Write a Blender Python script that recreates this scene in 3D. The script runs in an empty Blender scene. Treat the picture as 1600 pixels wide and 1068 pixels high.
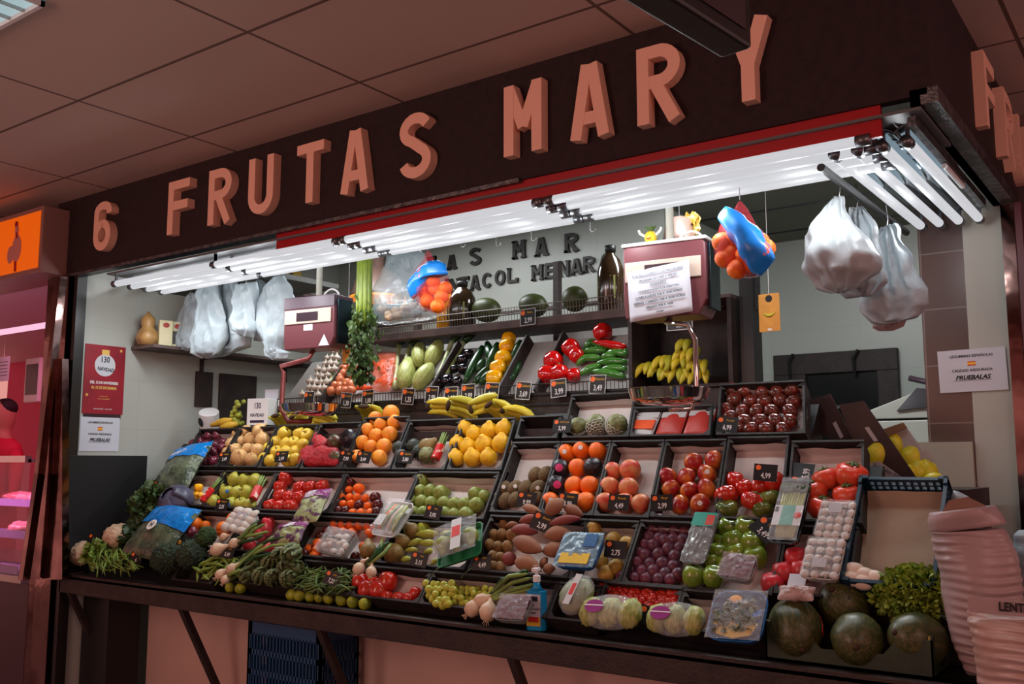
import bpy, math, random
from mathutils import Vector, Matrix, noise
sc = bpy.context.scene
COL = sc.collection
# ------------------------------------------------------------------ camera
F = 1488.0; YAW = math.radians(35.9); PIT = math.radians(7.2)
CAMP = Vector((0, 0, 1.5))
FW = Vector((-math.sin(YAW)*math.cos(PIT), math.cos(YAW)*math.cos(PIT), math.sin(PIT)))
RT = Vector((math.cos(YAW), math.sin(YAW), 0)); UP = RT.cross(FW)
cam = bpy.data.cameras.new('camera'); camo = bpy.data.objects.new('camera', cam); COL.objects.link(camo)
cam.sensor_width = 36; cam.lens = F/1600*36; cam.clip_start = .05
camo.matrix_world = Matrix((RT, UP, -FW)).transposed().to_4x4(); camo.location = CAMP
sc.camera = camo
sc.view_settings.view_transform = 'Standard'; sc.view_settings.look = 'None'
sc.view_settings.gamma = 1; sc.view_settings.use_curve_mapping = False
sc.view_settings.exposure = 0.0
# ------------------------------------------------------------------ world and hall light
w = bpy.data.worlds.new('hall_air'); sc.world = w; w.use_nodes = True
w.node_tree.nodes['Background'].inputs[0].default_value = (.60, .245, .215, 1)
w.node_tree.nodes['Background'].inputs[1].default_value = 1.25
def area(name, loc, target, size, energy, color, sy=None):
    l = bpy.data.lights.new(name, 'AREA'); l.energy = energy; l.color = color; l.size = size
    if sy: l.shape = 'RECTANGLE'; l.size_y = sy
    o = bpy.data.objects.new(name, l); COL.objects.link(o); o.location = loc
    o.rotation_euler = (Vector(target)-Vector(loc)).to_track_quat('-Z', 'Y').to_euler(); return o
def point(name, loc, energy, color, r=.02):
    l = bpy.data.lights.new(name, 'POINT'); l.energy = energy; l.color = color; l.shadow_soft_size = r
    o = bpy.data.objects.new(name, l); COL.objects.link(o); o.location = loc; return o
def spot(name, loc, energy, color, r=.03, ang=168):                  # shines downwards only
    l = bpy.data.lights.new(name, 'SPOT'); l.energy = energy; l.color = color; l.shadow_soft_size = r
    l.spot_size = math.radians(ang); l.spot_blend = .5
    o = bpy.data.objects.new(name, l); COL.objects.link(o); o.location = loc; return o
area('hall_lamp', (-3.4, -1.2, 2.95), (-2.8, 2.9, 1.6), 1.2, 80, (1, .62, .52), 4.0)
point('side_fill_light', (1.4, 3.4, 2.1), 14, (1, .62, .58), .3)  # added fill out of view, lifts the dark ceiling on the right
area('hall_lamp', (1.5, .6, 2.95), (-.6, 3.2, 1.6), 1.2, 22, (1, .62, .55), 1.2)
# ------------------------------------------------------------------ picking points
def ray(u, v): return (FW + RT*(u-800)/F + UP*(534-v)/F).normalized()
def onplane(u, v, n, p):
    n = Vector(n); r = ray(u, v); return CAMP + r*((Vector(p)-CAMP).dot(n)/r.dot(n))
def aY(u, v, Y): return onplane(u, v, (0, 1, 0), (0, Y, 0))
def aX(u, v, X): return onplane(u, v, (1, 0, 0), (X, 0, 0))
def aZ(u, v, Z): return onplane(u, v, (0, 0, 1), (0, 0, Z))
Y0 = 2.958; ZT = .88; PHI = math.radians(50)
SU = Vector((0, math.cos(PHI), math.sin(PHI))); SN = Vector((0, -math.sin(PHI), math.cos(PHI)))
O0 = Vector((0, Y0, ZT))
def onS(u, v, off=0): return onplane(u, v, SN, O0 + SN*off)         # point over the sloped display
def sOf(p): return (p-O0).dot(SU)
def S(X, s, off=0): return O0 + Vector((X, 0, 0)) + SU*s + SN*off
def rotM(xd, zd):
    zd = Vector(zd).normalized(); xd = Vector(xd); xd = (xd - zd*xd.dot(zd)).normalized(); yd = zd.cross(xd)
    return Matrix((xd, yd, zd)).transposed().to_4x4()
def fr(p, xd=(1, 0, 0), zd=(0, -1, 0), spin=0):
    return Matrix.Translation(Vector(p)) @ rotM(xd, zd) @ Matrix.Rotation(math.radians(spin), 4, 'Z')
def frS(p, spin=0): return fr(p, (1, 0, 0), SN, spin)
# ------------------------------------------------------------------ materials
def lin(c): return tuple(((x/255+.055)/1.055)**2.4 if x > 10 else x/255/12.92 for x in c)
MATS = {}
def mat(name, c, rough=.5, c2=None, scale=8, metal=0, spec=.5, bump=0, bscale=None, emit=None, estr=0, alpha=1, trans=0, sss=0, coat=0, pos=(.4, .6), aniso=None, ior=1.45):
    if name in MATS: return MATS[name]
    m = bpy.data.materials.new(name); m.use_nodes = True; nt = m.node_tree; b = nt.nodes['Principled BSDF']
    b.inputs['Base Color'].default_value = (*c, 1); b.inputs['Roughness'].default_value = rough
    b.inputs['Metallic'].default_value = metal; b.inputs['Specular IOR Level'].default_value = spec
    b.inputs['IOR'].default_value = ior
    if trans: b.inputs['Transmission Weight'].default_value = trans
    if coat: b.inputs['Coat Weight'].default_value = coat; b.inputs['Coat Roughness'].default_value = .15
    if alpha < 1: b.inputs['Alpha'].default_value = alpha
    if emit: b.inputs['Emission Color'].default_value = (*emit, 1); b.inputs['Emission Strength'].default_value = estr
    tc = None
    if c2 or bump:
        tc = nt.nodes.new('ShaderNodeTexCoord'); mp = nt.nodes.new('ShaderNodeMapping')
        nt.links.new(tc.outputs['Object'], mp.inputs[0])
        if aniso: mp.inputs['Scale'].default_value = aniso
        oi = nt.nodes.new('ShaderNodeObjectInfo')
        nt.links.new(oi.outputs['Random'], mp.inputs['Location'])
    if c2:
        n = nt.nodes.new('ShaderNodeTexNoise'); n.inputs['Scale'].default_value = scale; n.inputs['Detail'].default_value = 4
        nt.links.new(mp.outputs[0], n.inputs['Vector'])
        r = nt.nodes.new('ShaderNodeValToRGB'); r.color_ramp.elements[0].position = pos[0]; r.color_ramp.elements[1].position = pos[1]
        r.color_ramp.elements[0].color = (*c, 1); r.color_ramp.elements[1].color = (*c2, 1)
        nt.links.new(n.outputs['Fac'], r.inputs[0]); nt.links.new(r.outputs[0], b.inputs['Base Color'])
    if bump:
        n = nt.nodes.new('ShaderNodeTexNoise'); n.inputs['Scale'].default_value = bscale or scale*6; n.inputs['Detail'].default_value = 3
        nt.links.new(mp.outputs[0], n.inputs['Vector'])
        bn = nt.nodes.new('ShaderNodeBump'); bn.inputs['Strength'].default_value = bump; bn.inputs['Distance'].default_value = .01
        nt.links.new(n.outputs['Fac'], bn.inputs['Height']); nt.links.new(bn.outputs[0], b.inputs['Normal'])
    MATS[name] = m; return m
def grid_mat(name, c, cj, sx, sy, rough=.4, axes='XZ', mortar=.004, off=(0, 0, 0), c2=None, freq=.0):
    m = bpy.data.materials.new(name); m.use_nodes = True; nt = m.node_tree; b = nt.nodes['Principled BSDF']
    g = nt.nodes.new('ShaderNodeNewGeometry'); sp = nt.nodes.new('ShaderNodeSeparateXYZ'); cb = nt.nodes.new('ShaderNodeCombineXYZ')
    ad = nt.nodes.new('ShaderNodeVectorMath'); ad.operation = 'ADD'; ad.inputs[1].default_value = off
    nt.links.new(g.outputs['Position'], ad.inputs[0]); nt.links.new(ad.outputs[0], sp.inputs[0])
    nt.links.new(sp.outputs[axes[0]], cb.inputs[0]); nt.links.new(sp.outputs[axes[1]], cb.inputs[1])
    br = nt.nodes.new('ShaderNodeTexBrick'); br.inputs['Scale'].default_value = 1; br.offset = freq
    br.inputs['Brick Width'].default_value = sx; br.inputs['Row Height'].default_value = sy; br.inputs['Mortar Size'].default_value = mortar
    br.inputs['Mortar Smooth'].default_value = .1
    br.inputs['Color1'].default_value = (*c, 1); br.inputs['Color2'].default_value = (*(c2 or c), 1); br.inputs['Mortar'].default_value = (*cj, 1)
    nt.links.new(cb.outputs[0], br.inputs[0]); nt.links.new(br.outputs[0], b.inputs['Base Color']); b.inputs['Roughness'].default_value = rough
    MATS[name] = m; return m
# ------------------------------------------------------------------ mesh builder
class MB:
    def __init__(s): s.v = []; s.f = []; s.m = []; s.mi = 0
    def add(s, vs, fs, M=None):
        k = len(s.v); s.v += [tuple(M @ Vector(v)) if M else tuple(v) for v in vs]
        s.f += [tuple(i+k for i in f) for f in fs]; s.m += [s.mi]*len(fs); return s
    def box(s, a, b, M=None):
        x0, y0, z0 = a; x1, y1, z1 = b
        vs = [(x, y, z) for z in (z0, z1) for y in (y0, y1) for x in (x0, x1)]
        return s.add(vs, [(0, 2, 3, 1), (4, 5, 7, 6), (0, 1, 5, 4), (2, 6, 7, 3), (0, 4, 6, 2), (1, 3, 7, 5)], M)
    def rbox(s, a, b, c=.01, M=None):                                # box with chamfered vertical (z) edges
        x0, y0, z0 = a; x1, y1, z1 = b
        p = [(x0+c, y0), (x1-c, y0), (x1, y0+c), (x1, y1-c), (x1-c, y1), (x0+c, y1), (x0, y1-c), (x0, y0+c)]
        return s.prism(p, z0, z1, M)
    def prism(s, pts, z0, z1, M=None):
        n = len(pts); vs = [(x, y, z0) for x, y in pts]+[(x, y, z1) for x, y in pts]
        fs = [tuple(range(n-1, -1, -1)), tuple(range(n, 2*n))]+[(i, (i+1) % n, (i+1) % n+n, i+n) for i in range(n)]
        return s.add(vs, fs, M)
    def tube(s, path, r, n=8, M=None, cap=True):
        path = [Vector(p) for p in path]; rs = r if hasattr(r, '__len__') else [r]*len(path)
        vs = []; a = None
        for i, p in enumerate(path):
            d = (path[min(i+1, len(path)-1)]-path[max(i-1, 0)]).normalized()
            if a is None: a = d.orthogonal().normalized()
            a = (a-d*a.dot(d)).normalized(); b = d.cross(a)
            vs += [p+(a*math.cos(t)+b*math.sin(t))*rs[i] for t in [2*math.pi*k/n for k in range(n)]]
        fs = [(i*n+k, i*n+(k+1) % n, (i+1)*n+(k+1) % n, (i+1)*n+k) for i in range(len(path)-1) for k in range(n)]
        if cap: fs += [tuple(range(n-1, -1, -1)), tuple(range((len(path)-1)*n, len(path)*n))]
        return s.add(vs, fs, M)
    def lathe(s, prof, n=16, M=None, mod=None):                       # prof: (r, z) bottom to top
        vs = []
        for r, z in prof:
            for k in range(n):
                t = 2*math.pi*k/n; q = mod(t, z) if mod else 1
                vs.append((r*q*math.cos(t), r*q*math.sin(t), z))
        fs = [(i*n+k, i*n+(k+1) % n, (i+1)*n+(k+1) % n, (i+1)*n+k) for i in range(len(prof)-1) for k in range(n)]
        fs += [tuple(range(n-1, -1, -1)), tuple(range((len(prof)-1)*n, len(prof)*n))]
        return s.add(vs, fs, M)
    def ball(s, c, r, n=10, m=7, M=None, sq=(1, 1, 1), amp=0, fq=3, seed=0):
        vs = []; fs = []; c = Vector(c)
        for i in range(m+1):
            ph = math.pi*i/m
            for k in range(n):
                t = 2*math.pi*k/n; d = Vector((math.sin(ph)*math.cos(t), math.sin(ph)*math.sin(t), -math.cos(ph)))
                q = 1+(amp*noise.noise(d*fq+Vector((seed*3.7, 0, seed))) if amp else 0)
                vs.append(c+Vector((d.x*sq[0], d.y*sq[1], d.z*sq[2]))*r*q)
        fs = [(i*n+k, i*n+(k+1) % n, (i+1)*n+(k+1) % n, (i+1)*n+k) for i in range(m) for k in range(n)]
        return s.add(vs, fs, M)
    def sheet(s, fn, nu, nv, M=None):
        vs = [fn(i/nu, j/nv) for j in range(nv+1) for i in range(nu+1)]
        fs = [(j*(nu+1)+i, j*(nu+1)+i+1, (j+1)*(nu+1)+i+1, (j+1)*(nu+1)+i) for j in range(nv) for i in range(nu)]
        return s.add(vs, fs, M)
    def mesh(s, name, mats, smooth=True):
        me = bpy.data.meshes.new(name); me.from_pydata(s.v, [], s.f)
        for m in (mats if isinstance(mats, (list, tuple)) else [mats]): me.materials.append(m)
        me.polygons.foreach_set('material_index', s.m)
        if smooth: me.polygons.foreach_set('use_smooth', [True]*len(s.f))
        me.update(); return me
    def obj(s, name, mats, parent=None, M=None, smooth=False, bevel=0, auto=None, solid=0, sub=0):
        o = bpy.data.objects.new(name, s.mesh(name, mats, smooth)); COL.objects.link(o)
        if parent: o.parent = parent
        if M is not None: o.matrix_local = M
        if sub: q = o.modifiers.new('sub', 'SUBSURF'); q.levels = q.render_levels = sub
        if solid: q = o.modifiers.new('solid', 'SOLIDIFY'); q.thickness = solid; q.offset = 0
        if bevel: q = o.modifiers.new('bevel', 'BEVEL'); q.width = bevel; q.segments = 2; q.limit_method = 'ANGLE'
        return o
def tag(o, label=None, cat=None, group=None, kind=None):
    if label: o['label'] = label
    if cat: o['category'] = cat
    if group: o['group'] = group
    if kind: o['kind'] = kind
    return o
def thing(name, M, label, cat, group=None):
    o = bpy.data.objects.new(name, None); COL.objects.link(o); o.empty_display_size = .05
    if not isinstance(M, Matrix): M = Matrix.Translation(Vector(M))
    o.matrix_world = M; return tag(o, label, cat, group)
def inst(name, me, M, parent=None):
    o = bpy.data.objects.new(name, me); COL.objects.link(o)
    if parent: o.parent = parent
    o.matrix_local = M; return o
def text(s, size, m, parent, M, name='lettering', ext=.0006, align='CENTER', bold=0, sx=1, shear=0, spacing=1):
    c = bpy.data.curves.new(name, 'FONT'); c.body = s; c.size = size; c.extrude = ext; c.offset = bold; c.align_x = align; c.align_y = 'CENTER'
    c.shear = shear; c.space_character = spacing; c.resolution_u = 2
    q = bpy.data.objects.new(name, c); COL.objects.link(q)
    me = bpy.data.meshes.new_from_object(q); bpy.data.objects.remove(q); bpy.data.curves.remove(c); me.materials.clear(); me.materials.append(m)
    o = bpy.data.objects.new(name, me); COL.objects.link(o)
    if parent: o.parent = parent
    o.matrix_local = M @ Matrix.Diagonal((sx, 1, 1, 1)); return o
def struct(o): o['kind'] = 'structure'; return o
def T(x, y, z): return Matrix.Translation((x, y, z))
def RX(a): return Matrix.Rotation(math.radians(a), 4, 'X')
def RY(a): return Matrix.Rotation(math.radians(a), 4, 'Y')
def RZ(a): return Matrix.Rotation(math.radians(a), 4, 'Z')
ORD = ['', 'first', 'second', 'third', 'fourth', 'fifth', 'sixth', 'seventh', 'eighth', 'ninth', 'tenth', 'eleventh', 'twelfth', 'thirteenth', 'fourteenth', 'fifteenth']
# 2D strokes for block letters: polyline -> strip of width w, mitred
def stroke(mb, pts, w, z0, z1, M=None):
    P = [Vector((x, y)) for x, y in pts]; n = len(P); L = []; R = []
    for i in range(n):
        a = (P[i]-P[i-1]).normalized() if i else None; b = (P[i+1]-P[i]).normalized() if i < n-1 else None
        if a is None: a = b
        if b is None: b = a
        t = (a+b).normalized(); nn = Vector((-t.y, t.x)); k = w/2/max(.35, nn.dot(Vector((-a.y, a.x))))
        L.append(P[i]+nn*k); R.append(P[i]-nn*k)
    for i in range(n-1):
        mb.prism([tuple(R[i]), tuple(R[i+1]), tuple(L[i+1]), tuple(L[i])], z0, z1, M)
def arc(cx, cy, rx, ry, a0, a1, n=10): return [(cx+rx*math.cos(math.radians(a0+(a1-a0)*i/n)), cy+ry*math.sin(math.radians(a0+(a1-a0)*i/n))) for i in range(n+1)]
def glyph(ch, W, H, w):                                              # strokes of a plain sans capital in a W x H box
    h = w/2
    if ch == 'F': return [[(h, 0), (h, H)], [(h, H-h), (W, H-h)], [(h, H*.53), (W*.93, H*.53)]]
    if ch == 'R': return [[(h, 0), (h, H)], [(h, H-h), (W*.5, H-h)]+arc(W*.5, H*.72, W*.5-h, H*.28-h, 80, -80)+[(h, H*.44+h)], [(W*.45, H*.47), (W-h*1.1, 0)]]
    if ch == 'U': return [[(h, H)]+arc(W/2, W*.5, W/2-h, W*.5-h, 180, 360, 12)+[(W-h, H)]]
    if ch == 'T': return [[(W/2, 0), (W/2, H)], [(0, H-h), (W, H-h)]]
    if ch == 'A': return [[(h*1.05, 0), (W/2-h*.45, H)], [(W-h*1.05, 0), (W/2+h*.45, H)], [(W*.25, H*.27), (W*.75, H*.27)]]
    if ch == 'S': return [arc(W/2, H*.74, W/2-h, H*.26-h, 20, 200, 10)+arc(W/2, H*.74, W/2-h, H*.26-h, 210, 250, 3)+arc(W/2, H*.27, W/2-h, H*.27-h, 60, -10, 5)+arc(W/2, H*.27, W/2-h, H*.27-h, -20, -165, 10)]
    if ch == 'M': return [[(h, 0), (h, H)], [(W-h, 0), (W-h, H)], [(h, H-h*.4), (W/2, H*.38)], [(W-h, H-h*.4), (W/2, H*.38)]]
    if ch == 'Y': return [[(W/2, 0), (W/2, H*.48)], [(h*.9, H), (W/2, H*.45)], [(W-h*.9, H), (W/2, H*.45)]]
    if ch == '6': return [arc(W/2, H*.315, W/2-h, H*.315-h, 90, 450, 20)+[(W/2-.002, H*.63-h)], [(h, H*.25), (h, H*.75)]+arc(W/2, H*.8, W/2-h, H*.2-h, 170, 10, 8)+[(W-h, H*.74)]]
    if ch == 'C': return [arc(W/2, H/2, W/2-h, H/2-h, 40, 320, 16)]
    if ch == 'O': return [arc(W/2, H/2, W/2-h, H/2-h, 0, 360, 18)]
    if ch == 'L': return [[(h, 0), (h, H)], [(h, h), (W, h)], [(W-h, h), (W-h, H*.28)]]
    if ch == 'E': return [[(h, 0), (h, H)], [(h, h), (W, h)], [(h, H-h), (W, H-h)], [(h, H/2), (W*.75, H/2)]]
    if ch == 'N': return [[(h, 0), (h, H)], [(W-h, 0), (W-h, H)], [(h, H), (W-h, 0)]]
    if ch == 'I': return [[(W/2, 0), (W/2, H)]]
    return []
def letter(ch, W, H, w, depth, serif=0):
    mb = MB()
    for i, st in enumerate(glyph(ch, W, H, w)): stroke(mb, st, w, 0, depth-.0007*i)
    if serif:
        q = serif
        feet = {'M': [0, W-w], 'R': [0, W-w*1.2], 'A': [0, W-w*1.1], 'N': [0], 'T': [W/2-w/2], 'I': [W/2-w/2], 'F': [0], 'E': [0]}.get(ch, [])
        tops = {'M': [0, W-w], 'N': [0, W-w], 'I': [W/2-w/2], 'L': [0]}.get(ch, [])
        for x in feet: mb.box((x-q, 0, 0), (x+w+q, w*.55, depth))
        for x in tops: mb.box((x-q, H-w*.55, 0), (x+w+q, H, depth))
        if ch == 'T':
            for x in (0, W-w*.6): mb.box((x, H*.72, 0), (x+w*.6, H, depth))
    return mb
# ================================================================== setting
m_ceil = grid_mat('ceiling_panels', lin((205, 178, 168)), lin((110, 85, 78)), 1.136, .573, .8, 'XY', .008, (2.727+11.36, -2.69+5.73, 0))
m_plast = mat('white_plaster', lin((178, 182, 172)), .7)
m_tile = grid_mat('pale_wall_tile', lin((172, 176, 168)), lin((163, 167, 160)), .6, .3, .35, 'XZ', .002)
m_tileY = grid_mat('pale_side_tile', lin((172, 176, 168)), lin((163, 167, 160)), .6, .3, .35, 'YZ', .002, (0, .2, .1))
m_btile = grid_mat('brown_wall_tile', lin((80, 64, 60)), lin((122, 110, 105)), .4, .245, .3, 'XZ', .003, (1.35, 0, .05), lin((92, 66, 58)))
m_floor = mat('hall_floor', lin((110, 104, 98)), .4, lin((90, 84, 80)), 3)
m_sign = mat('dark_sign_board', lin((44, 29, 30)), .8, lin((36, 22, 24)), 30, bump=.3)
m_salmon = mat('salmon_letter', lin((250, 196, 172)), .7, bump=.2, bscale=200)
m_steel = mat('brushed_steel', lin((170, 165, 160)), .25, metal=1, bump=.15, bscale=6)
m_galv = mat('galvanised_metal', lin((120, 122, 124)), .4, lin((80, 82, 86)), 25, metal=.9, bump=.4)
m_red = mat('red_fascia_paint', lin((165, 12, 24)), .4)
m_white = mat('white_enamel', lin((225, 226, 226)), .4)
m_refl = mat('tube_reflector', lin((150, 170, 180)), .12, metal=1)
m_dark = mat('dark_brown_wood', lin((52, 40, 37)), .6, lin((40, 30, 28)), 14, bump=.3)
m_black = mat('black_plastic', lin((26, 26, 27)), .45)
m_maroon = mat('maroon_metal', lin((90, 40, 48)), .4)
m_pink = mat('pink_counter_panel', lin((205, 172, 160)), .6, lin((194, 162, 150)), 2)
m_tube = mat('lit_tube', (.08, .08, .08), .4, emit=(.93, .95, 1), estr=.62)
m_wire = mat('bright_wire', lin((190, 190, 190)), .3, metal=1)
m_paper = mat('white_paper', lin((200, 205, 215)), .7)
m_ink = mat('black_ink', lin((25, 25, 28)), .7)
def slab(name, a, b, m, bevel=0): return struct(MB().box(a, b).obj(name, m, bevel=bevel))
ZC = 3.06
struct(MB().box((-12, -6, ZC), (6, 9, ZC+.05)).obj('ceiling', m_ceil))
struct(MB().box((-12, -6, -.05), (6, 9, 0)).obj('floor', m_floor))
slab('ceiling_stall', (-5.35, 3.0, 3.03), (-.62, 6.5, 3.055), mat('stall_ceiling', lin((120, 118, 108)), .7))
slab('wall_left', (-5.42, 3.0, 0), (-5.3, 5.2, 3.03), m_tileY)
slab('wall_back', (-5.42, 5.05, 0), (-2.53, 5.15, 3.03), m_tile)
slab('wall_recess', (-2.63, 5.15, 0), (-2.53, 6.4, 3.03), m_tileY)
slab('wall_rear', (-2.63, 6.4, 0), (-.55, 6.5, 3.03), m_tile)
slab('wall_right', (-.66, 4.95, 0), (-.6, 6.4, 3.03), m_tileY)
slab('pillar_tiled', (-.957, 4.36, 0), (-.776, 4.95, 3.03), m_btile)
slab('pillar_white', (-.776, 4.36, 0), (-.62, 4.95, 3.03), m_plast)
slab('partition_low', (-1.18, 4.33, 0), (-.782, 4.36, 1.585), mat('cream_panel', lin((176, 172, 158)), .5))
for k, x in enumerate([2.55]):
    pass
mb = MB()
for y in (3.7, 4.3, 4.9, 5.5, 6.1): mb.box((-5.3, y, 3.022), (-.62, y+.012, 3.03))
struct(mb.obj('trim_1', m_black))
# low dark soffit on the left
slab('soffit', (-5.3, 3.3, 2.57), (-4.3, 4.1, 2.60), mat('soffit_board', lin((70, 72, 70)), .6))
# ---- big sign board with its raised letters
sg = thing('shop_sign', (-3, Y0, 2.6), 'long dark brown fascia sign reading 6 FRUTAS MARY in raised salmon letters', 'sign')
MB().box((-2.55, 0, 0), (2.4, .04, .46)).obj('board', m_sign, sg)
tr = MB(); tr.box((-2.55, -.012, -.012), (.9, .05, .004)); tr.obj('edge_trim', m_galv, sg)
for ch, u0, u1, v in [('6', 146, 184, 360), ('F', 262, 306, 330), ('R', 325, 372, 320), ('U', 388, 438, 295), ('T', 463, 516, 280), ('A', 532, 587, 265),
                      ('S', 624, 684, 235), ('M', 787, 856, 200), ('A', 890, 961, 175), ('R', 995, 1072, 145), ('Y', 1136, 1209, 110)]:
    x0 = aY(u0, v, Y0-.045).x; x1 = aY(u1, v, Y0).x
    W = x1-x0; H = .285; w = .047
    letter(ch, W, H, w, .045).obj('letter', m_salmon, sg, T(x0+3, 0, .088) @ RX(90))
sr = thing('shop_sign', (-.6, Y0, 2.62), 'side fascia sign turning the corner with raised salmon letters F R U', 'sign')
MB().box((0, 0, -.0), (.012, 3.4, .44)).obj('board', m_sign, sr)
for ch, y0, W in [('F', .71, .22), ('R', 1.13, .24), ('U', 1.5, .24), ('T', 1.88, .24), ('A', 2.26, .24)]:
    letter(ch, W, .285, .047, .04).obj('letter', m_salmon, sr, T(.012, y0, .08) @ RZ(90) @ RX(90))
tr = MB().box((-.05, .0, -.05), (.03, 1.75, .0)).box((-.05, 0, -.05), (-.02, 1.75, -.02)); tr.obj('edge_channel', m_galv, sr)
r_ = MB().box((-3.55, Y0+.012, 2.50), (-.74, Y0+.03, 2.60)); tag(r_.obj('fascia_strip', m_red), 'red strip running under the dark sign above the tubes', 'trim')
# ---- light tubes
m_cap = mat('tube_cap', lin((110, 112, 116)), .35, metal=.8)
tp = MB().tube([(0, 0, 0), (1.13, 0, 0)], .018, 12).mesh('tube', m_tube)
cp = MB().tube([(-.045, 0, 0), (.0, 0, 0)], .0195, 12).mesh('end_cap', m_cap)
LAMPC = (.93, .97, 1.0)
def lamp(M, label, grp, fixture=True):
    t = thing('tube_lamp', M, label, 'lamp', grp)
    inst('glass_tube', tp, Matrix.Identity(4), t); 
    for x in (.0, 1.175): inst('end_cap', cp, T(x, 0, 0), t); MB().box((x-.02, -.006, .0), (x-.005, .006, .06)).obj('bracket', m_cap, t)
    return t
FX = [-.97-1.07*k for k in range(4)]
nm = ['right end', 'second span from the right', 'third span from the right', 'left end']
rw = ['front', 'second', 'third', 'rear']
for k, (xr, xl) in enumerate([(-.82, -2.0), (-2.05, -3.12), (-3.16, -4.05), (-4.05, -4.94)]):
    for j in range(4):
        L = xr-xl; sx = L/1.175
        lamp(T(xl+.045*sx, Y0+.02+.1*j, 2.5) @ Matrix.Diagonal((sx, 1, 1, 1)), 'white strip lamp under the front sign, %s row, %s' % (rw[j], nm[k]), 'strip lamps under the front sign')
    for q in range(3):
        lo = spot('tube_light', (xl+(q+.5)*L/3, Y0+.17, 2.46), 4.5, LAMPC, .06); point('tube_light', (xl+(q+.5)*L/3, Y0+.19, 2.41), 2.0, LAMPC, .04)
for j, x in enumerate([-.914, -.84, -.765, -.69]):
    lamp(T(x, 3.10, 2.5) @ RZ(90), 'white tube lamp under the side sign, %s from the hanging bags' % ORD[j+1], 'tube lamps along the right side')
for y in (3.3, 3.7): point('tube_light', (-.8, y, 2.41), 2.0, LAMPC, .04)
t = tag(MB().box((-4.98, Y0+.0, 2.555), (-.62, Y0+.42, 2.565)).obj('lamp_housing', mat('grey_enamel', lin((96, 98, 100)), .5)), 'long white lamp housing above the front strip lamps', 'lamp housing')
rf = MB()
for j in range(4):
    x = -.914+.075*j
    rf.sheet(lambda a, b: (x-.036+.072*a, 3.06+1.22*b, 2.535+.02*math.sin(math.pi*a)), 6, 1)
tag(rf.obj('lamp_reflector', m_refl, smooth=True, solid=.002), 'bluish mirror reflector above the side tube lamps', 'reflector')
fx = thing('unlit_tube_fixture', (-.655, 2.99, 2.52), 'slim unlit metal tube fixture inside the side sign edge', 'lamp')
MB().box((-.012, 0, 0), (.012, 1.15, .03)).obj('housing', m_galv, fx); MB().tube([(0, .45, -.01), (0, .75, -.01)], .01).obj('tube', m_white, fx)
tag(MB().tube([(-.965, 3.08, 2.47), (-.965, 4.2, 2.47)], .014, 10).obj('hanging_rod', m_black), 'dark rod carrying hooks and white bags on the right', 'rod')
tag(MB().box((-4.9, 3.42, 2.545), (-2.4, 3.44, 2.56)).obj('hook_rail', m_galv), 'slim hook rail behind the front strip lamps', 'rail')
# ---- posts
m_mirror = mat('mirror_steel', lin((150, 120, 114)), .1, lin((92, 64, 60)), 3, metal=1, bump=.25, bscale=5)
struct(MB().box((-5.32, Y0+.0, 0), (-5.285, Y0+.06, 2.6)).obj('trim_2', mat('dark_bronze', lin((60, 58, 58)), .3, metal=.7)))
tag(MB().box((-5.52, Y0-.02, 0), (-5.35, Y0+.1, 2.6)).obj('steel_column', m_mirror), 'mirror steel column at left end of the stall', 'column')
tag(MB().box((-5.60, Y0-.01, 0), (-5.54, Y0+.08, 2.6)).obj('steel_column', m_mirror), 'narrow mirror steel column beside the slanted glass frame', 'column')
ch_ = thing('corner_post', (-.6, 4.36, 0), 'scratched chrome post at right end under side sign', 'post')
MB().box((-.018, -.05, 0), (.03, 0, 2.56)).obj('chrome_face', m_mirror, ch_); MB().box((.035, -.06, 0), (.06, .0, 2.56)).obj('dark_edge', m_maroon, ch_)
slab('wall_next_stall', (-.54, 4.7, 0), (2.5, 4.75, 3.06), mat('dark_maroon_wall', lin((70, 46, 50)), .6))
# ---- table frame
tb = thing('display_counter', (-2.9, Y0, 0), 'dark brown stall counter with sloping stepped support and slanted legs', 'counter')
MB().box((-2.40, 0, ZT-.105), (2.6, .035, ZT)).box((-2.38, .0, ZT-.03), (2.6, .14, ZT-.01)).box((1.95, .0, ZT-.03), (2.6, .4, ZT-.01)).obj('front_rail', m_dark, tb, bevel=.004)
sl = MB()
for xa, xb, s1 in ((-2.37, .34, 1.05), (.34, 1.66, 1.2), (1.66, 1.95, .88)):
    pq = [S(0, .03, -.106), S(0, s1, -.106)]; q = [(pq[0].y, pq[0].z), (pq[1].y, pq[1].z), (pq[1].y+.02, pq[1].z), (pq[1].y+.02, pq[0].z)]
    sl.add([(X, y-Y0, z) for X in (xa, xb) for y, z in q], [(0, 1, 2, 3), (7, 6, 5, 4), (0, 4, 5, 1), (1, 5, 6, 2), (2, 6, 7, 3), (3, 7, 4, 0)])
sl.obj('sloping_support', m_black, tb)
for u, v in [(285, 935), (500, 965), (800, 1003), (1288, 1062), (110, 915)]:
    p = aY(u, v, Y0+.03); MB().tube([(p.x+2.9, .03, ZT-.1), (p.x+2.9+.05, .42, 0)], .022, 4).obj('leg', m_dark, tb)
struct(MB().box((-5.0, 3.34, 0), (-.55, 3.36, ZT-.03)).obj('wall_counter_front', m_pink))
tag(MB().box((-5.28, 3.1, 0), (-5.02, 3.3, ZT-.11)).obj('dark_cupboard', m_black), 'black cupboard block under left end of the counter', 'cupboard')
tag(MB().box((-5.285, Y0, ZT), (-5.265, Y0+.5, 1.54)).obj('side_board', m_black, bevel=.002), 'black side board beside the cauliflowers', 'board')

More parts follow.
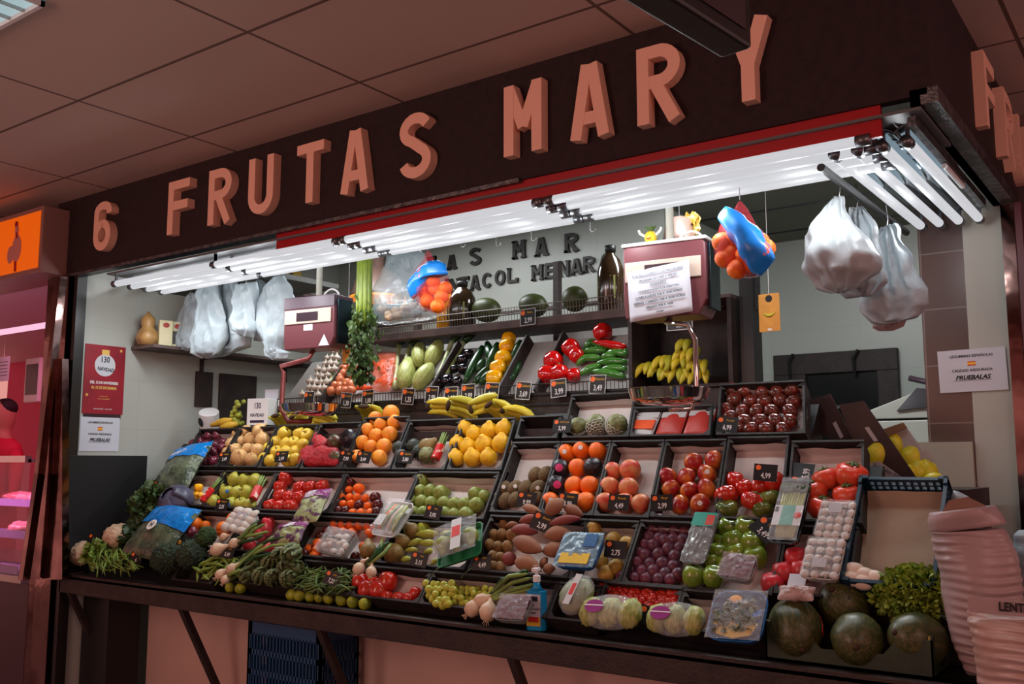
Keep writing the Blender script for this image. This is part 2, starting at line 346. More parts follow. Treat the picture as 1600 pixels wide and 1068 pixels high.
cl = thing('added_fill_panel', (-1.7, 4.4, 3.0), 'unseen added light panel inside the stall above the oranges', 'lamp')  # invented panel hidden behind the sign, added to brighten the rear walls
MB().box((-.5, -.15, 0), (.5, .15, .03)).obj('diffuser', m_tube, cl)
area('added_fill_light', (-1.7, 4.4, 2.99), (-1.7, 5.0, 0), 1.0, 48, LAMPC, .3)
cl = thing('added_fill_panel', (-3.9, 4.1, 3.0), 'unseen added light panel inside the stall above the celery', 'lamp')  # second invented panel out of view, added to brighten the stall walls
MB().box((-.5, -.15, 0), (.5, .15, .03)).obj('diffuser', m_tube, cl)
area('added_fill_light', (-3.9, 4.1, 2.99), (-3.9, 4.2, 0), 1.0, 22, LAMPC, .3)
# ================================================================== crates of the sloping display
m_crate = mat('black_crate_card', lin((44, 40, 39)), .6, lin((36, 33, 32)), 20, bump=.2)
m_liner = mat('kraft_liner', lin((208, 200, 195)), .8, lin((194, 185, 180)), 5, bump=.25, bscale=9)
HW = .078
def crate(X0, X1, s0, s1, label, liner=True, hw=HW, slot=True, name='produce_crate', mm=None, off=0, grp='black produce crates of the sloping display'):
    W = X1-X0-.004; L = s1-s0-.004; t = .009; mm = mm or m_crate; sk = -.04 if s0 < .4 else -.13 if s0 < .7 else -.2
    def skw(b):
        b.v = [(x+sk*(y-L/2), y, z) for x, y, z in b.v]; return b
    o = thing(name, frS(S((X0+X1)/2, s0+.002, -hw+off)), label, 'crate', grp)
    b = MB(); b.box((-W/2, 0, -.004), (W/2, L, .002)); b.box((-W/2, 0, -.004), (W/2, t, hw)); b.box((-W/2, L-t, -.004), (W/2, L, hw+.004))
    for q in (-1, 1):
        xa, xb = sorted((q*W/2, q*(W/2-t)))
        if slot and L > .2:
            m = L*.5
            b.box((xa, t, .0), (xb, L-t, hw*.5)); b.box((xa, t, hw*.78), (xb, L-t, hw)); b.box((xa, t, hw*.5), (xb, m-.04, hw*.78)); b.box((xa, m+.04, hw*.5), (xb, L-t, hw*.78))
        else: b.box((xa, t, 0), (xb, L-t, hw))
        for yy in (t, L-t-.02): b.prism([(q*(W/2-t), yy), (q*(W/2-t-.02), yy), (q*(W/2-t), yy+.02)] if q > 0 else [(q*(W/2-t), yy), (q*(W/2-t), yy+.02), (q*(W/2-t-.02), yy)], hw-.006, hw)
    skw(b).obj('tray', mm, o)
    if liner:
        rnd = random.Random(int(X0*100)); w2 = W/2-t-.003; Lt = L-t-.003; hh = hw*rnd.uniform(.6, .72); ph = rnd.random()*9
        def fn(a, c):
            x = -w2+2*w2*a; d = c*(Lt+hh-.006); e = .0025*math.sin(7*a+ph)+.002*math.sin(13*a+ph*2)
            if d <= Lt-.006: return (x, t+.004+d, .005+.0015*math.sin(9*a+ph)*math.sin(6*c+ph))
            return (x, Lt-.004-.003*math.sin(5*a+ph)-.006*(d-Lt)/hh, .004+(d-Lt+.006)*(1+.25*e/.004*.3))
        skw(MB().sheet(fn, 14, 22)).obj('paper_liner', m_liner, o, smooth=True)
    return o
CR = {}
for k, X0, X1, s0, s1, lab in [
    ('a_bean', -4.30, -3.97, .04, .20, 'black tray holding broad green beans, front row'),
    ('a_art', -3.96, -3.43, .065, .205, 'black tray holding artichokes, front row'),
    ('a_gb', -3.43, -3.04, .065, .225, 'black tray holding thin green beans, front row'),
    ('a_tom', -3.04, -2.65, .065, .225, 'black tray holding a few red tomatoes, front row'),
    ('a_grape', -2.65, -2.02, .065, .225, 'black tray holding white grapes, front row'),
    ('a_mix', -2.02, -1.83, .065, .225, 'black tray with small mixed bits behind blue hand gel, front row'),
    ('a_cherry', -1.83, -1.51, .11, .245, 'black tray full of small cherry tomatoes, front row'),
    ('a_empty', -1.51, -1.2, .08, .24, 'nearly empty black tray behind the round salad tray, front row'),
    ('b_orange', -4.45, -4.05, .24, .475, 'black crate with a few oranges behind the broccoli'),
    ('b_pink', -4.05, -3.62, .24, .475, 'black crate with pink tomatoes under two salad bags'),
    ('b_tang', -3.60, -3.0, .24, .475, 'black crate with tangerines behind the mushroom punnet'),
    ('b_pep', -3.0, -2.5, .24, .475, 'black crate with pale green peppers and brown pears'),
    ('b_sweet', -2.49, -2.0, .24, .52, 'black crate with brown kiwis and sweet potatoes'),
    ('b_gold', -2.0, -1.77, .24, .52, 'black crate with a few yellow pears beside the plums'),
    ('b_plum', -1.77, -1.48, .24, .525, 'black crate filled with dark plums'),
    ('b_green', -1.48, -1.2, .24, .53, 'black crate with glossy green tomatoes'),
    ('b_rose', -1.2, -.95, .25, .53, 'black crate with pink tomatoes beside mushroom trays'),
    ('c_cab', -4.82, -4.47, .50, .75, 'black crate with orange peppers behind the purple cabbage'),
    ('c_apple', -4.46, -4.02, .495, .75, 'black crate with yellow green apples and two red asparagus bundles'),
    ('c_tom', -4.02, -3.5, .49, .75, 'black crate with round red tomatoes, under the red net bags'),
    ('c_tang', -3.5, -3.02, .49, .75, 'black crate with small oranges and dark red plums'),
    ('c_pear', -3.02, -2.54, .495, .755, 'black crate with green pears under the quinces'),
    ('c_kiwi', -2.54, -2.28, .535, .93, 'tall black crate with brown kiwis'),
    ('c_orange', -2.28, -2.02, .535, .93, 'tall black crate with oranges, some in black paper'),
    ('c_pom', -2.02, -1.77, .535, .93, 'tall black crate with pomegranates'),
    ('c_mango', -1.77, -1.5, .54, .93, 'tall black crate with red mangoes'),
    ('c_raf', -1.5, -1.25, .545, .94, 'tall black crate with ribbed red and green tomatoes'),
    ('c_big', -1.24, -.97, .545, .915, 'tall black crate with large orange red tomatoes at right end'),
    ('d_red', -4.99, -4.61, .775, 1.075, 'black crate with red onions, top left of the slope'),
    ('d_onion', -4.6, -4.27, .775, 1.08, 'black crate with pale onions, top row'),
    ('d_yel', -4.26, -3.93, .77, 1.085, 'black crate with yellow apples, top row'),
    ('d_net', -3.92, -3.6, .765, 1.09, 'black crate with red net bags and a mango, top row'),
    ('d_orange', -3.6, -3.27, .765, 1.12, 'black crate stacked with large oranges, top row'),
    ('d_avo', -3.26, -2.92, .765, 1.09, 'half empty black crate with avocados and an asparagus bundle'),
    ('d_quin', -2.91, -2.59, .765, 1.085, 'black crate with yellow quinces, top row'),
    ('d_blank', -2.585, -2.35, .95, 1.09, 'shallow empty black box beside the quinces'),
    ('d_cust', -2.34, -2.0, .95, 1.215, 'black crate with three custard apples'),
    ('d_pack', -1.99, -1.62, .95, 1.12, 'black tray holding plastic packs under the right scale pan'),
    ('d_kum', -1.61, -1.245, .95, 1.235, 'black crate filled with dark brown tomatoes')]:
    CR[k] = crate(X0, X1, s0, s1, lab, liner=k not in ('d_blank', 'a_mix', 'a_art', 'a_gb', 'a_bean', 'd_pack'), slot=k[0] in 'cd' and k != 'd_blank')
# ================================================================== fruit
def fmat(n, a, b, rough=.35, scale=10, bump=.0, bs=150, **k): return mat(n, lin(a), rough, lin(b), scale/8, bump=bump*1.2, bscale=bs/18, **k)
M_ = dict(
    quince=fmat('quince_skin', (236, 186, 20), (222, 166, 28), .5, 14), orange=fmat('orange_skin', (244, 122, 14), (240, 102, 12), .38, 8, .25, 260),
    lorange=fmat('pale_orange_skin', (246, 160, 40), (240, 136, 44), .42, 8, .2, 260), mandarin=fmat('tangerine_skin', (246, 112, 18), (240, 92, 14), .3, 8, .15, 260),
    darkred=fmat('dark_plum_skin', (92, 28, 26), (60, 22, 24), .22, 12), tomato=fmat('tomato_skin', (196, 30, 20), (182, 48, 28), .16, 7, coat=.5),
    bigtom=fmat('salmon_tomato_skin', (214, 66, 44), (200, 84, 50), .25, 9), pinktom=fmat('pink_tomato_skin', (206, 50, 62), (190, 60, 62), .3, 8),
    green=fmat('green_tomato_skin', (122, 148, 44), (96, 128, 36), .14, 6, coat=.5), darkgreen=fmat('ribbed_green_skin', (74, 92, 36), (110, 118, 48), .2, 9),
    kumato=fmat('brown_tomato_skin', (88, 44, 34), (122, 40, 28), .2, 9, coat=.25), apple=fmat('yellow_green_apple_skin', (176, 172, 62), (158, 160, 56), .3, 9),
    yapple=fmat('yellow_apple_skin', (224, 190, 62), (210, 176, 50), .35, 9), pear=fmat('green_pear_skin', (138, 150, 66), (120, 134, 56), .4, 22),
    bpear=fmat('brown_pear_skin', (140, 112, 58), (118, 98, 46), .5, 26), kiwi=fmat('kiwi_skin', (122, 98, 62), (98, 78, 50), .75, 40, .5, 220),
    pom=fmat('pomegranate_skin', (208, 74, 60), (214, 140, 88), .4, 7), mango=fmat('mango_skin', (160, 34, 38), (206, 116, 46), .25, 5, pos=(.45, .62)),
    onion=fmat('pale_onion_skin', (220, 184, 128), (204, 158, 100), .35, 9, aniso=(3, 3, .6)), ronion=fmat('red_onion_skin', (112, 38, 56), (84, 28, 44), .22, 10, coat=.3),
    bonion=fmat('brown_onion_skin', (208, 128, 84), (186, 96, 60), .3, 10), plum=fmat('plum_bloom_skin', (78, 44, 62), (104, 42, 60), .4, 6, pos=(.4, .65)),
    gold=fmat('golden_pear_skin', (186, 150, 66), (160, 128, 50), .45, 14), brown=fmat('brown_kiwi_skin', (160, 122, 74), (136, 100, 60), .6, 14),
    sweet=fmat('sweet_potato_skin', (150, 104, 76), (124, 80, 60), .7, 18, .4, 60), rsweet=fmat('red_sweet_potato_skin', (128, 60, 56), (146, 84, 66), .6, 18, .3, 60),
    lime=fmat('lime_skin', (166, 176, 44), (120, 146, 40), .35, 9, .15, 240), grape=fmat('white_grape_skin', (186, 190, 74), (168, 172, 56), .2, 8, sss=0),
    custard=fmat('custard_apple_skin', (128, 132, 84), (98, 102, 62), .5, 12), avo=fmat('avocado_skin', (44, 52, 38), (30, 36, 28), .4, 30, .5, 90),
    garlic=fmat('garlic_skin', (206, 196, 180), (176, 160, 148), .5, 14, aniso=(3, 3, .5)), egg=fmat('eggplant_skin', (20, 14, 22), (28, 18, 30), .1, 5, coat=.6),
    cuke=fmat('dark_cucumber_skin', (34, 74, 34), (22, 54, 28), .25, 12), lpep=fmat('pale_pepper_skin', (160, 166, 66), (140, 150, 52), .25, 9),
    gpep=fmat('green_pepper_skin', (66, 128, 44), (48, 104, 36), .15, 9, coat=.4), rpep=fmat('red_pepper_skin', (206, 22, 18), (180, 14, 14), .12, 9, coat=.5),
    ypep=fmat('yellow_pepper_skin', (248, 184, 8), (244, 166, 8), .15, 8, coat=.5), banana=fmat('banana_skin', (218, 196, 50), (176, 176, 50), .4, 6),
    gbanana=fmat('greenish_banana_skin', (176, 176, 48), (206, 190, 56), .4, 6), stemg=fmat('green_stem', (86, 112, 52), (70, 94, 44), .6, 20), stemb=fmat('brown_stem', (78, 58, 40), (60, 44, 32), .8, 20),
    wrap=fmat('black_fruit_paper', (30, 28, 34), (38, 34, 42), .3, 10, .6, 40), mel=fmat('dark_melon_skin', (60, 68, 30), (132, 108, 58), .45, 16, .5, 70, aniso=(1, 1, .25), pos=(.45, .7)),
    ymel=fmat('yellow_melon_skin', (210, 200, 40), (190, 184, 36), .4, 12), eggw=fmat('pale_shell', (222, 204, 186), (214, 196, 178), .5, 8))
m_stick = mat('white_sticker', lin((225, 225, 220)), .4); m_bstick = mat('blue_sticker', lin((40, 110, 190)), .4); m_pstick = mat('pink_print', lin((210, 60, 120)), .4)
def prof(pts): return pts
def seeds(fn, n=3): return [fn(i) for i in range(n)]
def P_(kind, me, parts=()): return (kind, me, parts)
def ballm(n, m, sq, amp=.03, fq=2, seg=16): return lambda i: MB().ball((0, 0, 0), 1, seg, seg*2//3, None, sq, amp, fq, i+1).mesh(n, m)
def lathem(n, m, pts, lob=0, k=5, seg=18, amp=.02): return lambda i: MB().lathe([(r, z) for r, z in pts], seg, None, lambda t, z: 1+lob*abs(math.cos(k*t/2+i))+amp*math.sin(2*t+i*2)).mesh(n, m)
APL = [(.02, .62), (.18, .78), (.45, .9), (.75, .8), (.95, .4), (1, .0), (.92, -.42), (.7, -.78), (.4, -.93), (.15, -.86), (.02, -.8)][::-1]
PR = [(.02, -.86), (.3, -.95), (.7, -.8), (.95, -.4), (1, 0), (.86, .4), (.6, .75), (.42, 1.05), (.36, 1.25), (.2, 1.42), (.02, 1.45)]
QU = [(.02, -.86), (.4, -.98), (.8, -.75), (1, -.2), (.96, .25), (.75, .62), (.42, .86), (.3, 1.0), (.26, 1.1), (.02, 1.1)]
RIB = [(.02, .55), (.2, .68), (.55, .76), (.9, .55), (1, .1), (.9, -.35), (.6, -.68), (.2, -.75), (.02, -.72)][::-1]
ON = [(.02, -.85), (.35, -.92), (.75, -.72), (1, -.15), (.97, .2), (.72, .66), (.35, .9), (.13, 1.05), (.1, 1.25), (.02, 1.3)]
stem_m = MB().tube([(0, 0, .7), (.02, 0, 1.0), (.08, .02, 1.25)], [.07, .05, .07], 6).mesh('stem', M_['stemb'])
pstem = MB().tube([(0, 0, 1.3), (.03, 0, 1.6), (.12, .02, 1.9)], [.05, .045, .07], 6).mesh('stem', M_['stemb'])
cal = MB()
for k in range(5):
    a = 2*math.pi*k/5; d = (math.cos(a), math.sin(a))
    cal.tube([(0, 0, .78), (d[0]*.2, d[1]*.2, .84), (d[0]*.5, d[1]*.5, .76)], [.07, .1, .02], 5)
cal.tube([(0, 0, .75), (.02, 0, 1.05)], .05, 5)
calm = cal.mesh('calyx', M_['stemg'])
crown = MB()
for k in range(6):
    a = 2*math.pi*k/6; crown.tube([(.14*math.cos(a), .14*math.sin(a), .85), (.17*math.cos(a), .17*math.sin(a), 1.1), (.26*math.cos(a), .26*math.sin(a), 1.28)], [.1, .08, .01], 5)
crownm = crown.mesh('crown', M_['pom'])
def stk(m): return MB().ball((0, 0, 0), 1.012, 10, 8).mesh('x', m)
def sticker(m, a=.26):                                                # a little cap lying on a unit ball, facing +z
    b = MB(); n = 10
    vs = [(0, 0, 1.03)]+[(math.sin(a)*math.cos(2*math.pi*k/n), math.sin(a)*math.sin(2*math.pi*k/n), math.cos(a)+.03) for k in range(n)]
    return b.add(vs, [(0, k+1, (k+1) % n+1) for k in range(n)]).mesh('sticker', m, False)
STW, STB, STP = sticker(m_stick), sticker(m_bstick), sticker(m_pstick, .42)
K = dict(
    quince=(seeds(lathem('quince', M_['quince'], QU, .04, 5)), []), orange=(seeds(ballm('orange', M_['orange'], (1, 1, .96), .02)), []),
    lorange=(seeds(ballm('orange', M_['lorange'], (1, 1, .96), .02)), []), tangerine=(seeds(ballm('tangerine', M_['mandarin'], (1, 1, .86), .02)), []),
    red_plum=(seeds(ballm('plum', M_['darkred'], (1, 1, 1), .03)), []), tomato=(seeds(lathem('tomato', M_['tomato'], APL, .03, 5)), [('calyx', calm)]),
    large_tomato=(seeds(lathem('tomato', M_['bigtom'], RIB, .1, 6, 24)), [('calyx', calm)]), pink_tomato=(seeds(lathem('tomato', M_['pinktom'], APL, .03, 5)), []),
    ribbed_tomato=(seeds(lathem('tomato', M_['tomato'], RIB, .16, 8, 40)), [('calyx', calm)]), ribbed_green_tomato=(seeds(lathem('tomato', M_['darkgreen'], RIB, .14, 8, 40)), []),
    green_tomato=(seeds(lathem('tomato', M_['green'], APL, .04, 5)), []), brown_tomato=(seeds(ballm('tomato', M_['kumato'], (1.12, .92, .92), .03)), []),
    apple=(seeds(lathem('apple', M_['apple'], APL, .02, 5)), [('stem', stem_m)]), yellow_apple=(seeds(lathem('apple', M_['yapple'], APL, .02, 5)), [('stem', stem_m)]),
    pear=(seeds(lathem('pear', M_['pear'], PR, .02, 3)), [('stem', pstem)]), brown_pear=(seeds(lathem('pear', M_['bpear'], PR, .02, 3)), [('stem', pstem)]),
    kiwi=(seeds(ballm('kiwi', M_['kiwi'], (.82, .82, 1.1), .03)), []), pomegranate=(seeds(ballm('pomegranate', M_['pom'], (1, 1, .93), .06, 1.6)), [('crown', crownm)]),
    mango=(seeds(ballm('mango', M_['mango'], (.9, 1.02, 1.08), .07, 1.2)), []), onion=(seeds(lathem('onion', M_['onion'], ON, .02, 7)), []), red_onion=(seeds(lathem('onion', M_['ronion'], ON, .02, 7)), []),
    brown_onion=(seeds(lathem('onion', M_['bonion'], ON, .02, 7)), []), plum=(seeds(ballm('plum', M_['plum'], (1, 1, 1.02), .02), 4), []),
    golden_pear=(seeds(ballm('pear', M_['gold'], (.95, .95, 1.08), .05)), []), brown_kiwi=(seeds(ballm('kiwi', M_['brown'], (.88, .88, 1.05), .05)), []),
    lime=(seeds(ballm('lime', M_['lime'], (1, 1, 1.1), .03)), []), custard=(None, []), avocado=(seeds(lathem('avocado', M_['avo'], [(r, z*.95) for r, z in QU], .03, 3)), []),
    garlic=(seeds(lathem('garlic', M_['garlic'], [(.05, -.6), (.5, -.68), (.9, -.4), (1, 0), (.75, .45), (.3, .75), (.14, 1.1), (.1, 1.4)], .12, 8, 24)), []),
    wrapped=(seeds(ballm('orange', M_['wrap'], (1, 1, 1), .06, 4)), []), cherry=(seeds(ballm('tomato', M_['tomato'], (1, 1, .96), .02, 2, 12)), [('calyx', calm)]),
    yellow_melon=(seeds(ballm('melon', M_['ymel'], (.85, .85, 1.2), .04, 3)), []), egg=(seeds(ballm('egg', M_['eggw'], (.85, .85, 1.15), .02)), []))
RN = {1: ['only'], 2: ['upper', 'lower'], 3: ['top', 'middle', 'bottom']}
def rown(i, n): return RN[n][i] if n in RN else ('top' if i == 0 else 'bottom' if i == n-1 else ORD[i+1])
rnd = random.Random(7)
def fruits(kind, name, cat, Z, data, r, adj, where, group, tilt=None, at=None, parts=True, stick={}, lift=0, aspect=None, floor=-HW+.006, labels=None):
    ox, oy, k = Z; at = at or onS; rows = [[tuple(map(float, p.split(','))) for p in q.split()] for q in data.split(';')]
    n = 0
    for i, row in enumerate(rows):
        for j, p in enumerate(row):
            R = r*(p[2] if len(p) > 2 else 1); lay = p[3] if len(p) > 3 else 0
            c = at(ox+p[0]/k, oy+p[1]/k, floor+R+lay*R*1.3+lift)
            me = rnd.choice(K[kind][0])
            if tilt is None: rot = Matrix.Rotation(rnd.uniform(0, 6.3), 4, 'Z') @ RX(rnd.uniform(-60, 60)) @ RY(rnd.uniform(-60, 60))
            else: rot = rotM((1, 0, 0), SN) @ RZ(rnd.uniform(-25, 25)*(2.2 if kind == 'pear' else 1)+tilt[0]) @ RX(-90+tilt[1]+rnd.uniform(-12, 12)) @ RZ(rnd.uniform(0, 360))
            M = Matrix.Translation(c) @ rot @ Matrix.Diagonal((R, R, R, 1))
            o = inst(name, me, M)
            if len(rows) == 1: lab = '%s, %s from the left %s' % (adj, ORD[j+1] if j < 16 else j, where)
            elif len(row) == 1: lab = '%s, alone in the %s row %s' % (adj, rown(i, len(rows)), where)
            else: lab = '%s, %s from the left, %s row %s' % (adj, ORD[j+1] if j < 16 else j, rown(i, len(rows)), where)
            if len(rows) == 1 and len(row) == 1: lab = '%s %s' % (adj, where)
            tag(o, lab, cat, group)
            if parts:
                for pn, pm in K[kind][1]: inst(pn, pm, Matrix.Identity(4), o)
            if n in stick:
                toc = (CAMP-c).normalized() + Vector((rnd.uniform(-.25, .25), 0, rnd.uniform(0, .3)))
                R3 = rot.to_3x3(); d = R3.inverted() @ toc
                inst('sticker', stick[n], rotM(d.orthogonal(), d), o)
            n += 1
Z2 = (240, 620, 5.0); Z3 = (380, 720, 4.45); Z4 = (520, 600, 5.333); Z5 = (620, 780, 4.853); Z6 = (760, 640, 5.333); Z7 = (860, 780, 4.444); Z8 = (1000, 660, 4.21); ZK = (840, 560, 3.636)
fruits('quince', 'quince', 'quince', Z4, '1105,370 1305,385,1.05 1430,368,1.05;1040,495 1180,415 1260,500,1.08 1405,490,1.1;1130,520 1025,612 1165,610,1.05 1298,605', .041, 'yellow quince', 'of its crate', 'yellow quinces in the top row', (0, 55))
fruits('lorange', 'orange', 'orange', Z4, '485,240,1.15;355,285 515,315;405,335;295,380 475,415,1.05;362,428;248,485 428,515,1.05;318,520,.95;388,612,1.05 200,600,.9', .040, 'large pale orange', 'of top orange crate', 'large oranges in the top row')
fruits('tangerine', 'tangerine', 'tangerine', Z3, '735,200 805,190,1.35;685,250 740,250 792,252 850,258;695,298 750,298 868,312;762,358 820,358 880,358', .0225, 'small orange tangerine', 'of the plum and tangerine crate', 'tangerines among the dark plums')
fruits('red_plum', 'plum', 'plum', Z3, '742,145,1.25 918,255,1.2;805,305 935,305,1.1;660,345 712,345 930,352', .0245, 'dark red plum', 'beside the small tangerines', 'dark plums among the tangerines')
fruits('tomato', 'tomato', 'tomato', Z2, '1035,635,1.08;990,705 1145,710 1225,708 1320,700,.95;990,775 1065,785 1140,785;915,850 990,858 1075,855', .038, 'round red tomato', 'of left tomato crate', 'red tomatoes left of the tangerines', (0, 50), parts=False)
fruits('apple', 'apple', 'apple', Z2, '585,625,.85 640,645,1.1 715,655,1.05 805,660,1.1;525,715,.85 572,745 650,750,1.05 730,745,1.05;475,822,1.05 605,842,1.05 685,842 745,850', .039, 'yellow green apple', 'of the apple crate', 'yellow green apples', None, stick={1: STB, 5: STB, 9: STB})
fruits('red_onion', 'red_onion', 'onion', Z2, '365,312 432,303 498,300;310,365 368,350,.9 545,355,.9;420,370 485,375 535,395;410,430 475,430 340,420,.9;405,500 470,500 440,495,.8', .031, 'shiny red onion', 'of the red onion crate', 'red onions in the top left crate')
fruits('onion', 'onion', 'onion', Z2, '650,285,.8 730,265,.95 830,262,1.15;690,342,.8 755,325 850,330,1.1;610,365 640,410 735,405,.9 810,412;575,430,.8 590,492,.8 670,470,1.3 765,485', .039, 'pale brown onion', 'of the onion crate', 'pale onions in the top row')
fruits('yellow_apple', 'apple', 'apple', Z2, '1025,290,1.15 1145,290,1.05 1205,300,1.05;965,352 1040,368 1100,360 1170,375;905,405 965,432 1040,430 1110,430;870,485 915,500 1055,502 1110,492', .037, 'round yellow apple', 'of the yellow apple crate', 'yellow apples in the top row')
fruits('pear', 'pear', 'pear', Z4, '745,800,1.05;735,890 820,890 905,905,1.1 1190,915;660,970,.9 745,980 825,990 930,990 1015,1000 1100,1000 1195,1005,1.05 1265,935,.9', .034, 'short green pear', 'of the green pear crate', 'green pears, upper rows', (0, -35))
fruits('pear', 'pear', 'pear', Z5, '130,97,.9 200,105 370,110 440,115,.95 530,118,1.1', .034, 'short green pear', 'along the front edge of its crate', 'green pears, front row', (0, -35))
fruits('kiwi', 'kiwi', 'kiwi', Z6, '405,540 490,535;150,655 235,650 325,648 425,650;155,755 240,745 410,750', .036, 'brown hairy kiwi', 'of the tall kiwi crate', 'kiwis in the tall crate', (-15, 0), stick={2: STW, 3: STW, 5: STW})
fruits('orange', 'orange', 'orange', Z6, '668,360 793,335 928,342;760,482;730,630 860,630;530,757,.95 735,757 830,765', .041, 'bright orange', 'of tall orange crate', 'oranges in the tall crate', None, stick={0: STW, 1: STW, 6: STW})
fruits('wrapped', 'wrapped_orange', 'orange', Z6, '620,490 890,480;585,625', .043, 'orange wrapped in black printed paper', 'of the tall crate', 'paper wrapped oranges', None, stick={0: STP, 2: STP})
fruits('pomegranate', 'pomegranate', 'pomegranate', Z6, '1050,512,.95 1200,500,1.08;1025,640 1185,648;990,770 1150,775 1290,785', .0415, 'rosy pomegranate', 'of the tall pomegranate crate', 'pomegranates', (30, -20))
fruits('mango', 'mango', 'mango', Z8, '355,265 485,247;185,360 305,358 440,338;205,438,.95 325,448,.98 440,435;265,540 395,535', .0385, 'red yellow mango', 'of the tall mango crate', 'mangoes', None, stick={1: STW, 4: STW, 9: STW})
fruits('tomato', 'tomato', 'tomato', Z8, '625,382,1.05 885,392,1.15;685,432 790,422', .034, 'smooth red tomato', 'of the ribbed tomato crate', 'smooth tomatoes among ribbed ones', (0, 50), parts=False)
fruits('ribbed_tomato', 'ribbed_tomato', 'tomato', Z8, '570,480 745,522', .042, 'deeply ribbed red tomato', 'in the tall ribbed tomato crate', 'ribbed red tomatoes', (0, 20))
fruits('ribbed_green_tomato', 'ribbed_tomato', 'tomato', Z8, '570,570,1.1 850,500;808,572,.95', .037, 'dark green ribbed tomato', 'of the ribbed tomato crate', 'ribbed green tomatoes', (0, 50))
fruits('large_tomato', 'large_tomato', 'tomato', Z8, '1230,375 1390,352,1.15;1140,460 1365,485;1195,562;1350,572,.8', .048, 'large salmon red tomato', 'of the rightmost tall crate', 'large salmon red tomatoes', (0, 50), stick={3: STB})
fruits('brown_tomato', 'brown_tomato', 'tomato', ZK, '1105,175 1180,188 1278,190 1360,190 1447,182;1115,235,1.08 1210,245 1290,245 1378,237 1455,247;1075,287 1163,300 1245,298 1330,297 1435,297;1093,332 1178,355,1.04 1265,352 1350,352 1435,355;1140,398,.9 1215,400 1300,400 1395,402', .0315, 'glossy dark brown tomato', 'of its crate', 'dark brown tomatoes', (0, 90))
fruits('plum', 'plum', 'plum', Z7, '755,147,1.08 840,157 910,152 980,152;710,205 785,215,.95 865,220 940,225;690,260 760,272 800,285 860,280 925,282;660,317 720,320,1.05 825,345,1.05 905,337;620,372 660,390,1.05 755,385,1.05 870,397,1.05;605,442,1.05 695,452 785,447,1.05 860,467;550,495 640,502 720,500,1.05 805,517 890,522;500,545 590,553 670,553 755,558 840,563', .0268, 'dark bloomed plum', 'of the plum crate', 'plums in the dark plum crate')
fruits('green_tomato', 'green_tomato', 'tomato', Z7, '1238,197 1355,197,1.05;1175,292,.75 1275,290,1.05 1410,305,1.1;1170,372,.95 1292,375 1425,402,1.05;1120,435,.9 1200,455,.8', .040, 'glossy green tomato', 'of the green tomato crate', 'glossy green tomatoes', (0, 50))
fruits('green_tomato', 'green_tomato', 'tomato', Z7, '1000,532,1.05 1135,537', .040, 'glossy green tomato', 'on the lower rim of its crate', 'green tomatoes on the rim', (0, 50), lift=.03)
fruits('golden_pear', 'golden_pear', 'pear', Z7, '295,217,1.1;435,287 540,322,1.1;455,472 390,522 350,430,.9', .034, 'dull yellow pear', 'beside the plum crate', 'dull yellow pears')
fruits('brown_kiwi', 'brown_kiwi', 'kiwi', Z5, '815,192;670,260 735,272 800,267 870,272;705,345 770,362 840,358;730,435 790,447;735,515 785,520', .027, 'smooth light brown kiwi', 'beside the sweet potatoes', 'light brown kiwis', (0, 60))
ZR = (1180, 760, 5.935)
fruits('pink_tomato', 'pink_tomato', 'tomato', ZR, '380,670;275,795 440,780;165,905', .041, 'pink red tomato', 'left of the mushroom trays', 'pink tomatoes beside the mushrooms', (0, 50))
fruits('pink_tomato', 'pink_tomato', 'tomato', (240, 760, 5.935), '1065,340;1035,400 985,440;890,545,.9 1060,590', .036, 'pink red tomato', 'behind the spring onions', 'pink tomatoes behind the spring onions', (0, 50))
fruits('orange', 'orange', 'orange', (240, 760, 5.935), '740,300 390,350,1.1;648,385 480,365,.8;640,425,.8', .038, 'orange', 'behind the broccoli', 'oranges behind the broccoli')
fruits('tangerine', 'tangerine', 'tangerine', Z3, '637,440 692,443 750,447 810,447 872,455 925,450;640,490 700,490 760,495 880,500;520,572,1.15 575,585;460,610 510,622 490,657 840,595', .0245, 'orange tangerine', 'around the mushroom punnet', 'tangerines in the middle left crate')
fruits('red_plum', 'plum', 'plum', Z3, '585,482;535,520 585,530;780,665 430,645', .0245, 'dark red plum', 'left of the mushroom punnet', 'dark plums by the punnet')
fruits('brown_pear', 'brown_pear', 'pear', Z3, '1045,640,1.3 870,620,1.1;1175,480;1110,560', .036, 'russet brown pear', 'beside the yellow peppers', 'brown pears', (40, 20), floor=-.05)
fruits('tomato', 'tomato', 'tomato', Z3, '820,845,1.15 910,845,.9 1005,840,1.2;865,900,1.15 945,902,1.15;800,922,.7', .037, 'glossy red tomato', 'of the front tomato tray', 'red tomatoes in the front tray', (0, 30), floor=-.07)
fruits('tomato', 'tomato', 'tomato', Z3, '1000,948 1080,955 1155,958 1200,920', .028, 'small red tomato', 'at the front edge of its tray', 'small tomatoes in the front tray', (0, 30), floor=-.07, parts=False)
CUST = []
def custm(i):
    b = MB(); c = MB().ball((0, 0, 0), 1, 30, 20, None, (1, 1, 1.05))
    vs = []
    for v in c.v:
        d = Vector(v).normalized(); cell = noise.cell(Vector((0, 0, 0)))
        e = noise.voronoi(d*2.6+Vector((i, i, 0)))[0]; vs.append(Vector(v)*(1.0-.13*max(0, .28-(e[1]-e[0]))/.28))
    b.v = [tuple(v) for v in vs]; b.f = c.f; b.m = c.m; return b.mesh('custard_apple', M_['custard'])
K['custard'] = ([custm(i) for i in range(3)], [])
fruits('custard', 'custard_apple', 'custard apple', ZK, '232,385,.85 335,378 450,378', .049, 'green scaly custard apple', 'in its crate', 'custard apples')
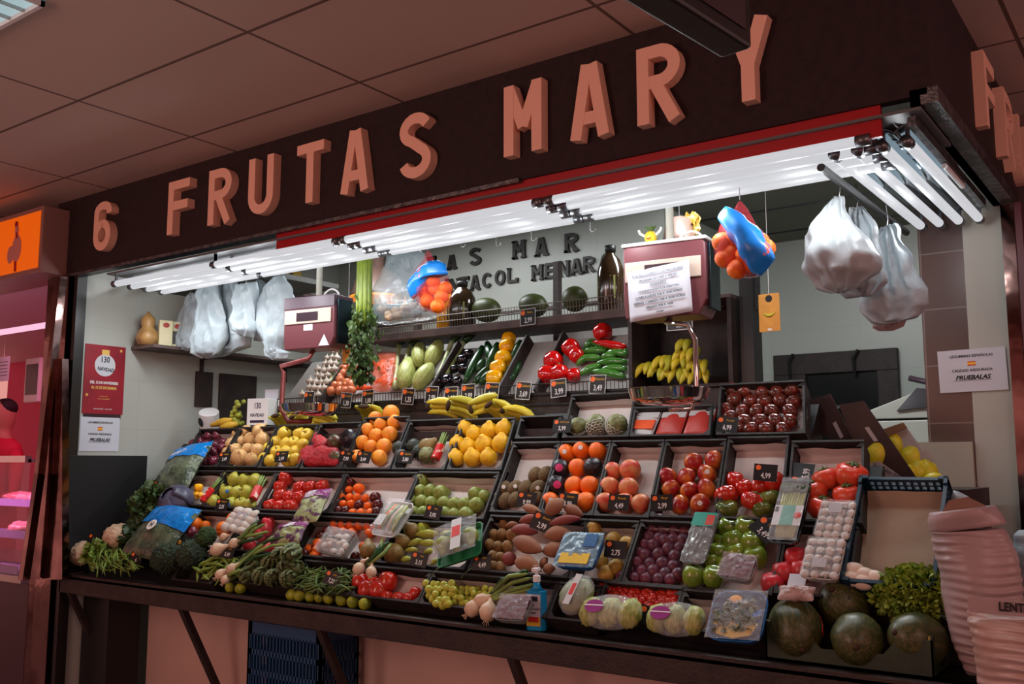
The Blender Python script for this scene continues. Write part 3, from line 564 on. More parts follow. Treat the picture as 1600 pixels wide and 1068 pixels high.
for k, o in enumerate([x for x in COL.objects if x.name.startswith('custard_apple')]):
    nb = MB()
    for q in range(7):
        for h in range(14):
            if k or True:
                t = 2*math.pi*(h+.5*(q % 2))/14; ph = math.radians(-80+q*13); r = 1.04
                p = [(r*math.cos(ph+dz)*math.cos(t+dt), r*math.cos(ph+dz)*math.sin(t+dt), r*math.sin(ph+dz)) for dt, dz in ((-.2, 0), (0, .12), (.2, 0))]
                nb.tube(p, .03, 4)
    o.rotation_mode = 'XYZ'
    nb.obj('foam_net', m_stick, o, M=(o.matrix_world.to_3x3().inverted().to_4x4() @ Matrix.Identity(4)).normalized() if False else RZ(0))
# ================================================================== upper vegetable shelf and what stands on it
O1 = Vector((0, 3.9, 1.86))
def onE(u, v, off=0): return onplane(u, v, SN, O1+SN*off)
m_basket = mat('black_wire', lin((30, 28, 28)), .4, metal=.3)
m_wliner = mat('white_liner', lin((168, 166, 162)), .7, lin((150, 148, 144)), 4, bump=.3, bscale=8)
m_shelf = mat('shelf_board', lin((96, 80, 76)), .6, lin((80, 66, 64)), 12)
m_film = mat('clear_film', lin((225, 235, 240)), .12, alpha=.28, spec=1, bump=1, bscale=30)
m_bag = mat('white_carrier_plastic', lin((158, 172, 178)), .4, bump=.6, bscale=22)
m_bagp = mat('pinkish_sack_plastic', lin((168, 146, 146)), .35, bump=.3, bscale=14)
def sil(rows, at, N, n=24, amp=.0, fq=8, seed=0, sub=3, off=0):
    """a closed body whose cross sections span the given left/right points; depth runs along N"""
    N = Vector(N); R = []
    for r in rows:
        a = at(r[0], r[1], off); b = at(r[2], r[3], off); R.append((a, b, r[4]))
    S2 = []
    for i in range(len(R)-1):
        for k in range(sub):
            t = k/sub; t2 = t
            S2.append((R[i][0].lerp(R[i+1][0], t2), R[i][1].lerp(R[i+1][1], t2), R[i][2]*(1-t2)+R[i+1][2]*t2))
    S2.append(R[-1]); c0 = sum(((a+b)/2 for a, b, d in S2), Vector())/len(S2)
    vs = []
    for a, b, d in S2:
        m = (a+b)/2; h = (b-a)/2
        for k in range(n):
            t = 2*math.pi*k/n; p = m+h*math.cos(t)+N*d*math.sin(t)
            if amp: p = p+((p-m).normalized() if (p-m).length else N)*amp*noise.noise(p*fq+Vector((seed, seed*2, 0)))
            vs.append(p-c0)
    L = len(S2); fs = [(i*n+k, i*n+(k+1) % n, (i+1)*n+(k+1) % n, (i+1)*n+k) for i in range(L-1) for k in range(n)]
    fs += [tuple(range(n-1, -1, -1)), tuple(range((L-1)*n, L*n))]
    mb = MB(); mb.add(vs, fs); return mb, c0
def silthing(name, rows, at, N, m, label, cat, group=None, **k):
    mb, c0 = sil(rows, at, N, **k); o = mb.obj(name, m, None, Matrix.Translation(c0), True); tag(o, label, cat, group); return o
def longv(name, m, p0, p1, rad, label=None, cat=None, group=None, bow=(0, 0, 0), n=10, k=8, parts=None, parent=None):
    p0 = Vector(p0); p1 = Vector(p1); c = (p0+p1)/2; bow = Vector(bow)
    pts = []; rs = []
    for i in range(k+1):
        t = i/k; pts.append(p0.lerp(p1, t)+bow*(4*t*(1-t))-c); q = t*(len(rad)-1); j = min(int(q), len(rad)-2); rs.append(rad[j]*(1-q+j)+rad[j+1]*(q-j))
    o = MB().tube(pts, rs, n).obj(name, m, parent, Matrix.Translation(c), True); tag(o, label, cat, group); return o
# shelf body
vs_ = thing('vegetable_shelf', (-3.3, 3.86, 1.68), 'dark tilted vegetable shelf with wire basket front', 'shelf')
MB().box((-1.38, 0, 0), (1.2, .02, .16)).obj('front_board', m_dark, vs_)
MB().box((-1.38, 0, -1.0), (-1.34, .5, 0)).box((1.16, 0, -1.0), (1.2, .5, 0)).box((-1.38, .3, -1), (1.2, .32, 0)).obj('side_frame', m_dark, vs_)
wb = MB()
for i in range(120): wb.tube([(-1.37+i*.0213, -.008, .10), (-1.37+i*.0213, -.012, .2)], .0016, 4)
for z in (.10, .15, .2): wb.tube([(-1.38, -.01, z), (1.2, -.01, z)], .003, 5)
wb.obj('wire_basket', m_basket, vs_)
vp = MB(); A0 = O1+SN*-.075+Vector((0, 0, 0))
def eb(x0, x1, s0, s1, o0, o1, mb):
    a = O1+SU*s0+SN*o0; mb.box((x0, s0, o0), (x1, s1, o1), rotM((1, 0, 0), SN)); return mb
base = eb(-4.68, -2.2, -.02, .44, -.085, -.078, MB()); base.obj('tilted_tray', m_wliner, vs_, Matrix.Translation(O1-Vector((-3.3, 3.86, 1.68))))
for u0, v0, u1, v1 in [(508, 622, 545, 545), (846, 592, 876, 516), (790, 596, 815, 525), (672, 612, 712, 530), (744, 604, 770, 525)][:4]:
    a = onE(u0, v0); b = onE(u1, v1); sa = (a-O1).dot(SU); sb = (b-O1).dot(SU); mx = (a.x+b.x)/2
    d = MB(); d.box((mx-.006, 0, -.078), (mx+.006, .43, .0)); d.obj('divider', m_dark, vs_, Matrix.Translation(O1-Vector((-3.3, 3.86, 1.68))) @ rotM((1, 0, 0), SN))
# melon shelf above
ms = thing('upper_shelf', (-3.2, 4.16, 2.27), 'grey brown upper shelf with wire rim carrying melons and oil bottles', 'shelf')
MB().box((-.95, 0, -.045), (1.42, .34, 0)).obj('board', m_shelf, ms, bevel=.003)
mb = MB()
for i in range(100): mb.tube([(-.9+i*.019, .005, .0), (-.9+i*.019, .0, .07)], .0016, 4)
for z in (.035, .07): mb.tube([(-.92, .002, z), (1.0, .002, z)], .0028, 5)
mb.obj('wire_rim', mat('grey_wire', lin((104, 98, 94)), .4, metal=.6), ms)
for x in (-.85, .22, 1.38): MB().box((x, .36, -1.2), (x+.035, .4, .38)).obj('slotted_upright', m_dark, ms)
MB().box((-.8, .42, -.6), (1.4, .43, .0)).obj('back_panel', m_wliner, ms)
# banana nook
bn = thing('banana_box', (-1.92, 3.95, 1.85), 'open dark wooden box nook holding bananas', 'box')
MB().box((-.24, .3, 0), (.24, .315, .38)).obj('back_board', m_dark, bn)
MB().box((-.26, 0, 0), (-.24, .32, .38)).obj('side_board', m_dark, bn); MB().box((.24, 0, 0), (.26, .32, .38)).obj('side_board', m_dark, bn)
MB().box((-.26, 0, -.015), (.26, .32, 0)).obj('bottom_board', m_dark, bn); MB().box((-.26, 0, .38), (.26, .34, .395)).obj('top_board', m_shelf, bn)
t_ = MB().box((-1.64, 4.0, .0), (-1.58, 4.1, 2.5)); tag(t_.obj('dark_upright', m_black), 'tall dark upright post beside the banana box', 'post')
tag(MB().box((-.26, .0, -.22), (.26, .3, -.0)).obj('lower_board', m_black, None, T(-1.92, 3.97, 1.83)), 'black board below the banana box', 'board')
# ---- vegetables on the tilted shelf
ZE = (470, 520, 8.9); ZF = (600, 520, 8.0); ZG = (660, 330, 3.444)
def e(Z, x, y, off=-.05): return onE(Z[0]+x/Z[2], Z[1]+y/Z[2], off)
K2 = dict(at=onE)
rr = random.Random(3); gd = []
for j in range(8):
    row = []
    for i in range(6):
        v = 615-j*9.5; u = 478+i*8.2+j*6.2+(j % 2)*4-5
        if u < 540+j*.2 and not (j > 5 and i > 4) and u < 505+j*4.9: row.append('%.1f,%.1f,%.2f' % (u+rr.uniform(-1, 1), v+rr.uniform(-1, 1), rr.uniform(.85, 1.15)))
    gd.append(' '.join(row))
fruits('garlic', 'garlic_bulb', 'garlic', (0, 0, 1), ';'.join(gd[::-1]), .0225, 'papery garlic bulb', 'of the heap on the upper shelf', 'garlic bulbs heaped on the upper shelf', (0, 40), at=onE, floor=-.05)
fruits('brown_onion', 'onion', 'onion', ZE, '650,420,.8 700,470;600,500,1.1 590,560;540,610 545,650 700,560 640,690;470,730 540,735 620,745 690,720;420,810,1.1 540,805 620,805 700,800', .029, 'coppery brown onion', 'on the upper shelf', 'brown onions on the upper shelf', at=onE, floor=-.06)
def G(name, m, Z, a, b, rad, lab, cat, grp, **k): return longv(name, m, e(Z, *a), e(Z, *b), rad, lab, cat, grp, **k)
m_leek = mat('leek_stalk', lin((150, 168, 96)), .4, lin((196, 202, 160)), 6, aniso=(6, 6, 1)); m_leekw = mat('white_leek_end', lin((220, 222, 196)), .4)
for a, b, w_ in [((350, 830), (520, 370), 'leaning between garlic and onions')]:
    G('leek', m_leek, ZE, a, b, [.012, .011, .012, .016], 'slim leek %s' % w_, 'leek', 'leeks on the upper shelf')
for a, b, w_ in [((130, 690), (185, 140), 'left of the endive heads'), ((160, 680), (330, 160), 'crossing beside the endive heads'), ((660, 590), (850, 110), 'left of the eggplants'), ((760, 560), (990, 120), 'touching the eggplants')]:
    o = G('leek', m_leek, ZF, a, b, [.015, .012, .013, .017], 'long green white leek %s' % w_, 'leek', 'leeks on the upper shelf')
    c = (e(ZF, *a)+e(ZF, *b))/2
    MB().tube([e(ZF, *b)-c, e(ZF, b[0]+60, b[1]-60)-c, e(ZF, b[0]+150, b[1]-90)-c], [.017, .024, .006], 8).obj('leaves', M_['cuke'], o, smooth=True)
m_end = mat('endive_leaf', lin((186, 190, 120)), .4, lin((150, 160, 72)), 9, aniso=(14, 14, 1.4))
def head(a, b, w, lab):
    p0 = e(ZF, *a); p1 = e(ZF, *b); L = (p1-p0).length; z = (p1-p0).normalized(); x = z.cross(SN); M = Matrix((x, z.cross(x), z)).transposed().to_4x4(); M.translation = p0
    MB().lathe([(r*w, zz*L) for r, zz in [(.02, -.02), (.4, 0), (.75, .12), (1, .4), (.95, .65), (.7, .88), (.35, 1.02), (.05, 1.05)]], 32, None, lambda t, zz: 1+.07*abs(math.sin(5*t+zz*6))).obj('endive', m_end, None, M, True)
    tag(COL.objects[-1], lab, 'lettuce', 'pale green endive heads')
head((240, 680), (320, 330), .052, 'pale green endive head, lower left of four'); head((400, 690), (590, 400), .05, 'pale green endive head, lower right of four')
head((430, 400), (450, 140), .045, 'pale green endive head, upper left of four'); head((560, 400), (700, 110), .047, 'pale green endive head, upper right of four')
# carrots inside a clear bag
cb = thing('carrot_bag', e(ZE, 1130, 560), 'clear plastic bag packed with orange carrots', 'bag')
c0 = e(ZE, 1130, 560); rc = random.Random(5); m_car = mat('carrot_skin', lin((236, 92, 40)), .35, lin((222, 76, 30)), 10)
for i in range(14):
    x = rc.uniform(850, 1230); y = 470+rc.uniform(0, 300); a = e(ZE, x, y, -.055+rc.uniform(0, .02)); b = e(ZE, x+rc.uniform(-120, 120), y-rc.uniform(90, 200)+60, -.05)
    longv('carrot', m_car, a-c0, b-c0, [.006, .013, .016, .013], k=5, parent=cb)
mb, c1 = sil([(1010, 800, 1250, 800, .012), (1000, 700, 1280, 700, .03), (1020, 480, 1320, 480, .035), (1040, 380, 1330, 380, .02), (1060, 270, 1330, 270, .008)], lambda u, v, off: e(ZE, u, v, -.035), SN, amp=.012, fq=20)
mb.obj('film', mat('orange_film', lin((240, 110, 70)), .12, alpha=.35, spec=1, bump=1, bscale=40), cb, Matrix.Translation(c1-c0), True)
for i, (x, y) in enumerate([(840, 770), (790, 770), (880, 600), (850, 520), (920, 780)]):
    longv('carrot', m_car, e(ZE, x-60, y+10), e(ZE, x+60, y-20), [.006, .014, .016], 'loose orange carrot %s' % ['by the celery tips', 'left of the celery tips', 'behind the celery leaves', 'highest behind the celery', 'right of the celery tips'][i], 'carrot', 'loose carrots')
egl = mat('eggplant_gloss', lin((18, 12, 20)), .1, coat=.5)
for i, (x0, y0, x1, y1, r) in enumerate([(650, 640, 720, 545, .035), (760, 640, 830, 530, .036), (900, 640, 930, 560, .03), (860, 470, 900, 420, .026), (960, 480, 1030, 420, .034), (940, 370, 1030, 290, .033), (1010, 290, 1110, 230, .03)]):
    a = e(ZF, x0, y0, -.03); b = e(ZF, x1, y1, -.05)
    o = longv('eggplant', egl, a, b, [r*.35, r*.9, r, r*.95, r*.7, r*.3], 'glossy black eggplant, %s counting from the lowest left' % ORD[i+1], 'eggplant', 'eggplants on the upper shelf', n=14, k=10)
for i, (a, b, r) in enumerate([((1010, 620), (1230, 170), .026), ((1120, 640), (1310, 420), .024), ((1200, 640), (1340, 480), .024), ((1170, 480), (1250, 330), .024), ((1300, 420), (1420, 130), .025), ((1330, 330), (1290, 120), .026), ((1500, 630), (1600, 420), .022)]):
    G('cucumber', M_['cuke'], ZF, a, b, [r*.4, r*.9, r, r*.9, r*.5], 'dark green cucumber, %s' % ['left edge of the heap', 'lower middle of the heap', 'lowest beside yellow peppers', 'left of the heap centre', 'upper right of the heap', 'top of the heap', 'right of the yellow peppers'][i], 'cucumber', 'dark green cucumbers')
for i, (x, y) in enumerate([(475, 900), (505, 865)]):
    G('cucumber', M_['cuke'], ZG, (x-20, y+20), (x+20, y-60 if i else y-30), [.01, .02, .022, .01], 'dark cucumber standing before the white liner, %s' % ['lower', 'upper'][i], 'cucumber', 'dark green cucumbers')
G('cucumber', M_['cuke'], ZG, (485, 800), (530, 700), [.015, .026, .026, .015], 'dark cucumber at the top beside the yellow peppers', 'cucumber', 'dark green cucumbers')
def pepm(m):
    o = []
    for i in range(3): o.append(MB().lathe([(.05, -.8), (.4, -.98), (.8, -.85), (1, -.3), (1.02, .25), (.85, .7), (.5, .92), (.25, .8), (.05, .75)], 32, None, lambda t, z: 1+.1*abs(math.cos(2*t+i))*(1 if z else 1)).mesh('pepper', m))
    return o
pst = MB().tube([(0, 0, .75), (.03, 0, 1.0), (.12, .0, 1.3)], [.16, .07, .09], 7).mesh('stem', M_['stemg'])
K['ypep'] = (pepm(M_['ypep']), [('stem', pst)]); K['rpep'] = (pepm(M_['rpep']), [('stem', pst)])
fruits('ypep', 'pepper', 'pepper', ZF, '1560,70,.9;1540,170;1490,320,1.05;1430,440,1.05;1385,570,1.1', .041, 'bright yellow bell pepper', 'of the column on the upper shelf', 'yellow peppers', (20, 20), at=onE, floor=-.07)
fruits('rpep', 'pepper', 'pepper', ZG, '800,735,1.1;705,805,1.15 830,775,.9;670,880,1.1 740,870,1.05;970,650,1.1 815,880,.8', .041, 'glossy red pepper', 'beside the long green peppers', 'red peppers', (30, 20), at=onE, floor=-.07)
for i, (a, b) in enumerate([((830, 830), (900, 780)), ((830, 890), (960, 830)), ((900, 860), (1090, 890)), ((930, 820), (1100, 810)), ((850, 760), (990, 750)), ((900, 710), (1060, 740)), ((990, 760), (1100, 770)), ((840, 800), (960, 790)), ((870, 740), (930, 700)), ((960, 850), (1100, 850)), ((960, 790), (1040, 780)), ((1000, 720), (1100, 760))]):
    r = .019
    G('pepper', M_['gpep'], ZG, a, b, [r*.3, r*.8, r, r, r*.6], 'long shiny green pepper, %s from the bottom of its heap' % ORD[i+1] if i else 'long shiny green pepper at lower left of its heap', 'pepper', 'long green peppers', bow=SN*.01)
longv('pepper', M_['rpep'], e(ZG, 920, 700, -.02), e(ZG, 1090, 730, -.03), [.006, .018, .022, .016], 'long red pepper lying on the green peppers', 'pepper', 'red peppers')
# bananas
bme = []
def bananam(i):
    pts = [(.0, 0, 0), (.01, 0, .025), (.02, .0, .055), (.02, 0, .09), (.01, 0, .125), (-.008, 0, .15), (-.014, 0, .165)]
    return MB().tube([(x*1.2, 0, z) for x, y, z in pts], [.007, .014, .021, .0225, .021, .014, .006], 7)
def hand(M, n, lab, m=None, spread=14, sc=1, grp='banana hands'):
    t = thing('banana_hand', M, lab, 'bananas', grp)
    for k in range(n):
        bananam(k).obj('banana', m or M_['banana'], t, RZ(180)@ RY((k-(n-1)/2)*spread*.15) @ T((k-(n-1)/2)*.03*sc, .006*(k % 2), 0) @ RZ(90+(k-(n-1)/2)*9) @ RX(0) @ Matrix.Diagonal((sc, sc, sc, 1)), True)
    MB().ball((0, 0, .0), .02, 8, 6, sq=(n*.45, .6, .6)).obj('crown', M_['stemb'], t, smooth=True); return t
def topD(u, v, y=3.72): return aY(u, v, y)
for (u, v, n, sp, lab) in [(568, 638, 5, 0, 'banana hand at left of the ledge above oranges'), (668, 640, 3, 75, 'banana hand lying flat above the avocados'), (700, 637, 4, 60, 'greenish banana hand in the middle of the ledge'), (735, 643, 3, 95, 'banana hand lying flat right of the middle'), (763, 636, 4, 30, 'banana hand above the quinces'), (785, 645, 2, 60, 'two bananas at right end of the ledge'),
                            (430, 652, 5, 10, 'greenish banana hand beside the small white box'), (455, 655, 5, 20, 'banana hand under the left scale pan'), (485, 656, 4, 60, 'yellow banana hand right of the scale pan')]:
    p = topD(u, v); hand(fr(p+Vector((0, 0, .012)), (1, 0, 0), (0, -.9, -.45), 0) @ RX(90) @ RY(sp) @ RX(20), n, lab, M_['gbanana'] if n > 4 or 'greenish' in lab else None)
fin = random.Random(4)
for i, (u, v, n) in enumerate([(1014, 585, 3), (1035, 590, 3), (1060, 592, 4), (1090, 596, 4), (1040, 574, 3), (1066, 577, 4), (1092, 580, 3), (1078, 562, 4), (1070, 549, 2)]):
    p = aY(u, v, 4.03); t = thing('banana_hand', T(*p), 'yellow banana hand in the dark box, %s' % ['leftmost of the heap', 'second at the bottom of the heap', 'third at the bottom of the heap', 'lowest at the right', 'left in the second layer', 'centre of the second layer', 'right in the second layer', 'below the topmost hand', 'topmost of the heap'][i], 'bananas', 'bananas heaped in the dark box')
    for k in range(n):
        x = (k-(n-1)/2)*.037; y = .11*(p.z-1.85)
        longv('banana', M_['banana'] if fin.random() < .6 else M_['gbanana'], (x*.5, .05, .045), (x*1.15+fin.uniform(-.006, .006), -.05+fin.uniform(-.01, .01), -.01+fin.uniform(-.012, .012)), [.007, .014, .0185, .0185, .015, .004], bow=(0, -.015, .02), n=9, parent=t)
ledge = MB().box((-4.7, 3.66, 1.60), (-2.4, 3.85, 1.655)); tag(ledge.obj('top_ledge', m_dark), 'dark ledge behind the top crates under the bananas', 'ledge')
# melons and bottles on the upper shelf
def mel(u, v, r, lab, sq=(1.25, .95, .95), name='melon', y=4.27):
    c = aY(u, v, y); c.z = max(c.z, 2.272+r*sq[2]*.97)
    o = MB().ball((0, 0, 0), r, 24, 16, None, sq, .03, 2, int(u)).obj(name, M_['mel'], None, Matrix.Translation(c) @ RY(10), True)
    MB().tube([(r*sq[0]*.98, 0, 0), (r*sq[0]*1.12, 0, .01)], .006, 6).obj('stem', M_['stemb'], o); tag(o, lab, 'melon', 'dark melons on the upper shelf')
mel(760, 484, .075, 'dark green melon beside the oil bottle'); mel(833, 477, .07, 'dark green melon behind the melon price card'); mel(898, 467, .07, 'round dark melon right on the upper shelf', (1, 1, 1))
m_oil = mat('olive_oil_dark', lin((48, 34, 20)), .12, coat=.5); m_lab = mat('olive_label', lin((120, 128, 60)), .5); m_yel = mat('yellow_oil', lin((214, 150, 20)), .15); m_blk = mat('black_label', lin((24, 24, 26)), .5)
def bottle(u, v, h, w, lab, m, ml, y=4.25, name='oil_bottle'):
    p = aY(u, v, y); p.z = 2.272
    t = thing(name, Matrix.Translation(p), lab, 'bottle', 'bottles on the upper shelf')
    MB().lathe([(w*.9, 0), (w, .01), (w, h*.5), (w*.97, h*.62), (w*.7, h*.78), (w*.35, h*.86), (w*.33, h*.92)], 20, None, lambda t_, z: 1+.04*abs(math.cos(2*t_))).obj('body', m, t, smooth=True)
    MB().lathe([(w*.4, h*.9), (w*.42, h), (w*.1, h*1.005)], 14).obj('cap', m_black, t, smooth=True)
    MB().tube([(0, 0, h*.18), (0, 0, h*.52)], w*1.01, 20).obj('label', ml, t, smooth=False)
    return t
bo = bottle(722, 500, .27, .08, 'dark olive oil bottle with green oval label, left', m_oil, m_lab); bottle(955, 490, .35, .07, 'dark olive oil bottle behind the right price scale', m_oil, m_lab)
bottle(698, 512, .25, .06, 'oil bottle with black label and yellow base', m_yel, m_blk)
# ---- wall lettering
wl = thing('wall_lettering', (-3.4, 5.05, 2.6), 'dark raised letters on the back wall reading FRUTAS MAR and MENAR', 'lettering')
m_wlet = mat('dark_letter', lin((48, 44, 42)), .5)
for ch, u, v, h in [('F', 590, 425, .102), ('R', 618, 420, .102), ('U', 640, 415, .102), ('T', 676, 412, .102), ('A', 708, 410, .102), ('S', 745, 401, .122), ('M', 813, 390, .122), ('A', 848, 386, .122), ('R', 895, 379, .122)]:
    p = aY(u, v, 5.05); letter(ch, h*.8, h, .024, .02, .007).obj('letter', m_wlet, wl, T(p.x+3.4-h*.42, 0, p.z-2.6-h/2) @ RX(90))
for ch, u, v, h in [('I', 700, 447, .102), ('N', 712, 447, .102), ('T', 727, 444, .102), ('A', 744, 442, .102), ('C', 763, 438, .102), ('O', 783, 434, .102), ('L', 803, 430, .102), ('M', 841, 426, .102), ('E', 862, 423, .102), ('N', 882, 420, .102), ('A', 902, 417, .102), ('R', 922, 413, .102), ('C', 950, 408, .102)]:
    p = aY(u, v, 5.05); letter(ch, h*.8, h, .018, .02, .006).obj('letter', m_wlet, wl, T(p.x+3.4-h*.4, 0, p.z-2.6-h/2) @ RX(90))
bpn = MB().box((-4.95, 5.03, 2.48), (-2.58, 5.048, 2.495)); tag(bpn.obj('wall_batten', m_shelf), 'thin batten on back wall under the lettering', 'trim')
# ================================================================== price cards
m_card = mat('price_card_black', lin((20, 20, 22)), .45); m_oran = mat('orange_disc', lin((240, 110, 40)), .5); m_gold = mat('gold_print', lin((214, 160, 40)), .5); m_chalk = mat('white_print', lin((225, 225, 225)), .5)
def pcard(p, w, h, name, price, label, zd=(0, -1, .15), spin=0, rim=False, xd=(1, 0, 0), foot=None):
    t = thing('price_card', fr(p, xd, zd, spin), label, 'price card', 'black price cards')
    b = MB().box((-w/2, -h/2, 0), (w/2, h/2, .002)); b.obj('card', m_card, t)
    if rim:
        r = MB(); q = w*.025
        for a, c in (((-w/2, -h/2), (w/2, -h/2+q)), ((-w/2, h/2-q), (w/2, h/2)), ((-w/2, -h/2), (-w/2+q, h/2)), ((w/2-q, -h/2), (w/2, h/2))): r.box((*a, .002), (*c, .003))
        r.obj('rim', m_chalk, t)
    MB().lathe([(h*.15, .002), (h*.15, .0032)], 16).obj('emblem', m_oran, t, T(-w*.31, h*.27, 0))
    if name: text(name, h*.2, m_gold, t, T(w*.12, h*.27, .0025), 'name_print', .0004, sx=.8, shear=.2)
    if price: text(price, h*.44, m_chalk, t, T(w*.03, -h*.2, .0025), 'price_print', .0004, bold=.0004, sx=.72)
    return t
for u, v, nme, pr, lab in [(483, 623, 'Ajos', '', 'at the foot of the garlic heap'), (541, 625, 'Cebolla', '1,30', 'under the brown onions'), (575, 621, 'Zanahoria', '1,80', 'below the celery tips'), (638, 619, 'Lechuga', '1,25', 'under the endive heads'),
                      (675, 616, 'Puerro', '2,99', 'under the leeks reading Puerro'), (705, 617, 'Berenjena', '3,25', 'under the eggplants'), (732, 613, 'Pimiento', '2,99', 'under the cucumbers'), (769, 611, 'Amarillo', '3,99', 'under the yellow peppers'),
                      (818, 610, 'Calabacin', '3,69', 'under the empty white liner'), (873, 606, 'Pimiento', '3,99', 'under the red peppers'), (934, 600, 'Pimiento', '3,49', 'under the long green peppers')]:
    pcard(aY(u, v, 3.835), .088, .088, nme, pr, 'white rimmed black price card %s' % lab, (.0, -1, .1), rr.uniform(-6, 6), True)
pcard(aY(825, 495, 4.14), .10, .09, 'Melon', '2,99', 'white rimmed black price card under the upper shelf melons', (0, -1, .05), 2, True)
pcard(aY(1062, 502, 3.949), .13, .08, '', '3,25', 'black price card above the banana box, half behind the notice', (0, -1, 0), 0, True)
ZS = [(351, 714, 'Cebolla', '3,49', 'in the pale onion crate'), (440, 713, 'Limon', '2,49', 'in the yellow apple crate'), (541, 713, 'Kaki', '7,90', 'beside the red net bags'), (568, 714, 'Zumo', '3,49', 'at the foot of the large oranges'), (634, 714, 'Aguacate', '2,80', 'on the avocados'),
      (347, 788, 'Manzana', '2,25', 'in the yellow green apple crate'), (823, 780, 'Kiwi', '9,99', 'in the tall kiwi crate'), (887, 782, 'Naranja', '3,99', 'behind the topmost sweet potato'), (967, 785, 'Granada', '4,49', 'on the pomegranates'), (1034, 785, 'Mango', '2,99', 'in the tall mango crate'),
      (1196, 738, '', '4,99', 'on the ribbed tomato crate'), (1136, 663, 'Tomate', '6,99', 'in the dark brown tomato crate'), (878, 665, 'Chirimoya', '5,99', 'beside the custard apples'), (677, 800, 'Pera', '3,95', 'at the front of the green pears'),
      (655, 874, 'Pera', '3,15', 'among the pale peppers'), (753, 878, 'Kiwi', '4,49', 'below the light brown kiwis'), (848, 816, 'Boniato', '2,99', 'stuck in the sweet potatoes'), (962, 858, '', '2,75', 'on the dull yellow pears'),
      (519, 903, 'Judia', '7,25', 'in the thin green beans'), (356, 862, 'Judia', '5,49', 'on the white onion above the broad beans'), (146, 842, '', '3', 'between the two cauliflowers'), (246, 760, '', '1,65', 'on the dark leafy cabbage'), (257, 842, '', '3,99', 'below the blue topped salad bag'), (213, 871, '', '4', 'on the flat green beans'), (1016, 962, '', '', 'between the two round lettuce packs')]
for u, v, nme, pr, lab in ZS:
    w_ = .085 if u > 800 else .08; sp = rr.uniform(-9, 9); o_ = .02
    if pr == '2,99' and 'sweet' in lab: w_ = .095; o_ = .07; sp = -14
    if u < 270: o_ = .06
    if u == 519 or u == 356: o_ = .04
    p = onS(u, v, o_); pcard(p, w_, w_*.76, nme, pr, 'black price card %s' % lab, (.25, -1, .35), sp)
pcard(onS(1196, 827, .01), .095, .075, 'Tomate', '3,49', 'tilted black price card in the glossy green tomato crate', (.25, -1, .6), -38)
pcard(onS(1253, 740, -.02), .095, .08, '', '5,99', 'black price card turned sideways beside large salmon tomatoes', (.2, -1, .8), 90)
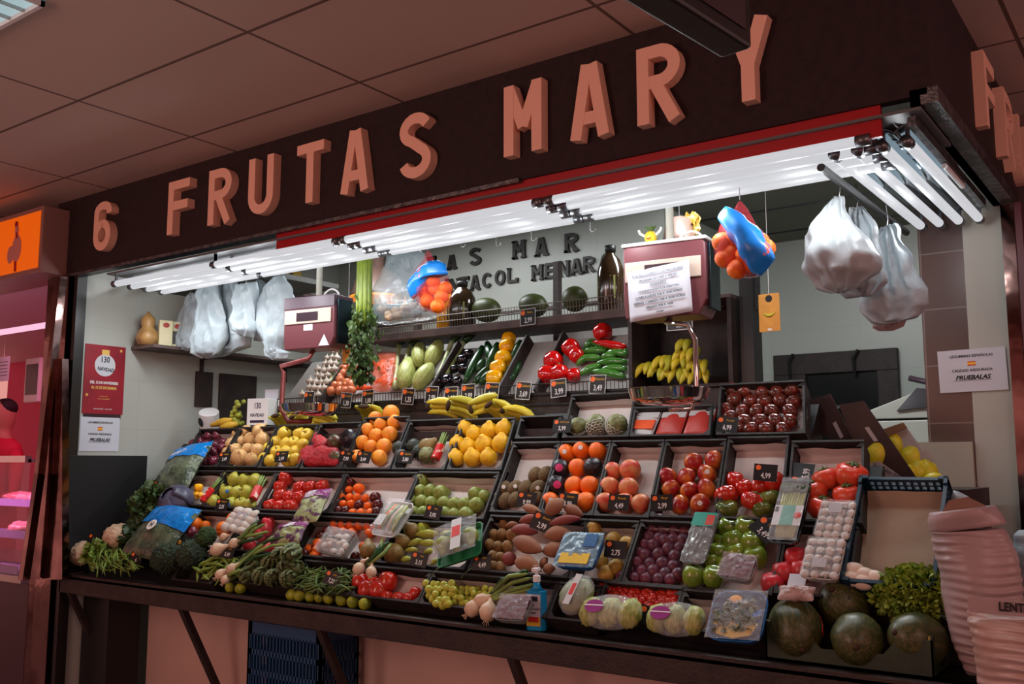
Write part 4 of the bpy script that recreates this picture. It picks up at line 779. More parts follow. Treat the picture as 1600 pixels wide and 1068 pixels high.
# ================================================================== hanging price scales
m_mar = mat('scale_maroon', lin((104, 56, 62)), .35); m_cream = mat('scale_cream', lin((190, 172, 158)), .5); m_lcd = mat('scale_display', lin((58, 44, 52)), .2)
m_chrome = mat('chrome', lin((210, 205, 205)), .08, metal=1); m_tealm = mat('dark_teal_metal', lin((60, 78, 88)), .15, metal=1); m_arm = mat('red_brown_arm', lin((120, 58, 56)), .35, metal=.3); m_pole = mat('painted_pole', lin((190, 192, 180)), .4)
def scale(u, v, Y, W, H, D, yaw, pu, pv, label, right):
    c = aY(u, v, Y); t = thing('price_scale', T(*c) @ RZ(yaw), label, 'scale', 'hanging price scales')
    prf = [(-W/2, -H*.28), (-W/2+.02*W, -H/2), (W/2-.03, -H/2), (W/2, -H*.3), (W/2, H/2-.012), (W/2-.015, H/2), (-W/2+.015, H/2), (-W/2, H/2-.012)]
    MB().prism(prf, 0, D, RX(90) @ T(0, 0, -D)).obj('housing', m_mar, t, bevel=.006)
    MB().box((W/2+.001, .02, -H*.42), (W/2+.012, D-.02, H*.46)).obj('side_cover', m_tealm, t, bevel=.004)
    MB().box((-W/2, -.004, H*.3), (W/2, D, H/2+.012)).obj('top_cap', mat('scale_cap', lin((84, 66, 78)) if not right else lin((205, 200, 200)), .35), t, bevel=.004)if not right else MB().box((-W/2-.005, -.006, H/2), (W/2+.005, D, H/2+.014)).obj('top_cap', m_white, t, bevel=.004)
    MB().box((-W*.47, -.008, H*.0), (W*.45, -.001, H*.28)).obj('display_frame', m_cream, t, bevel=.003)
    MB().box((-W*.22, -.011, H*.05), (W*.2, -.007, H*.22)).obj('display', m_lcd, t)
    MB().tube([(0, D*.5, H/2), (0, D*.5, 2.9-c.z)], .016, 12).obj('pole', m_pole, t, smooth=True)
    MB().tube([(.085-.055*math.cos(math.pi*k/10), D*.5, H/2+.055*math.sin(math.pi*k/10)) for k in range(11)], .005, 8).obj('cable', m_white, t, smooth=True)
    MB().prism([(-.035, 0), (.035, 0), (0, .06)], .0, .002, T(W*.32, -.002, -H*.46) @ RX(90)).obj('warning_sticker', m_paper, t) if not right else None
    if not right: MB().box((-.03, -.003, -H*.14), (.03, -.001, -H*.02)).obj('maker_label', m_paper, t)
    p = aY(pu, pv, Y-.02); q = (T(*c) @ RZ(yaw)).inverted() @ p; R = .155
    MB().lathe([(.04, -.06), (R*.75, -.055), (R*.93, -.035), (R, .0), (R*1.02, .002), (R*.97, -.003), (R*.9, -.03), (R*.7, -.045), (.03, -.048)], 36).obj('pan', m_chrome, t, T(*q), True)
    if right:
        MB().tube([(0, D*.4, -H/2), (.0, D*.1, -H/2-.02), (.10, -.01, -H/2-.04), (q.x+.02+.09, q.y, -H/2-.10), (q.x+.11, q.y, q.z-.01), (q.x+.09, q.y, q.z-.075), (q.x, q.y, q.z-.075)], .010, 10).obj('arm', m_chrome, t, smooth=True)
    else:
        MB().tube([(.0, D*.3, -H/2), (-.02, D*.2, -H/2-.05), (-.16, q.y, -H/2-.09), (q.x-.19, q.y, -H/2-.12), (q.x-.2, q.y, q.z-.02), (q.x-.15, q.y, q.z-.085), (q.x, q.y, q.z-.085)], .013, 10).obj('arm', m_arm, t, smooth=True)
    return t
scA = scale(482, 505, 3.42, .34, .27, .16, 8, 486, 632, 'left hanging scale in maroon and cream with red brown arm and steel pan', False)
scB = scale(1037, 437, 3.30, .34, .29, .16, 6, 1045, 608, 'right hanging scale with notice taped on it and steel pan', True)
# notice taped on the right scale
nt_ = thing('paper_notice', fr(aY(1030, 456, 3.275), (1, .1, 0), (.05, -1, .1), 5), 'white typed notice sheet taped over the right scale front', 'notice')
MB().sheet(lambda a, b: (-.13+.26*a, -.1+.205*b, .0015*math.sin(5*a+b*2)), 10, 8).obj('sheet', m_paper, nt_, solid=.0008, smooth=True)
for i, (s_, z) in enumerate([('POR MANTENIMIENTO DE MAQUINARIA', .013), ('ENCARGAR DE LUNES A VIERNES', .012), ('HORARIO', .017), ('CORRESPONDIENTE DE APERTURA', .012), ('LUNES A JUEVES 9:00 A 14:00 HORAS', .0135), ('VIERNES Y SABADO 9:00 A 20:00 HORAS', .0135), ('VERANO 9:00 A 14:00', .0135), ('Gracias', .011)]):
    text(s_, z, m_ink, nt_, T(0, .08-i*.0225, .006), 'line_of_print', .0004, bold=.0002 if i > 3 else 0, sx=.9)
ty = thing('fruit_toy', T(*aY(1017, 386, 3.36)), 'small yellow fruit shaped toy figure on top of the right scale', 'toy')
m_ty = mat('toy_yellow', lin((236, 200, 50)), .4); m_tr = mat('toy_red', lin((190, 60, 50)), .4)
MB().ball((0, 0, .04), .026, 14, 10, sq=(1, .8, 1)).obj('body', m_ty, ty, smooth=True); MB().box((-.025, -.02, -.012), (.025, .02, .018)).obj('base', m_tr, ty, bevel=.004)
for q in (-1, 1): MB().tube([(q*.02, 0, .045), (q*.045, -.005, .06), (q*.05, -.005, .075)], .006, 6).obj('arm', m_stick, ty, smooth=True)
lf = MB()
for k in range(7): a = 2*math.pi*k/7; lf.tube([(0, 0, .062), (.015*math.cos(a), .012*math.sin(a), .08), (.026*math.cos(a), .02*math.sin(a), .085)], [.006, .005, .001], 5)
lf.obj('leaves', M_['stemg'], ty); MB().tube([(-.01, -.022, .034), (0, -.024, .03), (.01, -.022, .034)], .003, 5).obj('mouth', m_tr, ty)
# ================================================================== hooks, nets, bags
def hook(p, lab, h=.07):
    o = MB().tube([(0, 0, h), (0, 0, 0), (.006, 0, -.012), (.02, 0, -.014), (.03, -.004, -.002)], .0022, 6).obj('meat_hook', m_wire, None, T(*p), True); tag(o, lab, 'hook', 'empty steel hooks'); return o
for i, (u, v) in enumerate([(720, 382), (775, 380), (830, 372), (922, 358)]):
    hook(aY(u, v, 3.43), 'empty steel hook below the front lamps, %s counting from the orange net' % ORD[i+1], .1)
m_net = mat('red_net_mesh', lin((200, 40, 60)), .5, alpha=.2); m_blue = mat('blue_orange_band', lin((24, 120, 206)), .3, lin((226, 90, 60)), 16, pos=(.62, .66))
m_bprint = mat('band_white_print', lin((230, 235, 240)), .4)
def netbag(Y, hookp, oranges, band, lab):
    hp = aY(*hookp, Y); t = thing('orange_net_bag', T(*hp), lab, 'net of oranges', 'nets of oranges')
    for (u, v, s_) in oranges:
        p = aY(u, v, Y+rnd.uniform(-.02, .03))-hp; inst('orange', K['orange'][0][0], T(*p) @ RZ(rnd.uniform(0, 360)) @ Matrix.Diagonal((s_, s_, s_, 1)), t)
    mb, c = sil(band[0], lambda u, v, off: aY(u, v, Y), (0, -1, 0), n=24, amp=.01, fq=14); mb.obj('net', m_net, t, T(*(c-hp)), True)
    mb, c = sil(band[1], lambda u, v, off: aY(u, v, Y-.035), (0, -1, 0), n=20, amp=.014, fq=18); b_ = mb.obj('band', m_blue, t, T(*(c-hp)), True)
    MB().tube([(0, 0, .0), (0, 0, .12)], .002, 5).obj('hook', m_wire, t)
    return t
o1 = netbag(3.2, (1156, 312), [(1128, 378, .037), (1148, 372, .037), (1133, 403, .038), (1152, 420, .038), (1165, 398, .037), (1187, 378, .036), (1196, 388, .036), (1175, 412, .036), (1160, 382, .036), (1142, 395, .036)],
       ([(1154, 314, 1158, 314, .004), (1148, 330, 1166, 326, .015), (1126, 352, 1180, 350, .045), (1116, 380, 1203, 372, .065), (1118, 400, 1208, 396, .065), (1140, 425, 1195, 420, .05), (1160, 434, 1185, 430, .02)],
        [(1122, 340, 1136, 320, .012), (1128, 352, 1162, 335, .03), (1142, 375, 1180, 352, .045), (1158, 400, 1196, 378, .045), (1175, 425, 1210, 398, .03), (1188, 433, 1212, 402, .008)]), 'net of oranges with blue printed band hanging right of the scale')
o2 = netbag(3.42, (668, 392), [(663, 455, .038), (680, 450, .038), (690, 463, .036), (668, 470, .037), (684, 478, .036), (696, 450, .034), (676, 438, .036), (659, 445, .034)],
       ([(667, 392, 671, 392, .004), (661, 405, 680, 408, .015), (648, 425, 698, 430, .04), (646, 450, 704, 455, .06), (655, 475, 702, 478, .05), (672, 488, 694, 488, .02)],
        [(668, 408, 685, 406, .01), (655, 420, 694, 412, .04), (642, 435, 700, 428, .04), (636, 450, 672, 432, .035), (645, 468, 655, 455, .01)]), 'net of oranges with blue band hanging beside the clear bag')
# celery hanging
hp = aY(570, 392, 3.42); ct = thing('celery_bunch', T(*hp), 'long celery bunch hanging upside down with dark leaves', 'celery')
m_cel = mat('celery_stalk', lin((128, 146, 50)), .35, lin((104, 126, 44)), 12, aniso=(20, 20, 2)); m_lv = mat('celery_leaf', lin((70, 96, 40)), .5, lin((44, 66, 28)), 14); m_lv2 = mat('lettuce_leaf', lin((140, 164, 56)), .5, lin((108, 140, 44)), 14)
rc = random.Random(11)
for i in range(9):
    a = 2*math.pi*i/9; x, y = .028*math.cos(a), .022*math.sin(a)
    MB().tube([(x*.4, y*.4, 0), (x, y, -.03), (x*1.05, y, -.14), (x*1.2+.0, y*1.2, -.28), (x*1.3, y*1.3, -.38)], [.012, .016, .015, .012, .008], 8).obj('stalk', m_cel, ct, smooth=True)
def leafcloud(n, fn, sz, seed=0, droop=None):
    mb = MB(); r = random.Random(seed)
    for i in range(n):
        p, d = fn(r); p = Vector(p); d = Vector(d).normalized(); s_ = sz*r.uniform(.6, 1.3); x = d.orthogonal().normalized(); x.rotate(Matrix.Rotation(r.uniform(0, 6.28), 3, d)); y = d.cross(x)
        vs = [p, p+d*s_*.35+x*s_*.32+y*s_*.1, p+d*s_*.7+x*s_*.42, p+d*s_*1.15+y*s_*.15, p+d*s_*.7-x*s_*.42, p+d*s_*.35-x*s_*.32+y*s_*.1, p+d*s_*.55-y*s_*.12]
        mb.add(vs, [(0, 1, 6), (1, 2, 6), (2, 3, 6), (3, 4, 6), (4, 5, 6), (5, 0, 6)])
    return mb
def cf(r):
    z = -r.uniform(.22, .66); w = .075*math.sin(min(1, (-z-.15)/.3)*1.57)*(1 if z > -.52 else .6+.4*(z+.66)/.14)
    return (r.gauss(0, w*.5), r.gauss(0, w*.4), z), (r.uniform(-.5, .5), r.uniform(-.5, .3), -1)
leafcloud(520, cf, .035, 2).obj('foliage', m_lv, ct)
# clear bag of mushrooms
cm = aY(632, 450, 3.5); cb2 = thing('clear_mushroom_bag', T(*cm), 'large clear plastic bag with pale mushrooms hanging beside the celery', 'bag')
rc = random.Random(8); m_mus = mat('pale_mushroom', lin((196, 170, 140)), .7, lin((150, 118, 88)), 14)
for i in range(16):
    u = rc.uniform(592, 672); v = rc.uniform(462, 496); p = aY(u, v, 3.5+rc.uniform(-.03, .03))-cm; r_ = rc.uniform(.018, .03)
    MB().ball((0, 0, 0), r_, 12, 8, sq=(1.1, 1, .8), amp=.3, fq=2, seed=i).obj('mushroom', m_mus, cb2, T(*p), True)
mb, c = sil([(622, 386, 652, 388, .01), (604, 400, 664, 396, .03), (594, 430, 672, 425, .06), (585, 460, 680, 455, .08), (577, 485, 690, 480, .08), (580, 500, 686, 492, .05), (600, 508, 670, 500, .01)], lambda u, v, off: aY(u, v, 3.5), (0, -1, 0), n=40, amp=.022, fq=16, sub=4)
mb.obj('film', mat('cloudy_film', lin((190, 210, 218)), .15, alpha=.3, spec=1, bump=.8, bscale=25), cb2, T(*(c-cm)), True)
# white carrier bags
def carrier(rows, Y, lab, seed, grp, m=None, dep=1, amp=.026):
    mb, c = sil(rows, lambda u, v, off: aY(u, v, Y), (0, -1, 0), n=48, amp=amp, fq=13, seed=seed, sub=6)
    for i, (x, y, z) in enumerate(mb.v): a = math.atan2(y, x); k = .008*math.sin(a*9+seed+z*20)+.006*noise.noise(Vector((a*5, z*30, seed))); mb.v[i] = (x*(1+k*3), y+k*1.3, z)
    t = thing('carrier_bag', T(*c), lab, 'bag', grp); mb.obj('bag_body', m or m_bag, t, smooth=True)
    u0, v0 = (rows[0][0]+rows[0][2])/2, rows[0][1]; p = aY(u0, v0, Y)-c
    MB().tube([p+Vector((0, 0, .09)), p+Vector((.004, 0, .03)), p+Vector((0, -.012, -.01)), p+Vector((-.015, -.02, 0))], .0022, 6).obj('hook', m_wire, t, smooth=True)
    return t
gl = 'white carrier bags hanging on the left'; gr = 'white carrier bags hanging on the right'
carrier([(292, 460, 304, 456, .01), (286, 478, 322, 470, .02), (276, 505, 330, 500, .035), (270, 525, 328, 525, .04), (270, 540, 312, 545, .03), (284, 548, 300, 548, .006)], 3.55, 'white carrier bag, leftmost of the left group', 1, gl)
carrier([(310, 442, 340, 440, .012), (308, 465, 346, 460, .025), (306, 500, 352, 495, .04), (300, 535, 350, 530, .05), (298, 552, 345, 552, .04), (312, 560, 330, 558, .008)], 3.48, 'crumpled white carrier bag, second in the left group', 2, gl)
carrier([(338, 440, 372, 440, .012), (338, 465, 376, 460, .025), (338, 495, 384, 490, .04), (330, 525, 392, 515, .05), (322, 550, 392, 540, .04), (320, 560, 350, 556, .01)], 3.56, 'white carrier bag bulging low, middle of the left group', 3, gl)
carrier([(370, 445, 400, 440, .012), (364, 465, 402, 460, .025), (362, 495, 400, 492, .035), (362, 515, 398, 515, .035), (366, 522, 394, 528, .01)], 3.46, 'white carrier bag in front of the middle one on the left', 4, gl)
carrier([(428, 432, 444, 430, .01), (410, 450, 452, 444, .025), (402, 480, 458, 470, .035), (404, 515, 446, 512, .035), (412, 545, 440, 545, .03), (416, 556, 452, 550, .02), (432, 562, 446, 560, .005)], 3.5, 'white carrier bag partly behind the left scale', 5, gl)
carrier([(396, 440, 408, 436, .01), (392, 470, 424, 460, .02), (394, 510, 420, 505, .03), (398, 532, 416, 534, .01)], 3.6, 'narrow white carrier bag between two others on the left', 6, gl)
carrier([(1305, 308, 1318, 307, .01), (1285, 335, 1330, 330, .04), (1262, 370, 1352, 365, .08), (1260, 400, 1372, 400, .1), (1262, 425, 1370, 425, .09), (1275, 452, 1345, 445, .04), (1300, 458, 1320, 456, .01)], 3.35, 'translucent white carrier bag holding brown goods, front of the right group', 7, gr, mat('thin_white_plastic', lin((170, 178, 182)), .35, alpha=.75, bump=.5, bscale=16))
carrier([(1330, 325, 1348, 322, .01), (1330, 350, 1368, 345, .03), (1330, 390, 1376, 380, .05), (1318, 420, 1378, 420, .06), (1310, 450, 1384, 440, .05), (1320, 466, 1362, 462, .01)], 3.55, 'crumpled white carrier bag in the middle of the right group', 8, gr)
carrier([(1376, 356, 1396, 350, .01), (1374, 385, 1412, 375, .03), (1350, 430, 1430, 420, .05), (1340, 462, 1444, 450, .06), (1345, 490, 1448, 475, .05), (1360, 505, 1430, 496, .02), (1372, 508, 1415, 500, .004)], 3.7, 'tall white carrier bag at the rear of the right group', 9, gr)
carrier([(1378, 480, 1412, 478, .02), (1362, 500, 1416, 498, .03), (1362, 512, 1410, 510, .02), (1372, 517, 1396, 516, .004)], 3.8, 'lowest white bag edge hanging below the right group', 10, gr, m_bagp)
ib = MB().ball((0, 0, 0), .11, 20, 12, sq=(1.1, .5, .5), amp=.2); tag(ib.obj('brown_goods', mat('brown_dry_goods', lin((150, 116, 104)), .8, lin((120, 88, 78)), 8), None, T(*aY(1315, 415, 3.36)), True), 'brown dry goods inside the front right bag', 'goods')
# strings with orange cards
def scard(u, v, Y, w, h, su, sv, lab, dark):
    p = aY(u, v, Y); t = thing('orange_card', T(*p), lab, 'card', 'orange cards on strings')
    MB().box((-w/2, 0, -h/2), (w/2, .002, h/2)).obj('card', mat('orange_card', lin((214, 150, 60)), .5, lin((200, 138, 54)), 20), t)
    q = aY(su, sv, Y)-p; MB().tube([(0, .001, h/2-.01), (0, .001, q.z)], .0012, 4).obj('string', m_stick, t)
    MB().lathe([(.014, 0), (.014, .001)], 14, RX(90)).obj('hole_ring', m_ink, t, T(0, -.001, h*.37))
    longv('banana_print', M_['banana'], (-w*.28, -.0015, -h*.0), (w*.28, -.0015, -h*.0), [.0015, .006, .0065, .0015], bow=(0, 0, -.012), parent=t) if not dark else (MB().box((-w/2, -.001, -h*.02), (w/2, 0, h*.25)).obj('dark_band', m_lcd, t), MB().tube([(-w*.2, -.001, -h*.12), (0, -.001, -h*.19), (w*.2, -.001, -h*.12)], .003, 5).obj('smile_print', m_ink, t))
    MB().box((-.008, -.001, -h*.47), (.008, 0, -h*.42)).obj('small_mark', m_stick, t)
scard(1202, 488, 3.6, .085, .15, 1184, 230, 'orange card with banana print hanging on a string at right', False)
scard(543, 543, 3.6, .075, .165, 543, 172, 'orange and dark card hanging beside the celery', True)
# pendant lamp shade far behind, jars, dark items
pl_ = thing('pendant_lamp', T(*aY(590, 467, 4.6)), 'brown pendant lamp shade with glowing orange rim', 'lamp')
MB().lathe([(.19, 0), (.185, .03), (.15, .13), (.08, .2), (.045, .22), (.045, .36), (.03, .37)], 32).obj('shade', mat('brown_shade', lin((104, 80, 72)), .4), pl_, smooth=True)
MB().lathe([(.188, -.006), (.195, .0), (.188, .012)], 32).obj('glowing_rim', mat('orange_glow', lin((240, 130, 30)), .5, emit=(1, .3, .03), estr=.7), pl_, smooth=True)
MB().tube([(0, 0, .36), (0, 0, .6)], .004, 6).obj('cord', m_black, pl_)
def jars(Y, lst, lab):
    for i, (u, v, h, r, m_) in enumerate(lst):
        p = aY(u, v, Y); t = thing('glass_jar', T(*p), '%s, %s' % (lab, ORD[i+1]), 'jar', 'jars on the side shelf')
        MB().lathe([(r*.9, 0), (r, .01), (r, h*.75), (r*.8, h*.85)], 14).obj('jar_body', m_, t, smooth=True); MB().lathe([(r*.85, h*.85), (r*.85, h)], 14).obj('lid', mat('jar_lid', lin((70, 56, 44)), .4), t)
m_jar = mat('jar_glass_goods', lin((120, 96, 60)), .2, lin((190, 160, 60)), 20)
jars(4.4, [(450, 442, .09, .035, m_jar), (463, 441, .09, .035, m_jar), (452, 458, .09, .035, m_jar), (466, 458, .09, .035, m_jar)], 'small glass jar stacked above the left scale')
tag(MB().box((-.25, -.05, -.02), (.16, .1, 0)).obj('jar_shelf', m_shelf, None, T(*aY(458, 462, 4.38))), 'small shelf under the glass jars', 'shelf')
ws = thing('side_shelf', (-5.3, 3.33, 2.205), 'dark side wall shelf with gourd and packets', 'shelf')
MB().box((0, 0, -.02), (.24, 1.6, .0)).obj('board', m_shelf, ws, bevel=.002)
for y in (.5, 1.2): MB().box((0, y, -.14), (.02, y+.02, -.02)).box((0, y, -.04), (.2, y+.015, -.02)).obj('bracket', m_dark, ws)
p = Vector((-5.19, 3.37, 2.205)); g_ = MB().lathe([(.02, 0), (.07, .01), (.09, .06), (.075, .11), (.045, .145), (.055, .18), (.05, .22), (.02, .25), (.008, .27)], 20).obj('gourd', mat('gourd_skin', lin((176, 138, 84)), .4, lin((150, 112, 66)), 12), None, T(*p) @ Matrix.Scale(.78, 4), True); tag(g_, 'bottle shaped tan gourd at the end of the side shelf', 'gourd')
m_pk = mat('packet_cream', lin((206, 200, 160)), .5); m_pk2 = mat('packet_dark', lin((70, 60, 60)), .5); m_pkr = mat('packet_red', lin((160, 50, 50)), .5); m_pkg = mat('packet_green', lin((160, 186, 150)), .5)
for i, (y, mm, ml, lab) in enumerate([(3.45, m_pk, m_pkr, 'cream packet beside the gourd'), (3.53, m_pk2, m_pkr, 'dark front packet, second from the gourd'), (3.61, m_pkg, m_pkr, 'green packet, third from the gourd'), (3.69, m_pk2, m_pkr, 'dark packet touching the hanging bags')]):
    t = thing('food_packet', T(-5.13, y, 2.205) @ RZ(70), lab, 'packet', 'packets on the side shelf')
    MB().box((-.04, -.02, 0), (.04, .02, .16)).obj('packet_body', m_pk, t, bevel=.003); MB().box((-.032, -.0225, .02), (.032, -.02, .1)).obj('front_print', mm, t)
    MB().ball((0, -.02, .13), .02, 12, 6, sq=(1, .15, .8)).obj('emblem', ml, t, smooth=True)
# side wall: poster, notice, dark panels
po = thing('wall_poster', fr(Vector((-5.298, 3.165, 1.99)), (0, 1, 0), (1, 0, 0)), 'dark red Christmas poster with silver bauble on the left wall', 'poster')
m_pred = mat('poster_red', lin((146, 24, 40)), .5, lin((128, 18, 34)), 5); m_gol = mat('poster_gold', lin((220, 180, 90)), .5); m_sil = mat('poster_silver', lin((196, 200, 206)), .5)
MB().box((-.13, -.205, 0), (.13, .205, .002)).obj('sheet', m_pred, po)
MB().lathe([(.066, .002), (.066, .0035)], 32).obj('bauble', m_sil, po, T(0, .085, 0)); MB().box((-.024, .148, .002), (.024, .178, .004)).obj('bauble_cap', m_gol, po)
m_nav = mat('poster_navy', lin((40, 34, 60)), .5)
text('130', .05, m_nav, po, T(-.002, .118, .004), 'poster_print', .0004, bold=.001, sx=.8); text('NAVIDAD', .03, m_nav, po, T(.006, .06, .004) @ RZ(-4), 'poster_print', .0004, bold=.0008, sx=.8)
text('DEL 12 DE NOVIEMBRE', .022, m_chalk, po, T(0, -.02, .003), 'poster_print', .0004, bold=.0006, sx=.8); text('AL 12 DE DICIEMBRE', .022, m_gol, po, T(0, -.05, .003), 'poster_print', .0004, bold=.0006, sx=.8)
text('y mucho mas', .01, m_gol, po, T(0, -.1, .003), 'poster_print', .0004); text('www.comunidad', .011, m_gol, po, T(0, -.115, .003), 'poster_print', .0004); text('#comunidad   con salud', .012, m_chalk, po, T(0, -.175, .003), 'poster_print', .0004)
star = [(math.cos(math.radians(90+k*36))*(.012 if k % 2 == 0 else .005), math.sin(math.radians(90+k*36))*(.012 if k % 2 == 0 else .005)) for k in range(10)]
for x, y in ((.1, .18), (-.105, -.095)): MB().prism(star, .002, .003).obj('star', m_gol, po, T(x, y, 0))
m_fl = mat('flag_red', lin((200, 40, 30)), .5); m_fy = mat('flag_yellow', lin((240, 190, 20)), .5)
def notice(M, W, H, lab):
    t = thing('wall_notice', M, lab, 'notice', 'notices reading LEGUMBRES ESPANOLAS')
    MB().box((-W/2, -H/2, 0), (W/2, H/2, .0015)).obj('sheet', m_paper, t)
    text('LEGUMBRES ESPAÑOLAS', H*.085, m_ink, t, T(0, H*.34, .002), 'printed_line', .0003, bold=.0004, sx=W/H*.68); text('CALIDAD ASEGURADA', H*.085, m_ink, t, T(0, -H*.0, .002), 'printed_line', .0003, bold=.0004, sx=W/H*.68)
    text('PRUEBALAS', H*.14, m_ink, t, T(0, -H*.17, .002), 'printed_line', .0003, bold=.001, sx=W/H*.7, shear=.3)
    MB().box((-W*.29, -H*.24, .0015), (W*.27, -H*.232, .003)).obj('underline', m_ink, t)
    f_ = MB().box((-W*.06, H*.11, .0015), (W*.06, H*.21, .003)).obj('flag', m_fl, t); MB().box((-W*.06, H*.135, .003), (W*.06, H*.185, .0036)).obj('yellow_band', m_fy, f_)
notice(fr(aY(1519, 578, 4.35), (1, 0, 0), (0, -1, 0), 1), .262, .178, 'white notice reading PRUEBALAS on the tiled pillar at right')
notice(fr(Vector((-5.297, 3.155, 1.665)), (0, 1, 0), (1, 0, 0)), .25, .2, 'white notice reading PRUEBALAS below the red poster')
tag(MB().box((0, -.12, -.02), (.002, .12, .02)).obj('grey_strip_label', m_lcd, None, T(-5.3, 3.165, 1.775)), 'dark grey printed strip between poster and notice', 'notice')
for (y0, y1, z0, z1, lab) in [(3.80, 3.93, 1.86, 2.09, 'narrow dark cover plate on the left wall'), (3.985, 4.29, 1.62, 2.09, 'wide dark cover plate on the left wall')]:
    tag(MB().box((-5.3, y0, z0), (-5.285, y1, z1)).obj('wall_plate', m_dark, bevel=.002), lab, 'wall plate')
# small white box, tin, corn
def tb_(u, v, s0_, off): return onS(u, v, off)
bx = thing('white_gift_box', fr(aY(402, 643, 3.74), (1, .25, 0), (.25, -1, 0)) , 'small white box printed 130 above the onion crate', 'box')
MB().box((-.075, -.08, -.12), (.075, .08, 0)).obj('box_body', m_white, bx, bevel=.002); MB().box((-.02, .08, -.1), (.075, .14, -.098)).obj('raised_flap', m_paper, bx, T(0, 0, .0))
text('130', .05, m_nav, bx, T(0, .035, .001), 'printed_line', .0004, bold=.0008, sx=.7); text('NAVIDAD', .028, m_nav, bx, T(0, -.02, .001), 'printed_line', .0004, bold=.0006, sx=.8); MB().box((-.05, -.065, 0), (.05, -.05, .001)).obj('dark_ribbon', m_nav, bx)
tin = thing('white_round_tin', T(*aY(327, 655, 3.75)) @ RY(20) @ RX(20), 'tilted white round tin with black pear mark', 'tin')
MB().lathe([(.055, -.07), (.06, -.05), (.062, .05), (.058, .055)], 28).obj('tin_body', m_white, tin, smooth=False); MB().lathe([(.062, -.075), (.063, -.055)], 28).obj('black_foot', m_black, tin)
MB().ball((0, -.062, .0), .03, 14, 8, sq=(.9, .1, 1)).obj('black_mark', m_ink, tin, smooth=True)
for i, (a, b) in enumerate([((330, 664), (362, 655)), ((345, 667), (372, 662))]):
    longv('squash', mat('yellow_squash', lin((214, 176, 60)), .4, lin((190, 150, 44)), 8), aY(*a, 3.7), aY(*b, 3.74), [.012, .022, .026, .01], 'yellow long squash beside the tin, %s' % ['upper', 'lower'][i], 'squash', 'yellow squashes')
gc = thing('green_grape_cluster', T(*aY(373, 645, 3.78)), 'bright green cluster left of the small white box', 'romanesco')
for i in range(26):
    MB().ball((0, 0, 0), .016, 8, 6).obj('bud', M_['lpep'], gc, T(rc.uniform(-.035, .035), rc.uniform(-.03, .02), rc.uniform(-.07, .07)), True)
# ================================================================== loose goods over the slope
def lump(n, m, r, sq=(1, 1, 1), fq=3.2, dep=.16, seed=0, seg=36, fine=.04):
    b = MB().ball((0, 0, 0), 1, seg, seg*2//3)
    for i, v in enumerate(b.v):
        d = Vector(v).normalized(); e_ = noise.voronoi(d*fq+Vector((seed, 0, 0)))[0]; q = 1+dep*(.5-min(1, e_[0]*2.1))+fine*noise.noise(d*14)
        b.v[i] = (d.x*sq[0]*r*q, d.y*sq[1]*r*q, d.z*sq[2]*r*q)
    return b
m_cau = mat('cauliflower_curd', lin((206, 180, 150)), .8, lin((188, 158, 130)), 12, bump=.8, bscale=90); m_bro = mat('broccoli_head', lin((54, 72, 50)), .8, lin((42, 58, 44)), 16, bump=1, bscale=160)
m_bro2 = mat('bright_broccoli_head', lin((58, 84, 40)), .8, lin((44, 66, 32)), 16, bump=1, bscale=160); m_kale = mat('dark_leaf', lin((50, 72, 36)), .5, lin((36, 54, 28)), 14)
m_cab = mat('purple_cabbage', lin((58, 58, 78)), .35, lin((84, 84, 104)), 9, bump=.4, bscale=12)
def onP(u, v, off): return onS(u, v, off)
def atop(u, v, off, r=0): return T(*onS(u, v, off)) @ rotM((1, 0, 0), SN)
tag(lump('', 0, .078, (1.15, 1, .9), 3, .18, 1).obj('cauliflower', m_cau, None, atop(182, 838, .02), True), 'cream cauliflower, the upper one of two', 'cauliflower', 'cauliflowers')
tag(lump('', 0, .072, (1, 1.1, .9), 3, .18, 5).obj('cauliflower', m_cau, None, atop(128, 864, -.0), True), 'pinkish cauliflower at the far left corner of the counter', 'cauliflower', 'cauliflowers')
def veg(name, M, m, parts, lab, cat, grp=None):
    t = thing(name, M, lab, cat, grp)
    for p in parts: p(t)
    return t
for (u, v, off, r, sq, lab, mm, sd) in [(262, 872, .03, .095, (1.15, .9, .9), 'large dark broccoli head at the front left', m_bro, 2), (300, 866, .03, .085, (1, .95, .9), 'dark broccoli head right of the largest one', m_bro, 3),
                                  (322, 838, .05, .056, (1, 1.1, .9), 'bright green broccoli head with cut stalk below the oranges', m_bro2, 4)]:
    t = thing('broccoli', atop(u, v, off), lab, 'broccoli', 'broccoli heads')
    lump('', 0, r, sq, 5.5, .3, sd, 72, .12).obj('floret_head', mm, t, smooth=True)
    MB().tube([(-r*.3, 0, -r*.5), (-r*1.0, 0, -r*.7), (-r*1.25, .01, -r*.75)], [.025, .022, .024], 8).obj('stalk', M_['lpep'], t, smooth=True)
t = thing('purple_cabbage', atop(277, 785, .02), 'blue purple cabbage behind the blue topped salad bag', 'cabbage')
lump('', 0, .095, (1, 1, .9), 1.6, .1, 3).obj('head', m_cab, t, smooth=True)
for k in range(3): MB().sheet(lambda a, b: ((.1+.006*k)*math.cos(a*2.2+k*1.7)*math.cos(b*1.5-.3), (.1+.006*k)*math.sin(a*2.2+k*1.7)*math.cos(b*1.5-.3), (.094)*math.sin(b*1.5-.3)+.002*math.sin(20*a)), 10, 8).obj('outer_leaf', m_cab, t, solid=.002, smooth=True)
